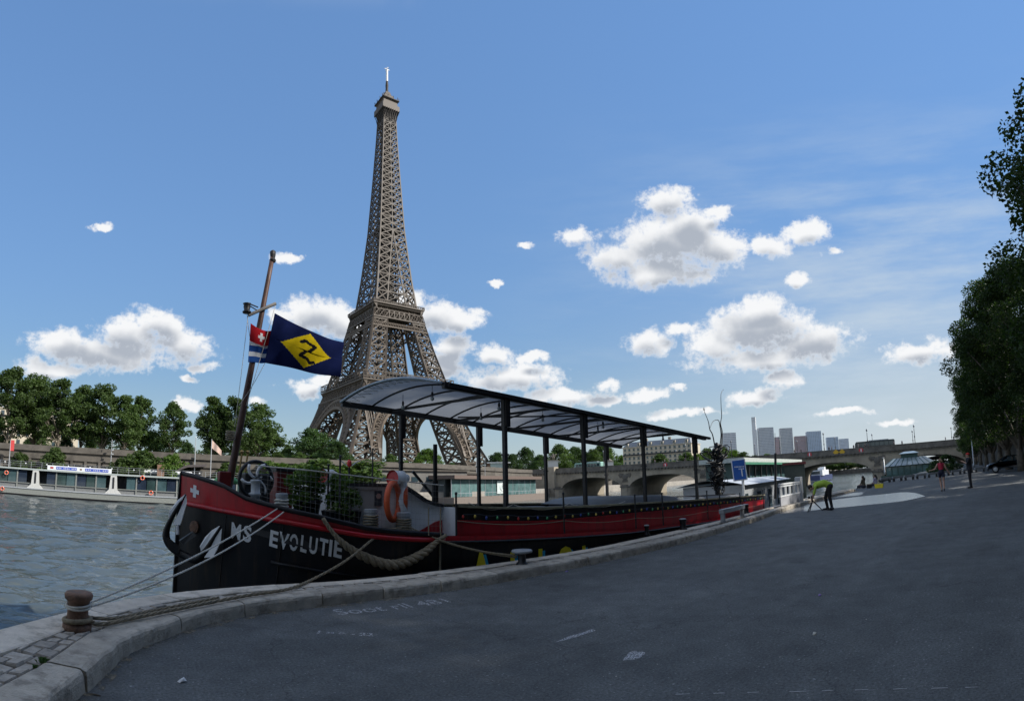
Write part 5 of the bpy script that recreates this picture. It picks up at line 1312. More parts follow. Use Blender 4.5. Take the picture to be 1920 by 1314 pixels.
# ------------------------------------------------------------------ vegetation
def tree_meshes(seed, H, W, base, ncl, nleaf, leaf, rcl, top_w=0.55, skew=0.0):
    """trunk with limbs, and a crown of leaf clumps: returns two meshes"""
    rng = np.random.default_rng(seed); cen, rad = [], []
    lobes = [(rng.uniform(0, 6.28), rng.uniform(0.25, 1.0)) for _ in range(7)]
    for i in range(ncl):
        u = rng.uniform(0, 1) ** 0.85; z = lerp(base, H - rcl * 0.7, u)
        env = W * (math.sin(math.pi * (0.16 + 0.80 * u)) ** 0.75) * (1 if u < 0.5 else lerp(1, top_w + 0.3, (u - 0.5) * 2))
        th = rng.uniform(0, 6.28); bump = 1 + 0.28 * math.sin(2 * th + seed) + 0.2 * math.sin(5 * th + 9 * u + seed * 2)
        r = env * bump * (rng.uniform(0.12, 1.0) ** 0.55)
        cen.append((r * math.cos(th) + skew * u, r * math.sin(th), z)); rad.append(rcl * rng.uniform(0.65, 1.3))
    w = np.array(rad) ** 2; cnt = np.maximum(8, (nleaf * w / w.sum()).astype(int))
    crown = leaf_mesh('crown', cen, rad, cnt, leaf, rng)
    mb = MB(); rb = 0.017 * H; n = 9
    tr = [V(0.012 * H * math.sin(i * 0.9 + seed) * (i / n), 0.012 * H * math.cos(i * 1.3 + seed) * (i / n), H * 0.82 * i / n) for i in range(n + 1)]
    tr[0] = V(0, 0, -0.2)
    mb.tube(tr, [rb * 1.35] + [rb * lerp(1.0, 0.2, i / n) for i in range(1, n + 1)], 9)
    idx = rng.permutation(ncl)[:min(ncl, 26)]
    for k in idx:
        c = V(*cen[k]); z0 = max(base * 0.75, c.z - math.hypot(c.x, c.y) * rng.uniform(0.7, 1.3) - 0.5); i0 = min(n, max(1, int(z0 / (H * 0.82) * n))); s = tr[i0]
        m = s.lerp(c, 0.5) + V(0, 0, 0.06 * (c - s).length); r0 = rb * lerp(0.6, 0.16, i0 / n)
        mb.tube([s, m, c], [r0, r0 * 0.62, r0 * 0.22], 5, False)
    trunk = mb.mesh('trunk', smooth=True); trunk.materials.append(M_bark)
    return trunk, crown
def plant_tree(name, tm, leafm, loc, rz, sc, label, cat='tree', group=None):
    root = thing(name, label, cat, loc, group); root.rotation_euler = (0, 0, rz); root.scale = sc if hasattr(sc, '__len__') else (sc,) * 3
    t = bpy.data.objects.new('trunk', tm[0]); COL.objects.link(t); t.parent = root
    me = tm[1]
    if len(me.materials) == 0: me.materials.append(leafm)
    c = bpy.data.objects.new('crown', me); COL.objects.link(c); c.parent = root
    return root
def on_far(px, back, z=UPZ):
    """point on the far bank at bearing px, back metres behind its upper wall"""
    a = az(px); L_ = off_line(LB, 13 + back); d = V(math.sin(a), math.cos(a), 0)
    for (x0, y0), (x1, y1) in zip(L_, L_[1:]):
        e = V(x1 - x0, y1 - y0, 0); den = d.x * e.y - d.y * e.x
        if abs(den) < 1e-9: continue
        t = (x0 * e.y - y0 * e.x) / den; u = (x0 * d.y - y0 * d.x) / den
        if 0 <= u <= 1 and t > 0: return V(d.x * t, d.y * t, z)
    return V(d.x * 300, d.y * 300, z)
def sized(px, ytop, loc, H0):
    """scale so that the tree's top meets the given picture height at its own distance"""
    r = math.hypot(loc.x, loc.y); return max(0.2, (at_r(px, ytop, r).z - loc.z) / H0)
PL = [tree_meshes(11 + i, 24, 7.4, 4.6, 95, 12000, 0.36, 1.9) for i in range(3)]
PD = [tree_meshes(31 + i, 14, 6.2, 1.0, 80, 9000, 0.32, 1.7) for i in range(2)]
PLL = [(t, c.copy()) for t, c in PL]; PDL = [(t, c.copy()) for t, c in PD]
for _, c in PL + PD: c.materials.append(M_leaf)
PDD = [(t, c.copy()) for t, c in PD]
for _, c in PDD: c.materials.clear(); c.materials.append(M_leafd)
for _, c in PLL + PDL: c.materials.append(M_leafl)
G_FAR = 'plane trees along the far quay'
far_row = [(-60, 684, 10), (12, 686, 6), (62, 700, 12), (108, 706, 7), (150, 722, 14), (190, 718, 8), (232, 738, 6), (262, 742, 12), (322, 752, 8), (398, 740, 10), (440, 742, 6), (484, 754, 9)]
for i, (px, yt, bk) in enumerate(far_row):
    p = on_far(px, bk); s = sized(px, yt, p, 24.2); 
    plant_tree('plane_tree', PL[i % 3], M_leaf, p, i * 1.7, (s * (0.95 if px > 380 else 1.0), s, s), f'tall leafy plane tree on the far quay, {ORD[i]} from the left edge' if px != 322 else 'smaller open-crowned plane tree on the far quay with sky showing through its trunk', group=G_FAR)
mid = [(540, 838, 40, 'D'), (590, 800, 30, 'K'), (628, 826, 12, 'K'), (560, 846, 12, 'D'), (520, 846, 6, 'D'), (655, 852, 40, 'D'), (690, 860, 60, 'D'), (735, 850, 30, 'D'), (800, 840, 60, 'L'), (846, 866, 70, 'K'), (500, 800, 60, 'D'),
       (930, 846, 90, 'K'), (962, 850, 60, 'K'), (990, 836, 70, 'K'), (1012, 852, 50, 'K'), (1048, 830, 60, 'D'), (1078, 836, 70, 'K'), (1108, 840, 50, 'D'), (1136, 846, 45, 'K'), (1168, 852, 60, 'L'), (1196, 850, 30, 'K'), (1130, 828, 110, 'D')]
for k_ in range(14): mid.append((-40 + k_ * 38 + (k_ % 3) * 9, 806 + (k_ * 7) % 18 + max(0, k_ - 8) * 3, 22 + (k_ % 4) * 5, 'KD'[k_ % 2]))
nm = {'D': 'green', 'K': 'dark green', 'L': 'bright green'}
for i, (px, yt, bk, k) in enumerate(mid):
    p = on_far(px, bk); s = sized(px, yt, p, 14.2); tm = {'D': PD, 'K': PDD, 'L': PDL}[k][i % 2]
    w = s * 1.25 if i < 11 else s
    side = 'low under the far plane trees' if i >= 22 else 'in front of the iron tower' if px < 900 else 'behind the far end of the bridge'
    zone = lambda q: 2 if mid.index(q) >= 22 else int(q[0] >= 900)
    plant_tree('broad_tree', tm, M_leaf, p, i * 2.1, (w, w, s), f'{nm[k]} bushy tree {side}, {ORD[sum(1 for q in mid if zone(q) == zone(mid[i]) and q[0] < px)]} from the left there', group='bushy trees on the far bank')
far2 = [(1310, 850, 330), (1332, 838, 360), (1352, 836, 400), (1374, 842, 430), (1396, 846, 420), (1418, 852, 470), (1440, 850, 520), (1290, 846, 300), (1462, 856, 560), (1484, 858, 600), (1240, 850, 280)]
for i, (px, yt, r) in enumerate(far2):
    p = at_r(px, 880, r); p.z = UPZ; s = sized(px, yt, p, 14.2); plant_tree('bank_tree', (PDL if i % 3 == 0 else PD)[i % 2], M_leaf, p, i * 1.3, (s * 1.3, s * 1.3, s), f'distant yellow-green bank tree beyond the bridge, {ORD[sum(1 for q in far2 if q[0] < px)]} from the left', group='trees beyond the bridge')
for i in range(13):
    px = 1482 + i * 14.5; p = at_r(px, 880, 458 + (i % 3) * 4); p.z = 0.5; s = sized(px, 868 - (i * 5) % 9 - i * 0.7, p, 14.2); plant_tree('bank_tree', PD[i % 2], M_leaf, p, i * 1.9, (s * 1.5, s * 1.5, s), f'hazy low tree on the bank seen under the bridge arches, {ORD[i]} from the left', group='trees seen under the bridge')
# shrubs against the far quay wall
SH = [tree_meshes(51 + i, 5, 2.6, 0.4, 40, 3200, 0.2, 0.8, top_w=0.7) for i in range(2)]
SHL = [(t, c.copy()) for t, c in SH]
for _, c in SH: c.materials.append(M_leaf)
for _, c in SHL: c.materials.append(M_leafl)
for i, (px, yt, yb, w, kind, lab) in enumerate([(40, 846, 882, 0.8, 0, 'slim ragged shrub against the far quay wall at the left edge'), (104, 836, 884, 0.85, 0, 'dark upright conifer-like shrub in front of the far quay wall'), (232, 856, 884, 1.0, 0, 'low dark shrub at the left end of the far shrubbery'), (272, 842, 886, 1.25, 0, 'wide rounded dark shrub above the glass tour boat'), (322, 848, 882, 1.0, 1, 'rounded pale green shrub beside the white coach'),
        (430, 866, 896, 1.5, 0, 'wide shrub on the far quay behind the barge mast'), (515, 862, 896, 1.5, 1, 'pale shrub on the far quay behind the hand wheel'), (600, 858, 900, 1.8, 0, 'broad dark shrub on the far quay left of the first canopy post'), (690, 862, 900, 1.8, 0, 'broad shrub on the far quay below the iron tower'), (660, 866, 900, 1.3, 1, 'pale round shrub on the far quay beside the red marker'), (560, 866, 900, 1.4, 0, 'dense shrub on the far quay behind the deck planter')]):
    p = on_far(px, -1.0 - (i % 3), 0.2); r = math.hypot(p.x, p.y); h = at_r(px, yt, r).z - 0.2; s = h / 5.1
    plant_tree('shrub', (SHL if kind else SH)[i % 2], M_leaf, p, i, (s * w, s * w, s), lab, 'shrub', 'shrubs along the far quay wall')
# the row of big trees on the near quay
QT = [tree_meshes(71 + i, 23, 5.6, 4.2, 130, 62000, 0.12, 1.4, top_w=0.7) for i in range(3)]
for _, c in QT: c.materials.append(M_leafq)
qrow = [(-12, -11, 1.15), (-4, -11.5, 1.2), (4, -12, 1.2), (11.5, -12.4, 1.2), (18.5, -15.5, 1.12), (26, -7.9, 1.0), (25.5, -15, 1.12), (32, -14.6, 1.1), (39, -14, 1.05), (40.5, -6.0, 0.72), (47, -2.8, 0.84), (55, -2.0, 0.86), (64, -1.4, 0.84), (74, -0.6, 0.80), (87, 0.4, 0.76), (101, 1.5, 0.70), (117, 2.8, 0.64), (134, 4.2, 0.56), (150, 5.2, 0.5)]
for i, (x, y, s) in enumerate(qrow):
    lab = f'big dark quay tree by the stone wall, {ORD[i]} of the row counted towards the bridge'
    if i == 5: lab = 'near plane tree whose leafy branches reach in from the right edge'
    if i == 10: lab = 'tallest dark plane tree above the parked car on the right'
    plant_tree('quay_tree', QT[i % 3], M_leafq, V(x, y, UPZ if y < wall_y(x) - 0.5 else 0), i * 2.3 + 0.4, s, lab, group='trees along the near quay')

# ------------------------------------------------------------------ far quay wall, buildings and boats
def far_wall():
    root = thing('far_quay_wall', 'long grey stone wall of the far quay with a row of dark openings', 'wall', (LBW[0][0] + 600, LBW[0][1], 0))
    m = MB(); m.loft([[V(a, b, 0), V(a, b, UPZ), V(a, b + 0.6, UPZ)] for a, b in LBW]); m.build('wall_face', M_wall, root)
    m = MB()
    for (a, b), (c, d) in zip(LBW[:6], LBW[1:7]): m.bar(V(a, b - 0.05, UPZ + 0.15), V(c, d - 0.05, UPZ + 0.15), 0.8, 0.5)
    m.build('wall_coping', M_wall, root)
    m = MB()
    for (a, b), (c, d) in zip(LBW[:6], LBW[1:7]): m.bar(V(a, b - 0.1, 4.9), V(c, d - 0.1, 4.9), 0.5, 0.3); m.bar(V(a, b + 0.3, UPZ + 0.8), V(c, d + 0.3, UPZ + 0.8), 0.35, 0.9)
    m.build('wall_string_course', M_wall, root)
    dk = mat('dark_opening', (0.012, 0.012, 0.012), 0.9)
    for px in (-20, 2, 24, 42, 56, 76, 125, 146, 168, 190, 206, 225):
        p = on_far(px, 0, 3.3); m = MB(); m.box(V(p.x, p.y - 0.06, 3.4), (2.1, 0.2, 0.95)); m.build('opening', dk, root)
        m = MB(); m.box(V(p.x, p.y - 0.14, 2.8), (2.5, 0.35, 0.2)); m.build('opening_sill', M_wall, root)
    for k in range(10):
        p = on_far(-20 + k * 26, 0, 0); m = MB(); m.box(V(p.x, p.y - 0.2, 2.4), (0.55, 0.4, 4.6)); m.build('pilaster', M_wall, root)
far_wall()

def windowed_block(name, label, cat, c, rz, w, d, h, wm, floors, cols, base_z, wfrac=0.55, hfrac=0.6, joined=False, roof=None, wg=None, balcony=False):
    root = thing(name, label, cat, (c.x, c.y, base_z)); rot = Matrix.Rotation(rz, 3, 'Z')
    def P(x, y, z): return V(c.x, c.y, base_z) + rot @ V(x, y, z)
    m = MB(); m.box(P(0, d / 2, h / 2), (w, d, h), rot); m.build('wall', wm, root)
    fh = h / floors; g = wg or M_glass; mj = MB()
    for f in range(floors):
        for k in range(cols):
            x = lerp(-w / 2, w / 2, (k + 0.5) / cols); ww, hh = w / cols * wfrac, fh * hfrac
            mm = mj if joined else MB(); mm.box(P(x, -0.02, (f + 0.5) * fh), (ww, 0.14, hh), rot)
            if not joined:
                o = mm.build('window', g, root)
                s = MB(); s.box(P(x, -0.1, (f + 0.5) * fh - hh / 2 - 0.08), (ww * 1.3, 0.3, 0.14), rot); s.build('sill', wm, o)
        if joined:
            n2 = max(2, int(cols * d / w))
            for k in range(n2):
                y = lerp(0, d, (k + 0.5) / n2)
                for s in (-1, 1): mj.box(P(s * (w / 2 + 0.02), y, (f + 0.5) * fh), (0.14, d / n2 * wfrac, fh * hfrac), rot)
        if balcony and f in (1, 4):
            b = MB(); b.box(P(0, -0.35, f * fh + 0.1), (w, 0.8, 0.2), rot); b.build('balcony', wm, root)
            b = MB(); b.box(P(0, -0.7, f * fh + 0.7), (w, 0.05, 0.9), rot); b.build('balcony_rail', M_iron, root)
    if joined: mj.build('window_grid', g, root, kind='stuff')
    if roof:
        m = MB(); q = [(-w / 2, 0), (w / 2, 0), (w / 2, d), (-w / 2, d)]; i = 2.2
        m.loft([[P(x, y, h) for x, y in q], [P(x * (1 - 2 * i / w * 0.7), lerp(i, d - i, y / d), h + roof) for x, y in q]], True); m.poly([P(x * (1 - 2 * i / w * 0.7), lerp(i, d - i, y / d), h + roof) for x, y in q]); rf = m.build('roof', mat('zinc_roof', (0.2, 0.22, 0.25), 0.5), root)
        m = MB(); m.box(P(0, d / 2, h + 0.2), (w + 0.8, d + 0.8, 0.4), rot); m.build('cornice', wm, root)
        for k in range(max(2, int(w // 7))):
            x = lerp(-w / 2 + 3, w / 2 - 3, k / max(1, int(w // 7) - 1)); m = MB(); m.box(P(x, 0.9, h + roof * 0.45), (1.6, 1.6, roof * 0.6), rot); dm = m.build('dormer', wm, root)
            m = MB(); m.box(P(x, 0.05, h + roof * 0.45), (0.9, 0.1, roof * 0.42), rot); m.build('dormer_window', g, dm)
            if k % 2: m = MB(); m.box(P(x + 2, d / 2, h + roof + 0.9), (1.8, 1.0, 2.2), rot); m.build('chimney', M_bridge, rf)
    return root
M_cream = mat('cream_limestone', (0.52, 0.46, 0.36), 0.85, var=0.1, scale=0.15)
M_conc = [mat('hazed_concrete_%d' % i, c, 0.8, var=0.06, scale=0.05) for i, c in enumerate([(0.62, 0.63, 0.66), (0.55, 0.56, 0.58), (0.53, 0.53, 0.53), (0.42, 0.29, 0.28), (0.46, 0.53, 0.62), (0.55, 0.58, 0.62)])]  # distant concrete lightened, with the haze put into its colour
M_twin = mat('hazy_window', (0.26, 0.29, 0.33), 0.3, var=0.3, scale=0.1)  # window tone lightened for the same painted distance haze
RT = 1250.0
def hi(name, label, x0, x1, yt, m, cols, floors, r=RT):
    c = at_r((x0 + x1) / 2, 880, r); w = (x1 - x0) / F * r * 0.86; h = at_r((x0 + x1) / 2, yt, r).z - UPZ; a = az((x0 + x1) / 2)
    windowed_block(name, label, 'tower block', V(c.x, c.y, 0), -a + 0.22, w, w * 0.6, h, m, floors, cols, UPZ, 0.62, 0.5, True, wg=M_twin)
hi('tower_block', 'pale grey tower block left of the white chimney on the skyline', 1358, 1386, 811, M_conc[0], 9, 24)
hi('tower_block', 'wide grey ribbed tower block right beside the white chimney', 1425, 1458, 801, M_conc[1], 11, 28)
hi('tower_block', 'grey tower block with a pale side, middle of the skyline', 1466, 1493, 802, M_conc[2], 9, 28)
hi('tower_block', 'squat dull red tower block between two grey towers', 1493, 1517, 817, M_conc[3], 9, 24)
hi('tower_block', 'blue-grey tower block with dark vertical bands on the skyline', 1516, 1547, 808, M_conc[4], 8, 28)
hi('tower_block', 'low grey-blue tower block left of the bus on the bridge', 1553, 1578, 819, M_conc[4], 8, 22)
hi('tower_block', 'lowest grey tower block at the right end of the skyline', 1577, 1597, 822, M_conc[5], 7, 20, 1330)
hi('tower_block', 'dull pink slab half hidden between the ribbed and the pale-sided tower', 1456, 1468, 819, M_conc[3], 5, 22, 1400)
c = at_r(1419, 880, RT); zt = at_r(1419, 782, RT).z; ch = thing('chimney', 'slender white chimney rising above the distant tower blocks', 'chimney', (c.x, c.y, UPZ))
m = MB(); m.box(V(c.x, c.y, (UPZ + zt) / 2), (9.0, 9.0, zt - UPZ), 0.3); m.build('shaft', mat('chimney_white', (0.62, 0.63, 0.65), 0.7), ch)
m = MB(); m.box(V(c.x, c.y, zt - 6), (9.3, 9.3, 12.2), 0.3); m.build('top_band', M_conc[1], ch)
# pale stone apartment blocks
c = at_r(1232, 880, 330); windowed_block('apartment_block', 'long cream stone apartment block with mansard roof behind the bridge', 'building', V(c.x, c.y, 0), -az(1232) - 0.42, 46, 16, at_r(1232, 836, 330).z - UPZ, M_cream, 6, 15, UPZ, 0.42, 0.6, False, roof=3.6, balcony=True)
c = at_r(30, 880, 196); windowed_block('apartment_block', 'cream stone apartment block half hidden by the trees at far left', 'building', V(c.x, c.y, 0), 0.06, 42, 14, 17.5, M_cream, 5, 13, UPZ, 0.4, 0.62, False, roof=4, balcony=True)

def tour_boat():
    y0, y1 = 98.0, 105.0; x0, x1 = -52.0, 24.0; zw = -2.8
    root = thing('tour_boat', 'long low glass-sided tour boat with white frames moored at the far quay', 'boat', (-10, 106, zw))
    wh = mat('boat_cream', (0.20, 0.21, 0.195), 0.5, var=0.15)
    m = MB(); m.hexa([V(x, y, z) for z in (zw + 0.25, zw + 1.25) for y in (y0, y1) for x in (x0, x1)]); m.build('hull', wh, root)
    m = MB(); m.hexa([V(x, y, z) for z in (zw - 0.6, zw + 0.25) for y in (y0 + 0.1, y1 - 0.1) for x in (x0, x1)]); m.build('boot_stripe', M_black, root)
    m = MB(); m.hexa([V(x, y, z) for z in (zw + 1.25, zw + 1.45) for y in (y0 - 0.12, y1) for x in (x0, x1)]); m.build('fender_rail', M_grey, root)
    zt = zw + 4.75
    m = MB(); m.hexa([V(x, y, z) for z in (zt, zt + 0.3) for y in (y0 - 0.05, y1) for x in (x0, x1)]); m.build('upper_deck', mat('deck_grey_green', (0.33, 0.37, 0.36), 0.6), root)
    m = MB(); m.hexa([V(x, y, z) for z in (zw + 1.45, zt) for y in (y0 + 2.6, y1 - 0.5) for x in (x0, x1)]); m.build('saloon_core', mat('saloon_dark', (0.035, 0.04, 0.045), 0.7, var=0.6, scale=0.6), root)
    m = MB(); m.hexa([V(x, y, z) for z in (zw + 1.46, zw + 2.3) for y in (y0 + 0.55, y0 + 0.7) for x in (x0, x1)]); m.build('lower_panel', mat('panel_grey', (0.16, 0.165, 0.165), 0.5), root)
    x = x0; i = 0
    gls = [glassmat('boat_glass_a', (0.05, 0.09, 0.10)), glassmat('boat_glass_b', (0.02, 0.03, 0.05)), glassmat('boat_glass_c', (0.03, 0.055, 0.055))]
    cols = [at_y(px, 900, y0).x for px in (66, 213, -90)]
    while x < x1 - 0.5:
        if not any(abs(x + 0.9 - c) < 1.5 for c in cols):
            m = MB(); m.hexa([V(a, y, z) for z in (zw + 2.32, zt - 0.1) for y in (y0 + 0.5, y0 + 0.56) for a in (x + 0.06, x + 1.78)]); m.build('window_pane', gls[(i * 7) % 3], root)
        if i % 2 == 0: m = MB(); m.box(V(x, y0 + 0.45, (zw + 1.45 + zt) / 2), (0.24, 0.2, zt - zw - 1.45)); m.build('frame_post', wh, root)
        x += 1.84; i += 1
    m = MB(); m.bar(V(x0, y0 + 0.4, zw + 2.3), V(x1, y0 + 0.4, zw + 2.3), 0.16, 0.14); m.build('frame_rail', wh, root)
    for c in cols:
        m = MB(); m.prism([V(c - 1.5, y0 - 0.02, zw + 1.45), V(c + 1.5, y0 - 0.02, zw + 1.45), V(c + 0.75, y0 - 0.02, zw + 2.2), V(c + 0.55, y0 - 0.02, zt), V(c - 0.55, y0 - 0.02, zt), V(c - 0.75, y0 - 0.02, zw + 2.2)], (0, 0.5, 0)); o = m.build('white_buttress', mat('buttress_white', (0.5, 0.5, 0.48), 0.5), root)
        m = MB(); m.box(V(c, y0 - 0.05, zw + 3.4), (0.32, 0.1, 2.0)); m.build('slot', M_iron, o)
    x = x0; i = 0
    while x < x1:
        m = MB(); m.bar(V(x, y0 + 0.1, zt + 0.3), V(x, y0 + 0.1, zt + 1.5), 0.05); m.build('rail_post', M_steel, root)
        if i % 2: m = MB(); m.ell(V(x + 0.9, y0 + 0.2, zt + 1.15), (0.14, 0.14, 0.14), 8, 6); m.build('globe_lamp', M_white, root, True)
        x += 2.0; i += 1
    for z in (zt + 0.75, zt + 1.12, zt + 1.5): m = MB(); m.bar(V(x0, y0 + 0.1, z), V(x1, y0 + 0.1, z), 0.035); m.build('deck_rail', M_steel, root)
    # banner with two blue fields of small lettering
    a, b = at_y(88, 890, y0).x, at_y(209, 890, y0).x; zb0, zb1 = zt + 0.28, zt + 1.1
    m = MB(); m.box(V((a + b) / 2, y0 - 0.02, (zb0 + zb1) / 2), (b - a, 0.03, zb1 - zb0)); bn = m.build('banner', M_white, root)
    for u0, u1 in ((0.14, 0.46), (0.59, 0.95)):
        m = MB(); m.box(V(lerp(a, b, (u0 + u1) / 2), y0 - 0.045, (zb0 + zb1) / 2), ((b - a) * (u1 - u0), 0.02, 0.5)); m.build('blue_field', mat('banner_blue', (0.06, 0.1, 0.42), 0.5), bn)
        m = MB(); n = 12
        for k in range(n):
            x = lerp(a, b, lerp(u0 + 0.02, u1 - 0.02, k / (n - 1)))
            if k % 5 != 3: m.box(V(x, y0 - 0.06, (zb0 + zb1) / 2), (0.13, 0.01, 0.2))
        m.build('lettering', M_white, bn, kind='stuff')
    m = MB(); m.box(V(lerp(a, b, 0.07), y0 - 0.045, (zb0 + zb1) / 2), (0.6, 0.02, 0.3)); m.build('red_badge', fr, bn)
    m = MB(); m.box(V(lerp(a, b, 0.525), y0 - 0.045, (zb0 + zb1) / 2), (0.4, 0.02, 0.28)); m.build('badge', M_rust, bn)
    for px, py, lab in ((4, 916, 'orange lifebuoy on the side of the glass tour boat at the left edge'), (283, 924, 'orange lifebuoy on the right-hand side of the glass tour boat'), (12, 886, 'orange lifebuoy on the upper deck rail of the glass tour boat, left'), (267, 896, 'orange lifebuoy on the upper deck rail of the glass tour boat, right')):
        p = at_y(px, py, y0 - 0.1); ring_buoy('boat_lifebuoy', lab, p, (0, -1, 0), 0.33, 0.1, M_orange, 'lifebuoys of the tour boat')
tour_boat()

def pole(name, label, cat, px, ytop, back, z0, r=0.06, extra=None):
    p = on_far(px, back, z0); rr = math.hypot(p.x, p.y); t = at_r(px, ytop, rr); root = thing(name, label, cat, p)
    m = MB(); m.tube([p, V(p.x, p.y, t.z)], [r, r * 0.6], 8); m.build('pole', M_steel if extra != 'dark' else M_iron, root); return root, V(p.x, p.y, t.z)
root, t = pole('flagpole', 'tall bare white flagpole on the far quay left of the mast', 'flagpole', 366, 820, -4, 0.2, 0.12)
m = MB(); m.ell(t, (0.14, 0.14, 0.14), 8, 6); m.build('finial', M_white, root)
root, t = pole('flagpole', 'white flagpole with a limp pink flag behind the mast', 'flagpole', 396, 823, -4, 0.2, 0.12)
m = MB(); m.loft([[t + V(0.1 + u * 2.2, 0.2 * math.sin(u * 9), -0.2 - u * 2.2 - w * lerp(1.8, 1.2, u)) for w in (0, 0.5, 1)] for u in np.linspace(0, 1, 8)]); m.build('flag', mat('limp_flag', (0.5, 0.36, 0.30), 0.8), root, True)
root, t = pole('banner_pole', 'pole with a red banner on the far quay at the left edge', 'banner', 19, 824, -3, 0.2, 0.12)
m = MB(); m.box(t + V(0.45, 0, -1.3), (0.9, 0.06, 2.4)); m.build('banner', mat('banner_red', (0.55, 0.06, 0.06), 0.6), root)
root, t = pole('floodlight_mast', 'slim grey mast with lights in front of the far quay wall', 'lamp post', 209, 824, -2, 0.2, 0.1)
for k in range(3): m = MB(); m.box(t + V(0.25, -0.1, -1.4 - k * 0.9), (0.5, 0.3, 0.25)); m.build('lamp_head', M_grey, root)
root, t = pole('quay_mast', 'thin white mast on the far quay near the terminal roof', 'mast', 893, 862, -6, 0.2, 0.1)
m = MB(); m.bar(t + V(-0.6, 0, -0.4), t + V(0.6, 0, -0.4), 0.1); m.build('crossarm', M_steel, root)
root, t = pole('quay_mast', 'second thin white mast on the far quay, right of the first', 'mast', 909, 860, -6, 0.2, 0.1)
m = MB(); m.ell(t, (0.15, 0.15, 0.15), 8, 6); m.build('finial', M_steel, root)

# white coach and dark shed on the far quay
p = on_far(316, -5, 0.2); root = thing('coach', 'white coach parked on the far quay behind the tour boat', 'coach', p)
m = MB(); m.prism([p + V(x, 0, z) for x, z in ((-5.5, 0.4), (-5.5, 2.9), (-5.2, 3.4), (5.2, 3.4), (5.6, 2.6), (5.6, 0.4))], (0, 2.5, 0)); m.build('body', M_white, root, fix=True)
m = MB(); m.box(p + V(0, -0.02, 2.35), (9.8, 0.06, 1.0)); m.build('window_band', M_glass, root)
for x in (-3.4, 3.4): m = MB(); m.lathe(p + V(x, 0.1, 0.5), [(0.5, -0.15), (0.5, 0.15)], 14, M=Matrix.Rotation(math.pi / 2, 3, 'X')); m.build('wheel', M_black, root)
p = on_far(352, -3, 0.2); root = thing('quay_shed', 'dark open shed with a sloping roof on the far quay beside the barge bow', 'shed', p)
m = MB(); m.prism([p + V(x, -2, z) for x, z in ((-3.6, 3.4), (0, 4.9), (4, 5.2), (4, 4.7), (0, 4.4), (-3.6, 3.0))], (0, 5, 0)); m.build('roof', mat('shed_roof', (0.07, 0.06, 0.06), 0.8), root, fix=True)
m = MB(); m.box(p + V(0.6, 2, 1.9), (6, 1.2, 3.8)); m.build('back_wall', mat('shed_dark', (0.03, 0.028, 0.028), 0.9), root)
for x in (-2.6, 3.2): m = MB(); m.bar(p + V(x, -1.8, 0), p + V(x, -1.8, 3.4), 0.25); m.build('post', M_wall, root)
p = on_far(303, -7, 0.2); root = thing('display_panel', 'brown upright panel on the far quay beside the white coach', 'panel', p); m = MB(); m.box(p + V(0, 0, 2.6), (1.5, 0.5, 4.0)); m.build('board', M_rust, root)
for x in (-0.5, 0.5): m = MB(); m.bar(p + V(x, 0, 0), p + V(x, 0, 0.8), 0.15); m.build('leg', M_iron, root)

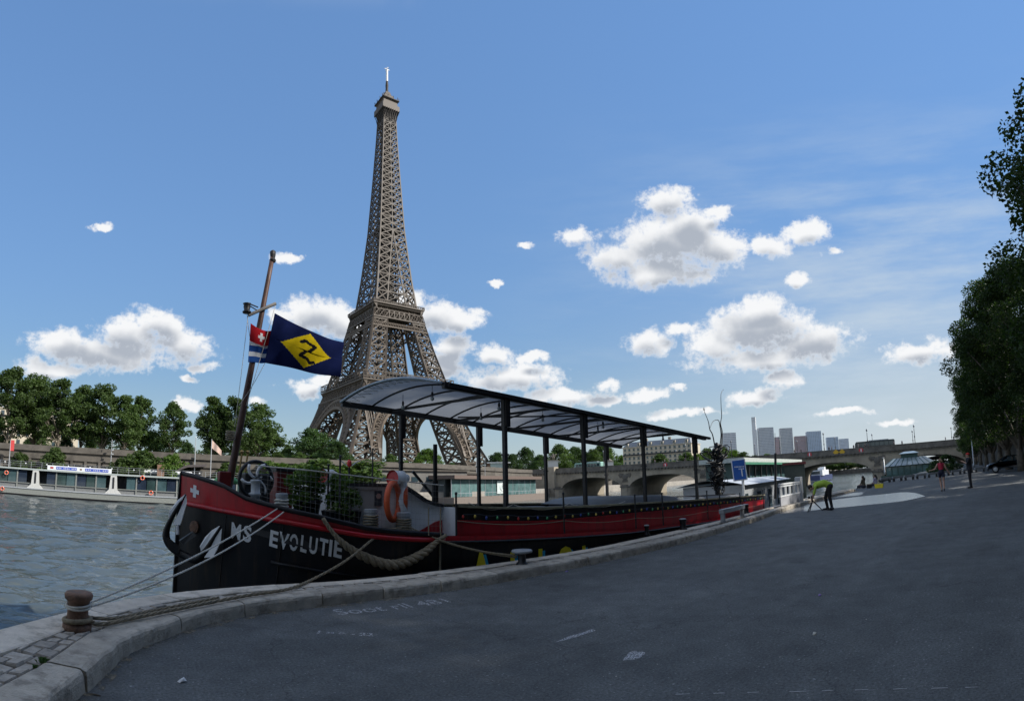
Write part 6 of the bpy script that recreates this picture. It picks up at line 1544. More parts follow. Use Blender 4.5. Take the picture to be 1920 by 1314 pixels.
# glass boat terminal with a flat brown roof
def terminal():
    A, B = on_far(846, -15.5, -2.0), on_far(1003, -14.5, -2.0); d = (B - A).normalized(); n = V(-d.y, d.x, 0); L_ = (B - A).length
    root = thing('boat_terminal', 'low glass-fronted boat terminal with flat brown roof at the far quay', 'building', A.lerp(B, 0.5))
    def P(x, y, z): return A + d * x + n * y + V(0, 0, z)
    def bx(name, x0, x1, y0, y1, z0, z1, m_, par=root): m = MB(); m.hexa([P(x, y, z) for z in (z0, z1) for y in (y0, y1) for x in (x0, x1)]); return m.build(name, m_, par)
    bx('pontoon', -2, L_ + 3, -2, 9, -1.0, 0.9, mat('pontoon_brown', (0.17, 0.14, 0.12), 0.8))
    bx('roof', -1, L_ + 1.5, -1.6, 8, 5.4, 6.3, mat('terminal_roof', (0.12, 0.085, 0.07), 0.7))
    bx('core', 0.3, L_, 2.0, 7, 0.9, 5.4, mat('terminal_core', (0.05, 0.06, 0.06), 0.8, var=0.6, scale=0.5))
    k = 12
    for i in range(k): bx('glass_pane', lerp(0, L_, i / k) + 0.08, lerp(0, L_, (i + 1) / k) - 0.08, 0.0, 0.08, 0.95, 5.35, M_gglass)
    for i in range(k + 1): bx('mullion', lerp(0, L_, i / k) - 0.06, lerp(0, L_, i / k) + 0.06, -0.06, 0.14, 0.92, 5.38, M_steel)
    x = L_ * 0.52; o = bx('sign_panel', x - 3.0, x + 3.0, -0.3, -0.2, 1.4, 5.0, mat('sign_pale', (0.55, 0.62, 0.60), 0.5))
    m = MB(); m.tube([P(x + 1.35 * math.cos(a), -0.36, 3.2 + 0.95 * math.sin(a)) for a in np.linspace(0, 2 * math.pi, 25)], 0.1, 6, False); m.tube([P(x - 0.3, -0.36, 2.6), P(x, -0.36, 3.8), P(x + 0.4, -0.36, 2.7)], 0.1, 6); m.build('round_emblem', M_white, o)
    m = MB()
    for i in range(24): m.bar(P(lerp(-1, L_ + 2, i / 23), -1.9, 0.9), P(lerp(-1, L_ + 2, i / 23), -1.9, 1.9), 0.06)
    m.bar(P(-1, -1.9, 1.9), P(L_ + 2, -1.9, 1.9), 0.08); m.build('railing', M_steel, root)
    p = on_far(935, 2, UPZ); r2 = thing('kiosk', 'small pale green kiosk with flat roof on the upper far quay', 'kiosk', p)
    m = MB(); m.box(p + V(0, 0, 1.5), (6, 3, 3), -az(935)); m.build('cabin', mat('kiosk_green', (0.42, 0.50, 0.46), 0.6), r2); m = MB(); m.box(p + V(0, 0, 3.15), (8.5, 4, 0.3), -az(935)); m.build('roof', M_white, r2)
    m = MB(); m.box(p + V(-3.6 * math.cos(az(935)), 3.6 * math.sin(az(935)), 1.4), (1.0, 3, 2.8), -az(935)); m.build('side_door', M_rust, r2)
terminal()
p = on_far(775, -9, -1.0); root = thing('quay_building', 'low grey flat-roofed quay building with small dark windows below the tower', 'building', p)
m = MB(); m.box(p + V(3, 3, 3.4), (26, 6, 6.0)); m.build('wall', mat('quay_grey', (0.14, 0.135, 0.125), 0.8, var=0.2, scale=0.4), root)
for k in range(6): m = MB(); m.box(p + V(-8 + k * 4.2, -0.03, 4.4), (1.8, 0.12, 1.1)); m.build('window', M_glass, root)
m = MB(); m.box(p + V(3, 3, 6.55), (27, 7, 0.3)); m.build('roof', M_wall, root)
p = on_far(842, -8.5, -1.0); root = thing('quay_building', 'long pale concrete quay building left of the glass terminal', 'building', p)
m = MB(); m.box(p + V(2, 3, 3.1), (16, 5, 5.2), -0.25); m.build('wall', mat('quay_pale', (0.22, 0.21, 0.18), 0.8, var=0.2, scale=0.3), root)
m = MB(); m.box(p + V(2, 3, 5.9), (17, 6, 0.4), -0.25); m.build('roof', M_wall, root)

# plinths with statues at the far end of the bridge
def plinth(px, ytop, r, label, horse):
    c = at_r(px, 880, r); c.z = DECK - 0.2; root = thing('statue_plinth', label, 'statue', c); zt = at_r(px, ytop, r).z
    m = MB(); h = zt - c.z; a = -az(px)
    m.box(c + V(0, 0, h / 2), (4.4, 4.4, h), a); m.build('plinth', mat('plinth_white', (0.58, 0.56, 0.52), 0.8, var=0.08), root)
    m = MB(); m.box(c + V(0, 0, h + 0.15), (5.0, 5.0, 0.3), a); m.build('moulding', M_bridge, root); m = MB(); m.box(c + V(0, 0, 0.3), (5.0, 5.0, 0.6), a); m.build('base_course', M_bridge, root)
    m = MB(); b = c + V(0, 0, h + 0.3); rt = Matrix.Rotation(a, 3, 'Z')
    if horse:
        m.tube([b + rt @ V(-1.1, 0, 1.5), b + rt @ V(-0.2, 0, 1.5), b + rt @ V(0.7, 0, 1.7), b + rt @ V(1.2, 0, 2.4), b + rt @ V(1.7, 0, 2.5)], [0.5, 0.5, 0.45, 0.28, 0.16], 8)
        for x in (-1.0, 0.6):
            for y in (-0.25, 0.25): m.tube([b + rt @ V(x, y, 1.4), b + rt @ V(x + 0.15, y, 0.7), b + rt @ V(x, y, 0)], [0.2, 0.12, 0.1], 6)
        m.tube([b + rt @ V(0, -0.9, 0), b + rt @ V(0, -0.85, 1.2), b + rt @ V(0.1, -0.8, 2.2), b + rt @ V(0.1, -0.8, 2.9)], [0.25, 0.22, 0.35, 0.2], 8)
    else:
        m.lathe(b, [(2.9, 0), (2.2, 0.6), (1.2, 1.0), (0.3, 1.4)], 4, M=Matrix.Rotation(a + math.pi / 4, 3, 'Z'))
    m.build('statue' if horse else 'cap_stone', M_bridge_dk, root, True)
plinth(1037, 864, 232, 'white stone plinth with a dark horse statue at the far end of the bridge', True)
plinth(1142, 866, 262, 'white stone plinth with a stepped cap behind the far end of the bridge', False)
# ------------------------------------------------------------------ quay furniture, ropes and litter
def kerbtop(px, py): return at_z(px, py, KH)
def rusty_bollard():
    p = kerbtop(144, 1176); root = thing('mooring_bollard', 'stout rusty iron mooring bollard with rope turns in the left foreground', 'bollard', p)
    m = MB(); m.lathe(p, [(0.14, -0.03), (0.14, 0.035), (0.108, 0.05), (0.103, 0.07), (0.10, 0.225), (0.112, 0.25), (0.133, 0.27), (0.138, 0.305), (0.125, 0.325), (0.05, 0.33)], 28); m.build('body', M_rust, root, True)
    for k, (z, mm, r) in enumerate(((0.195, M_ropew, 0.012), (0.213, M_ropew, 0.012), (0.075, M_rope, 0.024))):
        t = MB(); t.tube([p + V((0.102 + r) * math.cos(a), (0.102 + r) * math.sin(a), z + 0.012 * math.sin(a + k)) for a in np.linspace(0, 2 * math.pi, 28)], r, 8, False); t.build('rope_turn', mm, root, True)
    return p
BOL = rusty_bollard()
def t_bollard():
    p = kerbtop(979, 1058); root = thing('mooring_bollard', 'mushroom-shaped bollard with pale flat top holding the barge ropes', 'bollard', p)
    m = MB(); m.lathe(p, [(0.12, -0.02), (0.11, 0.02), (0.075, 0.05), (0.07, 0.18), (0.09, 0.2)], 20); m.build('stem', M_iron, root, True)
    m = MB(); m.lathe(p, [(0.10, 0.195), (0.19, 0.215), (0.195, 0.24), (0.18, 0.262), (0.02, 0.266)], 24); m.build('cap', M_grey, root, True)
    return p
TB = t_bollard()
def small_bollard(px, py, h, r, label):
    p = kerbtop(px, py); root = thing('small_bollard', label, 'bollard', p, 'small black bollards along the quay edge')
    m = MB(); m.lathe(p, [(r * 1.5, -0.02), (r * 1.4, 0.02), (r, 0.05), (r * 0.95, h * 0.75), (r * 1.2, h * 0.82), (r * 1.2, h)], 16); m.build('post', M_black, root, True)
    m = MB(); m.lathe(p, [(r * 1.15, h), (r * 0.9, h + 0.02), (r * 0.1, h + 0.025)], 16); m.build('cap', M_grey, root)
small_bollard(1281, 993, 0.3, 0.09, 'squat black bollard on the quay left of the grey rail')
small_bollard(1213, 1003, 0.25, 0.06, 'thin dark bollard partly hidden against the red hull')
small_bollard(1399, 962, 0.33, 0.10, 'squat black bollard at the right end of the low grey rail')
small_bollard(1481, 943, 0.42, 0.08, 'black bollard on the quay in front of the white gangway gate')
def low_rail():
    a, b = kerbtop(1356, 979), kerbtop(1392, 968); root = thing('low_steel_rail', 'low grey steel rail like a bench along the quay edge', 'rail', a.lerp(b, 0.5))
    for q in (a, b): m = MB(); m.box(q + V(0, 0, 0.17), (0.14, 0.12, 0.36), 0.05); m.build('leg', M_grey, root, bevel=0.01)
    m = MB(); m.bar(a + V(-0.1, 0, 0.34), b + V(0.1, 0, 0.34), 0.16, 0.14); m.build('top_bar', M_grey, root, bevel=0.01)
low_rail()
def line(name, label, segs, r, m_, strands=3, cat='rope'):
    """laid rope made of twisted strands following a 3D path"""
    pts = []
    for s in segs: pts += s if not pts else s[1:]
    dense = []; step = r * 1.6
    for a, b in zip(pts, pts[1:]):
        n = max(1, int((b - a).length / step)); dense += [a.lerp(b, i / n) for i in range(n)]
    dense.append(pts[-1]); root = thing(name, label, cat, dense[0])
    for s in range(strands):
        m = MB(); out = []
        for i, p in enumerate(dense):
            d = (dense[min(i + 1, len(dense) - 1)] - dense[max(i - 1, 0)]).normalized(); sd = d.cross(V(0, 0, 1)).normalized(); up = sd.cross(d); a = i * 0.75 + s * 2 * math.pi / strands
            out.append(p + (sd * math.cos(a) + up * math.sin(a)) * r * 0.5)
        m.tube(out, r * 0.58, 5); m.build('strand', m_, root, True)
gz = KH + 0.035
path = [BITT2 + V(-0.1, -0.1, -0.1), at_y(722, 994, 8.55)] + [at_y(700, 1010, 8.45), at_y(650, 1050, 8.2), at_y(590, 1084, 7.9)] + [at_z(540, 1104, gz), at_z(470, 1115, gz), at_z(400, 1128, gz), at_z(330, 1142, gz), at_z(260, 1156, gz), at_z(190, 1170, gz), BOL + V(0.135, -0.03, 0.075)]
line('mooring_rope', 'thick brown mooring rope lying along the kerb to the rusty bollard', [smooth_line(path, 5)], 0.022, M_rope)
path = [BOL + V(0.13, 0.05, 0.09), at_z(215, 1159, gz + 0.02), at_z(280, 1146, gz), at_z(345, 1133, gz), at_z(410, 1120, gz)]
line('mooring_rope', 'shorter brown rope loop beside the long one at the rusty bollard', [smooth_line(path, 5)], 0.018, M_rope)
line('mooring_rope', 'double brown rope from the barge bitts to the mushroom bollard', [sag(BITT2 + V(0.05, -0.12, -0.12), TB + V(-0.08, 0.05, 0.13), 0.06, 16)], 0.018, M_rope)
line('mooring_rope', 'second strand of the brown rope to the mushroom bollard', [sag(BITT2 + V(0.0, -0.12, -0.05), TB + V(-0.08, 0.02, 0.17), 0.10, 16)], 0.014, M_rope)
line('white_mooring_line', 'upper white mooring line from the bow bitt to the rusty bollard', [sag(BITT0 + V(-0.05, -0.1, -0.08), BOL + V(0.08, 0.08, 0.21), 0.06, 20)], 0.012, M_ropew)
line('white_mooring_line', 'lower white mooring line from the bow bitt to the rusty bollard', [sag(BITT0 + V(0.1, -0.1, -0.1), BOL + V(0.12, 0.04, 0.195), 0.12, 20)], 0.012, M_ropew)

# litter and weeds
p = at_z(337, 1281, 0.0); m = MB(); pts = [(0, 0, 0.004), (0.035, 0.006, 0.02), (0.06, 0.03, 0.008), (0.045, 0.05, 0.022), (0.015, 0.04, 0.012), (-0.02, 0.018, 0.006)]
m.loft([[p + V(*q) for q in pts], [p + V(q[0] * 0.6 + 0.008, q[1] * 0.6 + 0.01, q[2] + 0.014) for q in pts]], True); m.poly([p + V(q[0] * 0.6 + 0.008, q[1] * 0.6 + 0.01, q[2] + 0.014) for q in pts]); m.build('paper_scrap', M_white, None, org=p, label='crumpled white scrap lying on the asphalt at lower left', cat='litter')
for px, py, lab, c in ((1062, 1072, 'small purple bottle cap lying below the kerb', (0.25, 0.18, 0.5)), (1537, 1117, 'small violet scrap on the asphalt in the middle right', (0.2, 0.12, 0.35)), (1527, 1190, 'small pale bottle cap on the asphalt at lower right', (0.45, 0.42, 0.36))):
    p = at_z(px, py, 0.0); m = MB(); m.lathe(p, [(0.018, 0.001), (0.019, 0.01), (0.014, 0.014), (0.002, 0.015)], 10); m.ell(p + V(0.04, 0.01, 0.008), (0.014, 0.02, 0.008), 8, 5); m.build('bottle_cap', mat('cap_%d' % px, c, 0.5), None, org=p, label=lab, cat='litter', kind='thing')
p = at_z(172, 1310, 0.0); m = MB(); m.tube([p + V(-0.05, 0.06, 0.006), p + V(0.0, 0.07, 0.008), p + V(0.06, 0.055, 0.006)], 0.005, 5); m.build('twig', M_bark, None, org=p, label='dark twig lying by the kerb in the lower left corner', cat='twig')
def weed(px, py, z, n, h, label):
    p = at_z(px, py, z); rng = np.random.default_rng(px); root = thing('weed', label, 'weed', p)
    m = MB()
    for i in range(n):
        a, l, b = rng.uniform(0, 6.28), rng.uniform(0.4, 1) * h, rng.uniform(0.3, 1.0); d = V(math.cos(a), math.sin(a), 0); s = V(-d.y, d.x, 0) * 0.006; o = p + V(rng.normal(0, h * 0.25), rng.normal(0, h * 0.25), 0)
        m.poly([o - s, o + s, o + d * l * b * 0.5 + V(0, 0, l * 0.7) + s * 1.3, o + d * l * b + V(0, 0, l * 0.75), o + d * l * b * 0.5 + V(0, 0, l * 0.7) - s * 1.3])
    m.build('blade_tuft', mat('weed_green', (0.07, 0.16, 0.03), 0.7, var=0.3, scale=20), root, kind='stuff')
weed(80, 1242, KH - 0.02, 60, 0.05, 'tuft of bright green weeds between the setts')
weed(184, 1270, 0.0, 40, 0.035, 'small green weed growing at the foot of the kerb')
weed(66, 1252, KH - 0.02, 30, 0.03, 'low mossy weed beside the tuft between the setts')
# chalk marks on the asphalt: flat print
def chalk_mat():
    m = mat('chalk', (0.55, 0.56, 0.58), 0.9); nt = m.node_tree; N, L = nt.nodes, nt.links
    n = N.new('ShaderNodeTexNoise'); n.inputs['Scale'].default_value = 55; n.inputs['Detail'].default_value = 4; tc = N.new('ShaderNodeTexCoord'); L.new(tc.outputs['Object'], n.inputs['Vector'])
    r = N.new('ShaderNodeMapRange'); L.new(n.outputs['Fac'], r.inputs[0]); r.inputs[1].default_value = 0.40; r.inputs[2].default_value = 0.55; t = N.new('ShaderNodeBsdfTransparent'); x = N.new('ShaderNodeMixShader')
    r.inputs[4].default_value = 0.75
    L.new(r.outputs[0], x.inputs[0]); L.new(t.outputs[0], x.inputs[1]); L.new(N['Principled BSDF'].outputs[0], x.inputs[2]); L.new(x.outputs[0], N['Material Output'].inputs[0]); return m
M_chalk = chalk_mat()
def chalk(text, px0, py0, px1, py1, size, label):
    a, b = at_z(px0, py0, 0.004), at_z(px1, py1, 0.004); d = (b - a).normalized(); n = V(-d.y, d.x, 0); g = glyph(text, size, 0.004); w = max(v.x for v in g[0]) - min(v.x for v in g[0]); k = (b - a).length / w; c = a.lerp(b, 0.5)
    m = MB(); put_glyph(m, g, lambda v: c + d * v.x * k + n * v.y); m.build('chalk_writing', M_chalk, None, org=c, label=label, cat='chalk writing')
chalk('Soot ril 481', 640, 1152, 850, 1128, 0.42, 'faded white chalk scrawl on the asphalt along the kerb')
chalk('1 = = - 22', 592, 1187, 697, 1192, 0.16, 'small faded chalk digits on the asphalt nearer the viewer')
# worn pale scuffs
for px, py, w, h, lab in ((1190, 1228, 0.16, 0.1, 'pale splash stain on the asphalt at lower right'), (1085, 1190, 0.35, 0.05, 'long faint pale scuff on the asphalt in the middle')):
    c = at_z(px, py, 0.004); m = MB(); m.poly([c + V(w * math.cos(a) * R.uniform(0.6, 1.1), h * math.sin(a) * R.uniform(0.6, 1.1), 0) for a in np.linspace(0, 6.28, 15)[:-1]]); m.build('stain', M_chalk, None, org=c, label=lab, cat='stain')

def notice():
    a, b = at_r(1373, 863, 27), at_r(1399, 899, 27); d = V(b.x - a.x, b.y - a.y, 0).normalized(); n = V(d.y, -d.x, 0); zc = (a.z + b.z) / 2; h = (a.z - b.z); w = V(b.x - a.x, b.y - a.y, 0).length; c = V((a.x + b.x) / 2, (a.y + b.y) / 2, zc)
    root = thing('notice_board', 'tilted blue notice board with a white border behind the sculpture', 'sign', V(c.x, c.y, -2.8)); rot = Matrix((d, -n, V(0, 0, 1))).transposed() @ Matrix.Rotation(-0.07, 3, 'Y')
    m = MB(); m.box(c, (w + 0.08, 0.04, h + 0.08), rot); m.build('border', M_white, root); m = MB(); m.box(c + n * 0.03, (w - 0.03, 0.03, h - 0.03), rot); m.build('panel', mat('sign_blue', (0.02, 0.10, 0.38), 0.4), root)
    m = MB(); m.bar(V(c.x, c.y, -2.9) + d * 0.15, c + d * 0.15 - V(0, 0, h / 2), 0.1); m.build('post', M_steel, root)
    m = MB()
    for k in range(7): m.box(c + n * 0.05 + d * (-0.2 + 0.07 * k) + V(0, 0, 0.16), (0.045, 0.01, 0.05), rot)
    for k in range(4): m.box(c + n * 0.05 + d * (0.0 + 0.07 * k) + V(0, 0, 0.05), (0.045, 0.01, 0.05), rot)
    m.box(c + n * 0.05 + d * 0.13 - V(0, 0, 0.15), (0.05, 0.01, 0.35), rot); m.build('lettering', M_white, root, kind='stuff')
notice()
# gangway gate
a, b = at_z(1464, 950, KH), at_z(1500, 940, KH); a.y = max(a.y, 8.0); root = thing('gangway_gate', 'pale grey panelled gate with dark slots on the quay edge at the barge stern', 'gate', a); d = V(b.x - a.x, b.y - a.y, 0); L_ = d.length; d.normalize(); q = V(-d.y, d.x, 0)
hgt = at_r(1464, 908, math.hypot(a.x, a.y)).z - KH; rz = math.atan2(d.y, d.x)
m = MB(); m.box(a + d * L_ / 2 + V(0, 0, hgt * 0.22), (L_, 0.05, hgt * 0.4), rz); m.build('lower_panel', mat('gate_grey', (0.36, 0.37, 0.40), 0.6), root)
for z in (0.45, 0.9, 1.0): m = MB(); m.box(a + d * L_ / 2 + V(0, 0, hgt * z), (L_ + 0.1, 0.08, 0.06), rz); m.build('rail', M_white, root)
for k in range(5): m = MB(); m.box(a + d * L_ * (k + 0.2) / 4.6 + V(0, 0, hgt * 0.68), (L_ * 0.1, 0.05, hgt * 0.42), rz); m.build('slat', M_grey, root)
m = MB(); m.box(b + V(0.25, 0.1, hgt * 0.6), (0.35, 0.3, hgt * 1.25), rz); m.build('gate_post', M_grey, root)

# moored boats further along
def house_boat(name, label, px0, px1, yt, r, roofc, bodyc, hgt_frac=0.5, L_=10.0):
    a, b = at_r(px0, 900, r), at_r(px1, 900, r + L_); d = V(b.x - a.x, b.y - a.y, 0); n = d.length; d.normalize(); q = V(-d.y, d.x, 0); z0 = -2.8; zt = at_r(px0, yt, r).z; root = thing(name, label, 'boat', V(a.x, a.y, z0))
    def P(x, y, z): return V(a.x, a.y, 0) + d * x + q * y + V(0, 0, z)
    m = MB(); prof = [(0, 0), (1.2, -1.0), (n, -1.2), (n, 3.2), (1.2, 3.0)]; m.prism([P(x, y, z0 - 0.4) for x, y in prof], (0, 0, 1.7)); m.build('hull', M_black, root, fix=True)
    m = MB(); m.prism([P(0.8, -0.6, z) for z in (z0 + 1.3, zt - 0.25)] + [P(n - 0.3, -0.6, z) for z in (zt - 0.25, z0 + 1.3)], q * 3.2); m.build('deckhouse', bodyc, root, fix=True)
    m = MB(); m.loft([[P(x, y, zt - 0.25 + 0.3 * math.sin(math.pi * (y + 0.9) / 3.8)) for y in np.linspace(-0.9, 2.9, 9)] for x in (0.4, n * 0.5, n)]); m.build('roof', roofc, root, True)
    for k in range(5): m = MB(); m.box(P(lerp(1.4, n - 1, k / 4), -0.62, lerp(z0 + 1.3, zt, 0.55)), (0.9, 0.08, (zt - z0 - 1.3) * 0.4), math.atan2(d.y, d.x)); m.build('window', M_glass, root)
house_boat('moored_boat', 'moored boat under a pale grey tarpaulin roof behind the barge stern', 1362, 1462, 902, 27, mat('pale_tarp', (0.42, 0.45, 0.50), 0.5), M_grey, L_=16)
def floating_restaurant():
    r = 60; pts = [(1400, 868), (1500, 868)]
    a, b = at_r(1392, 868, 62), at_r(1500, 868, 92); d = V(b.x - a.x, b.y - a.y, 0); n = d.length; d.normalize(); q = V(-d.y, d.x, 0); root = thing('floating_restaurant', 'long green glazed restaurant boat with white roof edge before the bridge', 'boat', V(a.x, a.y, -2.8))
    zt = at_r(1392, 858, 62).z
    def P(x, y, z): return V(a.x, a.y, 0) + d * x + q * y + V(0, 0, z)
    def bx(nm_, x0, x1, y0, y1, z0, z1, m_): m = MB(); m.hexa([P(x, y, z) for z in (z0, z1) for y in (y0, y1) for x in (x0, x1)]); return m.build(nm_, m_, root)
    bx('hull', 0, n, 0, 5, -2.9, -1.3, mat('dark_green_paint', (0.03, 0.07, 0.05), 0.5)); bx('saloon', 0.5, n - 0.5, 1.2, 4.8, -1.3, zt - 0.5, mat('saloon_green', (0.05, 0.09, 0.08), 0.6)); bx('roof', -0.3, n + 0.3, -0.3, 5.3, zt - 0.5, zt, mat('pale_green_white', (0.46, 0.50, 0.47), 0.6)); bx('green_trim', -0.2, n + 0.2, -0.32, -0.2, zt - 0.8, zt - 0.5, mat('trim_green', (0.05, 0.2, 0.12), 0.5))
    k = 12
    for i in range(k): bx('window', lerp(0.6, n - 0.6, i / k) + 0.1, lerp(0.6, n - 0.6, (i + 1) / k) - 0.1, 1.12, 1.18, -1.0, zt - 0.8, M_gglass)
    for i in range(k + 1): bx('post', lerp(0.2, n - 0.2, i / k) - 0.08, lerp(0.2, n - 0.2, i / k) + 0.08, 0.1, 0.26, -1.3, zt - 0.5, M_iron)
floating_restaurant()
p = at_r(1490, 885, 70); root = thing('deck_hut', 'small dark red and green hut on a moored boat at the bridge pier', 'hut', V(p.x, p.y, -2.0)); zt = at_r(1490, 869, 70).z
m = MB(); m.box(V(p.x, p.y, (zt - 2) / 2), (2.6, 3.0, zt + 2), -az(1490)); m.build('wall', mat('hut_dark', (0.05, 0.06, 0.05), 0.7), root); m = MB(); m.box(V(p.x, p.y, zt), (3.0, 3.4, 0.3), -az(1490)); m.build('roof', mat('hut_roof', (0.16, 0.03, 0.03), 0.6), root)
m = MB(); m.box(V(p.x - 1.9, p.y - 1.2, 0.0), (0.9, 0.9, 2.0), -az(1490)); m.build('door', M_white, root)
# cruise boat with its white wash beyond the bridge
p = at_r(1538, 880, 240); p.z = -2.8; root = thing('cruise_boat', 'white and blue cruise boat passing under the second bridge arch', 'boat', p)
m = MB(); m.prism([p + V(x, y, 0.2) for x, y in ((-9, -2.5), (8, -3), (11, 0), (8, 3), (-9, 2.5))], (0, 0, 2.2)); m.build('hull', mat('boat_blue', (0.05, 0.07, 0.16), 0.4), root, fix=True)
m = MB(); m.box(p + V(-0.5, 0, 3.4), (14, 5, 2.4), 0.1); m.build('saloon', M_white, root); m = MB(); m.box(p + V(-7.6, 0, 3.5), (0.2, 4.2, 1.2), 0.1); m.build('window_band', M_glass, root); m = MB(); m.box(p + V(2, 0, 5.2), (3, 3, 1.4), 0.1); m.build('wheelhouse', M_white, root)
# floating pavilion with a glass roof
def pavilion():
    c = at_r(1708, 893, 105); c.z = -2.8; root = thing('glass_pavilion', 'dark green floating pavilion with a pitched glass roof under the right arch', 'pavilion', c); a = -az(1708); rot = Matrix.Rotation(a, 3, 'Z'); r = 105
    def Z(y): return at_r(1708, y, r).z
    def P(x, y, z): return V(c.x, c.y, z) + rot @ V(x, y, 0)
    W2 = 46 / F * r; gr = mat('pavilion_green', (0.03, 0.075, 0.065), 0.4)
    m = MB(); m.box(P(0, 3, (Z(894) - 2.4) / 2), (2 * W2 + 3, 8, Z(894) + 2.4), a); m.build('pontoon', M_iron, root)
    m = MB(); m.box(P(0, 3, (Z(894) + Z(871)) / 2), (2 * W2 * 0.96, 5.6, Z(871) - Z(894)), a); m.build('saloon', gr, root)
    for i in range(8): m = MB(); m.box(P(lerp(-W2 + 0.6, W2 - 0.6, i / 7), 0.16, (Z(890) + Z(873)) / 2), (W2 * 0.2, 0.06, Z(873) - Z(890)), a); m.build('window', M_gglass, root)
    g = mat('roof_glass_pale', (0.22, 0.27, 0.29), 0.15, var=0.2, scale=0.6, spec=0.8)
    n = 9
    for i in range(n):
        x0, x1 = lerp(-W2 * 1.08, W2 * 1.08, i / n), lerp(-W2 * 1.08, W2 * 1.08, (i + 1) / n); k = 0.62
        m = MB(); m.poly([P(x0 + 0.05, -0.3, Z(871)), P(x1 - 0.05, -0.3, Z(871)), P(x1 * k - 0.04, 2.0, Z(857)), P(x0 * k + 0.04, 2.0, Z(857))]); m.build('roof_pane', g, root)
        m = MB(); m.bar(P(x0, -0.3, Z(871)), P(x0 * k, 2.0, Z(857)), 0.12); m.build('roof_bar', gr, root)
    for s in (-1, 1): m = MB(); m.poly([P(s * W2 * 1.08, -0.3, Z(871)), P(s * W2 * 0.67, 2.0, Z(857)), P(s * W2 * 0.67, 5, Z(857)), P(s * W2 * 1.08, 6.5, Z(871))]); m.build('roof_pane', g, root)
    m = MB(); m.box(P(0, 3.5, (Z(857) + Z(849)) / 2), (W2 * 0.7, 3, Z(849) - Z(857)), a); m.build('clerestory', gr, root); m = MB(); m.loft([[P(x, 1.6, Z(849)), P(x * 0.5, 3.4, Z(845)), P(x, 5.2, Z(849))] for x in (-W2 * 0.42, W2 * 0.42)]); m.build('ridge_roof', g, root)
    m = MB(); m.box(P(0, -0.9, Z(892)), (2 * W2 + 2, 0.08, 0.9), a); m.build('railing', gr, root)
pavilion()

# low rail of blocks across the quay, lamp post, dark hedge, car
def barrier():
    a, b = at_z(1646, 906, 0.0), at_z(1902, 877, 0.0); n = 12
    pts = [at_z(lerp(1650, 1915, i / n), lerp(906, 876, i / n), 0.0) for i in range(n + 1)]
    for i, (p, q) in enumerate(zip(pts, pts[1:])):
        root = thing('low_barrier', f'low grey barrier block across the quay, {ORD[i]} from the river', 'barrier', p, 'barrier blocks across the quay'); d = (q - p).normalized(); k = p + d * 0.12; e = q - d * 0.12
        m = MB(); m.bar(k + V(0, 0, 0.38), e + V(0, 0, 0.38), 0.22, 0.2); m.build('beam', mat('barrier_grey', (0.24, 0.25, 0.26), 0.7), root)
        for t in (0.12, 0.88): c = k.lerp(e, t); m = MB(); m.box(c + V(0, 0, 0.14), (0.2, 0.2, 0.3)); m.build('foot', M_iron, root)
barrier()
def street_lamp(px, yb, yt, r, label):
    p = at_r(px, yb, r); p.z = 0; t = at_r(px, yt, r).z; root = thing('street_lamp', label, 'lamp post', p)
    m = MB(); m.lathe(p, [(0.16, 0), (0.16, 0.6), (0.1, 0.7), (0.055, t)], 10); m.build('pole', M_steel, root, True); m = MB(); m.box(V(p.x - 0.3, p.y, t), (0.9, 0.25, 0.14)); m.build('lamp_head', M_steel, root)
street_lamp(1826, 872, 797, 82, 'slim grey lamp post behind the man in black')
street_lamp(1660, 898, 858, 95, 'small grey lamp post on the quay before the bridge pier')
BU = tree_meshes(91, 5, 3.0, 0.2, 46, 5000, 0.16, 0.8, top_w=0.8); BU[1].materials.append(M_leafd)
p = at_r(1776, 885, 70); p.z = -0.3; s = (at_r(1776, 849, 70).z + 0.3) / 5.2; plant_tree('dark_bush', BU, M_leafd, p, 0.5, (s * 1.05, s * 1.05, s), 'dense dark green bush on the quay behind the woman in red', 'bush')
p = at_r(1758, 885, 74); p.z = -0.3; s = (at_r(1758, 862, 74).z + 0.3) / 5.2; plant_tree('dark_bush', BU, M_leafd, p, 2.5, (s * 1.4, s * 1.4, s), 'lower dark bush left of the tall one by the pavilion', 'bush')

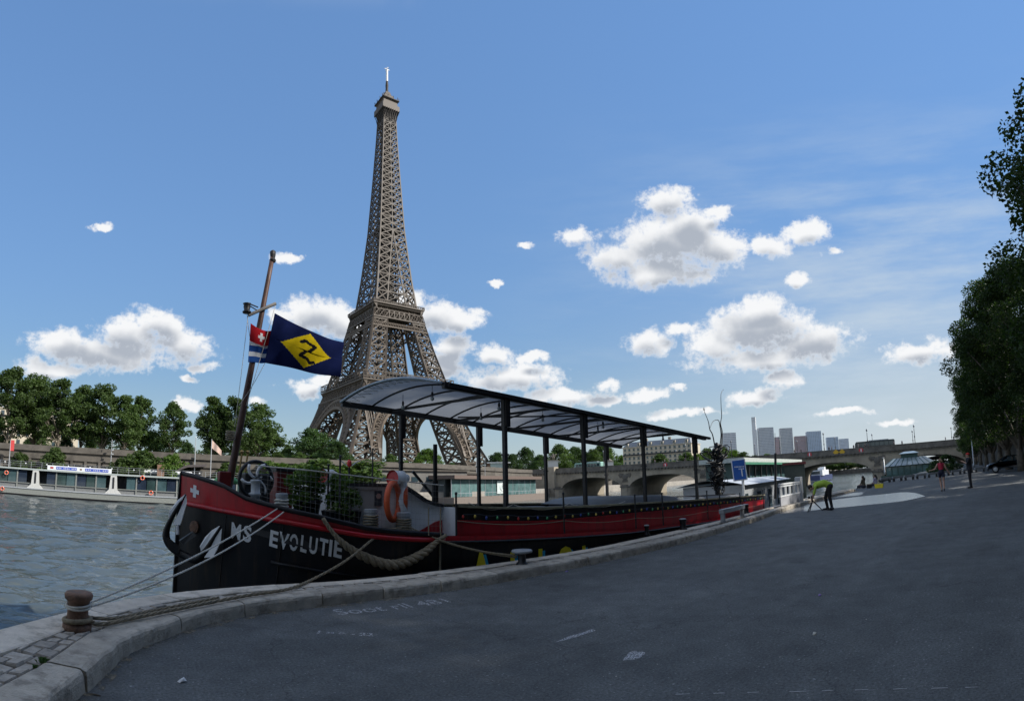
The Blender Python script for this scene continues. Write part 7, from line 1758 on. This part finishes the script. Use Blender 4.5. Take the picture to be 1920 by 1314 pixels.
def car():
    r = 50; c = at_r(1893, 880, r); c.z = 0; dirx = V(-0.12, 0.99, 0).normalized(); nrm = V(-dirx.y, dirx.x, 0) * -1   # nose points to the left of the picture (towards +Y)
    side = V(-1, 0, 0); root = thing('parked_car', 'dark grey hatchback parked under the trees at the right edge', 'car', c)
    ax = V(0.0, 1.0, 0); ay = V(-1.0, 0.0, 0)
    def P(x, y, z): return c + ax * x + ay * y + V(0, 0, z)
    body = [(2.05, 0.35), (2.1, 0.6), (1.95, 0.78), (1.15, 0.95), (0.55, 1.32), (0.1, 1.47), (-0.9, 1.46), (-1.6, 1.25), (-1.95, 0.95), (-2.05, 0.6), (-2.0, 0.32)]
    M_car = mat('car_paint', (0.035, 0.04, 0.045), 0.25, 0.3, var=0.05, coat=0.6)
    m = MB(); rows = []
    for y, k, dz in ((-0.86, 0.93, -0.03), (-0.84, 0.97, 0.0), (-0.5, 1.0, 0.02), (0.5, 1.0, 0.02), (0.84, 0.97, 0.0), (0.86, 0.93, -0.03)):
        rows.append([P(x * (k if z < 1.0 else 0.99), y * (1.0 if z < 1.0 else 0.80), z + (dz if z > 0.5 else 0)) for x, z in body])
    m.loft(rows); n = len(body); m.face(*range(n)); m.face(*[5 * n + i for i in reversed(range(n))]); m.build('body', M_car, root, True)
    for y in (-0.845, 0.845):
        m = MB(); m.poly([P(0.95, y * 0.99, 0.98), P(0.5, y * 0.86, 1.28), P(0.1, y * 0.84, 1.38), P(-0.35, y * 0.84, 1.38), P(-0.35, y * 0.99, 0.98)]); m.build('side_window', M_glass, root)
        m = MB(); m.poly([P(-0.42, y * 0.99, 0.98), P(-0.42, y * 0.84, 1.38), P(-0.95, y * 0.84, 1.37), P(-1.45, y * 0.95, 1.08), P(-1.4, y * 0.99, 0.98)]); m.build('side_window', M_glass, root)
        for x in (1.3, -1.3):
            w = MB(); w.lathe(P(x, y, 0.32), [(0.1, -0.1), (0.32, -0.1), (0.33, 0.0), (0.32, 0.1), (0.22, 0.11), (0.02, 0.1)], 20, M=Matrix((ax, V(0, 0, 1), ay)).transposed()); o = w.build('wheel', M_black, root, True)
            w = MB(); w.lathe(P(x, y + (0.1 if y > 0 else -0.1), 0.32), [(0.2, -0.015), (0.2, 0.015), (0.05, 0.03)], 14, M=Matrix((ax, V(0, 0, 1), ay)).transposed()); w.build('rim', M_steel, o)
        m = MB(); m.box(P(0.75, y * 1.08, 1.02), (0.14, 0.2, 0.12)); m.build('mirror', M_car, root, bevel=0.02)
        m = MB(); m.ell(P(1.95, y * 0.72, 0.68), (0.12, 0.16, 0.08), 10, 6); m.build('headlight', M_white, root, True)
    m = MB(); m.poly([P(1.12, -0.68, 0.985), P(1.12, 0.68, 0.985), P(0.58, 0.6, 1.335), P(0.58, -0.6, 1.335)]); m.build('windscreen', M_glass, root)
car()

# signs fixed to the bridge parapet
def bridge_sign(s, kind, label):
    z = B_CORN + 0.9; c = bp(s, -0.55, z); root = thing('bridge_sign', label, 'sign', c); rot = Matrix((BE, BN, V(0, 0, 1))).transposed(); 
    if kind == 'diamond':
        m = MB(); m.prism([c + rot @ V(x, 0, zz) for x, zz in ((-0.95, 0), (0, -0.95), (0.95, 0), (0, 0.95))], BN * -0.08); m.build('panel', mat('sign_amber', (0.6, 0.36, 0.02), 0.5), root)
    else:
        m = MB(); m.lathe(c, [(0.7, 0), (0.7, 0.06)], 20, M=Matrix((BE, V(0, 0, 1), -BN)).transposed()); m.build('panel', mat('sign_red', (0.5, 0.05, 0.06), 0.5), root); m = MB(); m.box(c + BN * -0.1, (0.3, 0.05, 0.9), rot); m.build('stripe', M_white, root)
bridge_sign(46.3, 'diamond', 'left one of two amber diamond signs on the bridge parapet'); bridge_sign(44.4, 'diamond', 'right one of two amber diamond signs on the bridge parapet'); bridge_sign(38.6, 'disc', 'round red and white sign on the parapet right of the diamonds'); bridge_sign(54.5, 'disc', 'round red and white sign on the parapet left of the diamonds'); bridge_sign(103, 'disc', 'small red sign on the parapet of the left bridge arches')

# ------------------------------------------------------------------ people
def body_mesh(bones, blobs, mats_for, voxel=0.018, smooth=6):
    """limbs and blobs fused into one continuous skin; every face takes the material of its nearest limb"""
    mb = MB()
    for (a, b, ra, rb, _) in bones:
        a, b = Vector(a), Vector(b); n = 6; mb.tube([a.lerp(b, i / n) for i in range(n + 1)], [lerp(ra, rb, i / n) for i in range(n + 1)], 12)
        mb.ell(a, (ra, ra, ra), 12, 8); mb.ell(b, (rb, rb, rb), 12, 8)
    for (c, r, _) in blobs: mb.ell(c, r, 16, 12)
    me = mb.mesh('body'); o = bpy.data.objects.new('tmp', me); COL.objects.link(o)
    bm = bmesh.new(); bm.from_mesh(me); bmesh.ops.remove_doubles(bm, verts=bm.verts, dist=1e-5); bmesh.ops.recalc_face_normals(bm, faces=bm.faces); bm.to_mesh(me); bm.free()
    r = o.modifiers.new('r', 'REMESH'); r.mode = 'VOXEL'; r.voxel_size = voxel; s = o.modifiers.new('s', 'SMOOTH'); s.iterations = smooth; s.factor = 0.5
    out = bpy.data.meshes.new_from_object(o.evaluated_get(bpy.context.evaluated_depsgraph_get())); bpy.data.objects.remove(o)
    ml = []
    def slot(m):
        if m not in ml: ml.append(m); out.materials.append(m)
        return ml.index(m)
    idx = []
    for f in out.polygons:
        c = f.center; best = None; bd = 1e9
        for (a, b, ra, rb, t) in bones:
            a_, b_ = Vector(a), Vector(b); d = b_ - a_; u = max(0, min(1, (c - a_).dot(d) / max(d.length_squared, 1e-9))); k = (c - a_ - d * u).length - lerp(ra, rb, u)
            if k < bd: bd, best = k, t
        for (p, r, t) in blobs:
            q = c - Vector(p); k = (Vector((q.x / r[0], q.y / r[1], q.z / r[2])).length - 1) * min(r)
            if k < bd: bd, best = k, t
        idx.append(slot(mats_for[best]))
    out.polygons.foreach_set('material_index', idx); out.polygons.foreach_set('use_smooth', [True] * len(out.polygons)); out.update()
    return out
skin = mat('skin', (0.42, 0.25, 0.18), 0.55, var=0.05)
def hand(bones, wrist, d, nrm, k=1.0):
    d, nrm = Vector(d).normalized(), Vector(nrm).normalized(); s = d.cross(nrm); w = Vector(wrist); pk = w + d * 0.085 * k
    bones.append((w, pk, 0.028, 0.034, 'skin'))
    for i, l in enumerate((0.07, 0.085, 0.08, 0.062)):
        b0 = pk + s * (0.024 - 0.016 * i); b1 = b0 + d * l * 0.5; b2 = b1 + (d * 0.75 + nrm * 0.6).normalized() * l * 0.5; bones.append((b0, b1, 0.0105, 0.010, 'skin')); bones.append((b1, b2, 0.010, 0.009, 'skin'))
    bones.append((w + d * 0.03 + s * 0.028, w + d * 0.07 + s * 0.06, 0.0115, 0.0105, 'skin')); bones.append((w + d * 0.07 + s * 0.06, w + d * 0.1 + s * 0.065, 0.0105, 0.009, 'skin'))
def head(bones, blobs, neck, c, face, hairm=True):
    c, f = Vector(c), Vector(face).normalized(); up = V(0, 0, 1); s = f.cross(up).normalized()
    bones.append((neck, c - V(0, 0, 0.06), 0.055, 0.055, 'skin')); blobs.append((c, (0.078, 0.085, 0.115), 'skin'))
    bones.append((c + f * 0.082 + V(0, 0, 0.012), c + f * 0.10 - V(0, 0, 0.022), 0.010, 0.016, 'skin')); bones.append((c + f * 0.05 - V(0, 0, 0.075), c + f * 0.07 - V(0, 0, 0.09), 0.03, 0.022, 'skin'))
    for q in (-1, 1): blobs.append((c + s * q * 0.08 - V(0, 0, 0.005), (0.02, 0.02, 0.032), 'skin'))
def person(label, loc, rz, sc, bones, blobs, mats_for, extras=()):
    root = thing('person', label, 'person', loc); root.rotation_euler = (0, 0, rz); root.scale = (sc,) * 3
    o = link('body', body_mesh(bones, blobs, mats_for), None, root)
    for nm_, mb, m_ in extras:
        me = mb.mesh(nm_, smooth=True); e = link(nm_, me, m_, root, kind='stuff' if nm_ == 'face' else None)
    return root
def face_bits(c, f):   # eyes and lips, joined: a few millimetres each
    c, f = Vector(c), Vector(f).normalized(); s = f.cross(V(0, 0, 1)).normalized(); e = MB()
    for q in (-1, 1): e.ell(c + f * 0.083 + s * q * 0.032 + V(0, 0, 0.012), (0.010, 0.010, 0.007), 8, 6)
    e.ell(c + f * 0.088 - V(0, 0, 0.058), (0.022, 0.022, 0.006), 8, 6); return e
M_eye = mat('eye_dark', (0.05, 0.03, 0.025), 0.4)
# woman seen from behind, walking (local +y is forward)
def woman():
    B, Bl = [], []
    B += [((0.0, 0, 0.98), (0, 0.0, 1.12), 0.135, 0.115, 'shorts'), ((0, 0, 1.12), (0, 0.01, 1.36), 0.115, 0.125, 'top'), ((-0.13, 0, 1.40), (0.13, 0, 1.40), 0.065, 0.065, 'top')]
    Bl += [((0, 0, 0.98), (0.175, 0.125, 0.12), 'shorts'), ((0, 0.0, 1.27), (0.155, 0.10, 0.2), 'top')]
    B += [((-0.09, 0, 0.95), (-0.085, 0.05, 0.76), 0.095, 0.08, 'shorts'), ((-0.085, 0.05, 0.76), (-0.07, 0.10, 0.52), 0.075, 0.055, 'skin'), ((-0.07, 0.10, 0.52), (-0.06, 0.03, 0.30), 0.055, 0.056, 'skin'), ((-0.06, 0.03, 0.30), (-0.055, -0.02, 0.09), 0.052, 0.034, 'skin'), ((-0.055, -0.04, 0.05), (-0.06, 0.14, 0.035), 0.042, 0.033, 'shoe')]
    B += [((0.09, 0, 0.95), (0.09, -0.05, 0.76), 0.095, 0.08, 'shorts'), ((0.09, -0.05, 0.76), (0.07, -0.06, 0.52), 0.075, 0.055, 'skin'), ((0.07, -0.06, 0.52), (0.05, -0.20, 0.32), 0.055, 0.056, 'skin'), ((0.05, -0.20, 0.32), (0.03, -0.33, 0.14), 0.052, 0.034, 'skin'), ((0.03, -0.36, 0.12), (0.035, -0.22, 0.035), 0.038, 0.033, 'shoe')]
    B += [((-0.17, 0, 1.40), (-0.30, 0.04, 1.18), 0.05, 0.042, 'skin'), ((-0.30, 0.04, 1.18), (-0.50, 0.08, 1.12), 0.04, 0.028, 'skin')]; hand(B, (-0.50, 0.08, 1.12), (-1, 0.2, -0.05), (0, 0, -1))
    B += [((0.17, 0, 1.40), (0.27, -0.04, 1.15), 0.05, 0.042, 'skin'), ((0.27, -0.04, 1.15), (0.40, -0.02, 0.94), 0.04, 0.028, 'skin')]; hand(B, (0.40, -0.02, 0.94), (0.4, 0.1, -0.9), (-1, 0, 0))
    head(B, Bl, (0, 0.01, 1.42), (0, 0.03, 1.585), (0.1, 1, 0)); B.append(((0, 0, 1.36), (0, 0.01, 1.45), 0.06, 0.05, 'skin'))
    h = MB(); h.ell((0, 0.005, 1.61), (0.092, 0.10, 0.108), 14, 10); h.tube([V(0.02, -0.08, 1.62), V(0.07, -0.16, 1.56), V(0.11, -0.2, 1.48)], [0.045, 0.04, 0.012], 8)
    p = at_z(1768, 921, 0.0); sc = 1.0
    person('woman in red sleeveless top and dark shorts walking away with arms out', p, -az(1768) + 0.15, sc, B, Bl, {'skin': skin, 'top': mat('red_top', (0.40, 0.02, 0.05), 0.8), 'shorts': mat('navy_shorts', (0.012, 0.014, 0.035), 0.8), 'shoe': mat('dark_shoe', (0.05, 0.04, 0.04), 0.7)}, [('hair', h, mat('fair_hair', (0.20, 0.13, 0.07), 0.7, var=0.3, scale=40)), ('face', face_bits((0, 0.03, 1.585), (0.1, 1, 0)), M_eye)])
woman()
def man():
    B, Bl = [], []
    B += [((0, 0, 1.0), (0, 0, 1.2), 0.15, 0.15, 'dark'), ((0, 0, 1.2), (0, 0, 1.45), 0.15, 0.155, 'dark'), ((-0.16, 0, 1.50), (0.16, 0, 1.50), 0.08, 0.08, 'dark')]
    Bl += [((0, 0, 1.02), (0.18, 0.13, 0.13), 'dark'), ((0, 0.0, 1.36), (0.2, 0.125, 0.22), 'dark')]
    for q in (-1, 1): B += [((q * 0.1, 0, 0.98), (q * 0.11, 0.01, 0.53), 0.105, 0.075, 'dark'), ((q * 0.11, 0.01, 0.53), (q * 0.12, -0.01, 0.10), 0.075, 0.06, 'dark'), ((q * 0.12, -0.05, 0.05), (q * 0.15, 0.16, 0.04), 0.05, 0.04, 'shoe')]
    B += [((-0.22, 0, 1.49), (-0.30, 0.12, 1.28), 0.06, 0.052, 'dark'), ((-0.30, 0.12, 1.28), (-0.16, 0.32, 1.40), 0.045, 0.032, 'skin')]; hand(B, (-0.16, 0.32, 1.40), (0.5, 0.6, 0.3), (0.3, -0.6, 0.6))
    B += [((0.22, 0, 1.49), (0.28, 0.14, 1.30), 0.06, 0.052, 'dark'), ((0.28, 0.14, 1.30), (0.08, 0.34, 1.40), 0.045, 0.032, 'skin')]; hand(B, (0.08, 0.34, 1.40), (-0.5, 0.6, 0.3), (-0.3, -0.6, 0.6))
    head(B, Bl, (0, 0.0, 1.54), (0, 0.03, 1.70), (0, 1, -0.1)); B.append(((0, 0, 1.48), (0, 0, 1.57), 0.065, 0.055, 'skin'))
    cap = MB(); cap.ell((0, 0.015, 1.76), (0.095, 0.105, 0.075), 14, 8); cap.loft([[V(0.085 * math.cos(a), 0.06 + 0.12 * math.sin(a) + d, 1.755 - 0.02 * math.sin(a)) for a in np.linspace(0, math.pi, 9)] for d in (0.0, 0.02)]); 
    ph = MB(); ph.box(V(-0.03, 0.46, 1.47), (0.15, 0.012, 0.08))
    p = at_r(1820, 906, 28.5); p.z = 0
    person('man in black clothes and red cap standing with raised hands near the lamp post', p, -az(1820) + math.radians(95), 1.02, B, Bl, {'skin': skin, 'dark': mat('black_cloth', (0.012, 0.012, 0.016), 0.85), 'shoe': M_black}, [('cap', cap, mat('red_cap', (0.5, 0.03, 0.02), 0.8)), ('face', face_bits((0, 0.03, 1.70), (0, 1, -0.1)), M_eye)])
    q = thing('phone', 'dark phone held up by the man in the red cap', 'phone', p); q.rotation_euler = (0, 0, -az(1820) + math.radians(95)); q.scale = (1.02,) * 3; ORIG[q.name] = V(0, 0, 0); ph.build('slab', M_black, q)
man()
def bender():
    # leaning far forward over a tripod; local +y is forward
    B, Bl = [], []
    for q, fy in ((-1, -0.05), (1, 0.12)): B += [((q * 0.1, -0.05, 0.92), (q * 0.11, fy + 0.02, 0.50), 0.11, 0.075, 'dark'), ((q * 0.11, fy + 0.02, 0.50), (q * 0.12, fy - 0.04, 0.09), 0.075, 0.058, 'dark'), ((q * 0.12, fy - 0.07, 0.05), (q * 0.14, fy + 0.14, 0.04), 0.048, 0.04, 'shoe')]
    B += [((0, -0.06, 0.97), (0, 0.16, 1.08), 0.15, 0.145, 'top'), ((0, 0.16, 1.08), (0, 0.46, 1.02), 0.145, 0.15, 'top'), ((-0.15, 0.50, 0.98), (0.15, 0.50, 0.98), 0.075, 0.075, 'top')]
    Bl += [((0, -0.06, 0.95), (0.18, 0.15, 0.14), 'dark'), ((0, 0.30, 1.05), (0.19, 0.26, 0.14), 'top')]
    B += [((-0.2, 0.50, 0.96), (-0.24, 0.58, 0.70), 0.055, 0.046, 'top'), ((-0.24, 0.58, 0.70), (-0.12, 0.66, 0.52), 0.04, 0.03, 'skin')]; hand(B, (-0.12, 0.66, 0.52), (0.4, 0.3, -0.8), (0, 0.5, 0))
    B += [((0.2, 0.50, 0.96), (0.24, 0.60, 0.72), 0.055, 0.046, 'top'), ((0.24, 0.60, 0.72), (0.12, 0.68, 0.55), 0.04, 0.03, 'skin')]; hand(B, (0.12, 0.68, 0.55), (-0.4, 0.3, -0.8), (0, 0.5, 0))
    head(B, Bl, (0, 0.56, 0.96), (0, 0.70, 0.93), (0, 0.55, -0.85)); B.append(((0, 0.50, 1.0), (0, 0.60, 0.96), 0.06, 0.055, 'skin'))
    h = MB(); h.ell((0, 0.72, 0.965), (0.092, 0.105, 0.105), 14, 10)
    p = at_z(1556, 956, 0.0); rz = -az(1556) + math.radians(92)
    person('person in lime green top and black trousers bending over a tripod', p, rz, 1.0, B, Bl, {'skin': skin, 'top': mat('lime_top', (0.34, 0.48, 0.06), 0.85), 'dark': mat('black_trousers', (0.012, 0.012, 0.014), 0.85), 'shoe': M_black}, [('hair', h, mat('dark_hair', (0.02, 0.015, 0.012), 0.7)), ('face', face_bits((0, 0.70, 0.93), (0, 0.55, -0.85)), M_eye)])
    f = Matrix.Rotation(rz, 3, 'Z') @ V(0, 1, 0); c = p + f * 0.66; c.z = 0; root = thing('camera_tripod', 'low black tripod in front of the bending person', 'tripod', c)
    for k in range(3): a = rz + k * 2.09 + 0.4; m = MB(); m.tube([c + V(0, 0, 0.42), c + V(0.36 * math.cos(a), 0.36 * math.sin(a), 0.02)], [0.026, 0.018], 8); o = m.build('leg', M_black, root); m = MB(); m.ell(c + V(0.36 * math.cos(a), 0.36 * math.sin(a), 0.02), (0.03, 0.03, 0.02), 8, 6); m.build('foot', M_black, o)
    m = MB(); m.tube([c + V(0, 0, 0.38), c + V(0, 0, 0.5)], 0.03, 8); m.build('column', M_black, root); m = MB(); m.box(c + V(0, 0, 0.56), (0.16, 0.12, 0.11), rz); m.lathe(c + V(0, 0, 0.56) + f * 0.08, [(0.04, 0), (0.045, 0.1)], 12, M=f.to_track_quat('Z', 'Y').to_matrix()); m.build('camera_body', M_black, root)
    b = p - f * 0.05 + V(-0.25, -0.1, 0); m = MB(); root = thing('kit_bag', 'small black bag on the asphalt beside the bending person', 'bag', b); m.ell(b + V(0, 0, 0.07), (0.14, 0.1, 0.06), 12, 8); m.build('pouch', M_black, root, True); m = MB(); m.tube([b + V(-0.1, 0, 0.12), b + V(0, 0, 0.22), b + V(0.1, 0, 0.12)], 0.01, 6); m.build('strap', M_iron, root)
bender()
def sitter(px, py, label, topm, hairm, scarf=None):
    B, Bl = [], []
    B += [((0, 0, 0.14), (0, 0.02, 0.34), 0.16, 0.14, 'top'), ((0, 0.02, 0.34), (0, 0.04, 0.54), 0.14, 0.14, 'top'), ((-0.14, 0.03, 0.58), (0.14, 0.03, 0.58), 0.07, 0.07, 'top')]; Bl += [((0, 0, 0.13), (0.2, 0.17, 0.13), 'dark')]
    for q in (-1, 1):
        B += [((q * 0.1, 0.05, 0.12), (q * 0.14, 0.42, 0.16), 0.09, 0.07, 'dark'), ((q * 0.14, 0.42, 0.16), (q * 0.13, 0.5, -0.18), 0.065, 0.045, 'dark'), ((q * 0.2, 0.03, 0.56), (q * 0.25, 0.1, 0.34), 0.055, 0.045, 'top'), ((q * 0.25, 0.1, 0.34), (q * 0.14, 0.28, 0.25), 0.042, 0.03, 'skin')]; hand(B, (q * 0.14, 0.28, 0.25), (-q * 0.5, 0.8, 0), (0, 0, -1))
    head(B, Bl, (0, 0.03, 0.62), (0, 0.05, 0.77), (0, 1, 0)); h = MB(); h.ell((0, 0.025, 0.80), (0.095, 0.105, 0.108), 14, 10); h.tube([V(0, -0.06, 0.76), V(0, -0.1, 0.62), V(0, -0.09, 0.5)], [0.075, 0.07, 0.03], 10)
    p = at_z(px, py, 0.0)
    person(label, p + V(0, 0, 0.0), 0.25 - 0.5, 1.05, B, Bl, {'skin': skin, 'top': topm, 'dark': mat('dark_jeans', (0.03, 0.035, 0.05), 0.85)}, [('hair', h, hairm)])
    return p
dk = mat('dark_hair', (0.02, 0.015, 0.012), 0.7)
sitter(1620, 915, 'person in olive brown jacket sitting on the quay edge, seen from behind', mat('olive_jacket', (0.09, 0.075, 0.05), 0.9), dk)
p = sitter(1643, 912, 'person in pale lilac top sitting on the quay edge behind a yellow bag', mat('lilac_top', (0.36, 0.33, 0.42), 0.9), dk)
b = at_z(1648, 915, 0.0); root = thing('shopping_bag', 'yellow shopping bag on the quay beside the sitting people', 'bag', b); m = MB(); m.prism([b + V(0, x, z) for x, z in ((-0.28, 0), (0.28, 0), (0.32, 0.3), (-0.32, 0.3))], (0.2, 0, 0)); m.build('sack', M_yel, root, fix=True); m = MB(); m.tube([b + V(0.1, -0.15, 0.3), b + V(0.1, 0, 0.42), b + V(0.1, 0.15, 0.3)], 0.012, 6); m.build('handle', M_yel, root)
b = at_z(1630, 915, 0.0); root = thing('cool_box', 'small dark box with a pale lid between the sitting people', 'box', b); m = MB(); m.box(b + V(0, 0, 0.14), (0.3, 0.34, 0.28)); m.build('tub', M_black, root, bevel=0.02); m = MB(); m.box(b + V(0, 0, 0.3), (0.33, 0.37, 0.05)); m.build('lid', M_cream, root)

# walkers on the bridge deck, one standing figure copied
def walkers():
    B, Bl = [], []
    B += [((0, 0, 1.0), (0, 0, 1.42), 0.15, 0.16, 'top'), ((-0.15, 0, 1.47), (0.15, 0, 1.47), 0.075, 0.075, 'top')]
    for q in (-1, 1): B += [((q * 0.1, 0, 0.97), (q * 0.1, q * 0.08, 0.5), 0.1, 0.07, 'dark'), ((q * 0.1, q * 0.08, 0.5), (q * 0.1, q * 0.16, 0.06), 0.07, 0.05, 'dark'), ((q * 0.2, 0, 1.45), (q * 0.25, -q * 0.08, 1.15), 0.055, 0.045, 'top'), ((q * 0.25, -q * 0.08, 1.15), (q * 0.22, -q * 0.02, 0.9), 0.045, 0.035, 'skin')]
    head(B, Bl, (0, 0, 1.5), (0, 0.02, 1.66), (0, 1, 0))
    base = body_mesh(B, Bl, {'skin': skin, 'top': mat('walker_top', (0.12, 0.11, 0.12), 0.9, rnd=0.6), 'dark': mat('dark_jeans', (0.03, 0.035, 0.05), 0.85)}, 0.03)
    for i, s in enumerate((59.5, 57.5, 50.2, 48.6, 47.8, 41.0, 39.5, 37.4, 36.6, 28.5, 26.0, 12.5, 10.0, 92, 97, 104, 108)):
        o = link('person', base, None, None, label=f'tiny pedestrian walking on the bridge, {ORD[i]} counted from the diamond signs outwards' if False else f'tiny pedestrian behind the bridge parapet, {ORD[sorted((59.5, 57.5, 50.2, 48.6, 47.8, 41.0, 39.5, 37.4, 36.6, 28.5, 26.0, 12.5, 10.0, 92, 97, 104, 108)).index(s)]} from the right bank', cat='person', group='pedestrians on the bridge')
        o.location = bp(s, 1.2 + (i % 3) * 0.5, DECK + 0.55); o.rotation_euler = (0, 0, i * 1.7)
    m = MB(); m.hexa([bp(s, t, z) for z in (DECK - 0.1, DECK + 0.55) for t in (0.0, 3.0) for s in (-6, 160)]); m.build('pavement', M_bridge_dk, BRIDGE)
walkers()
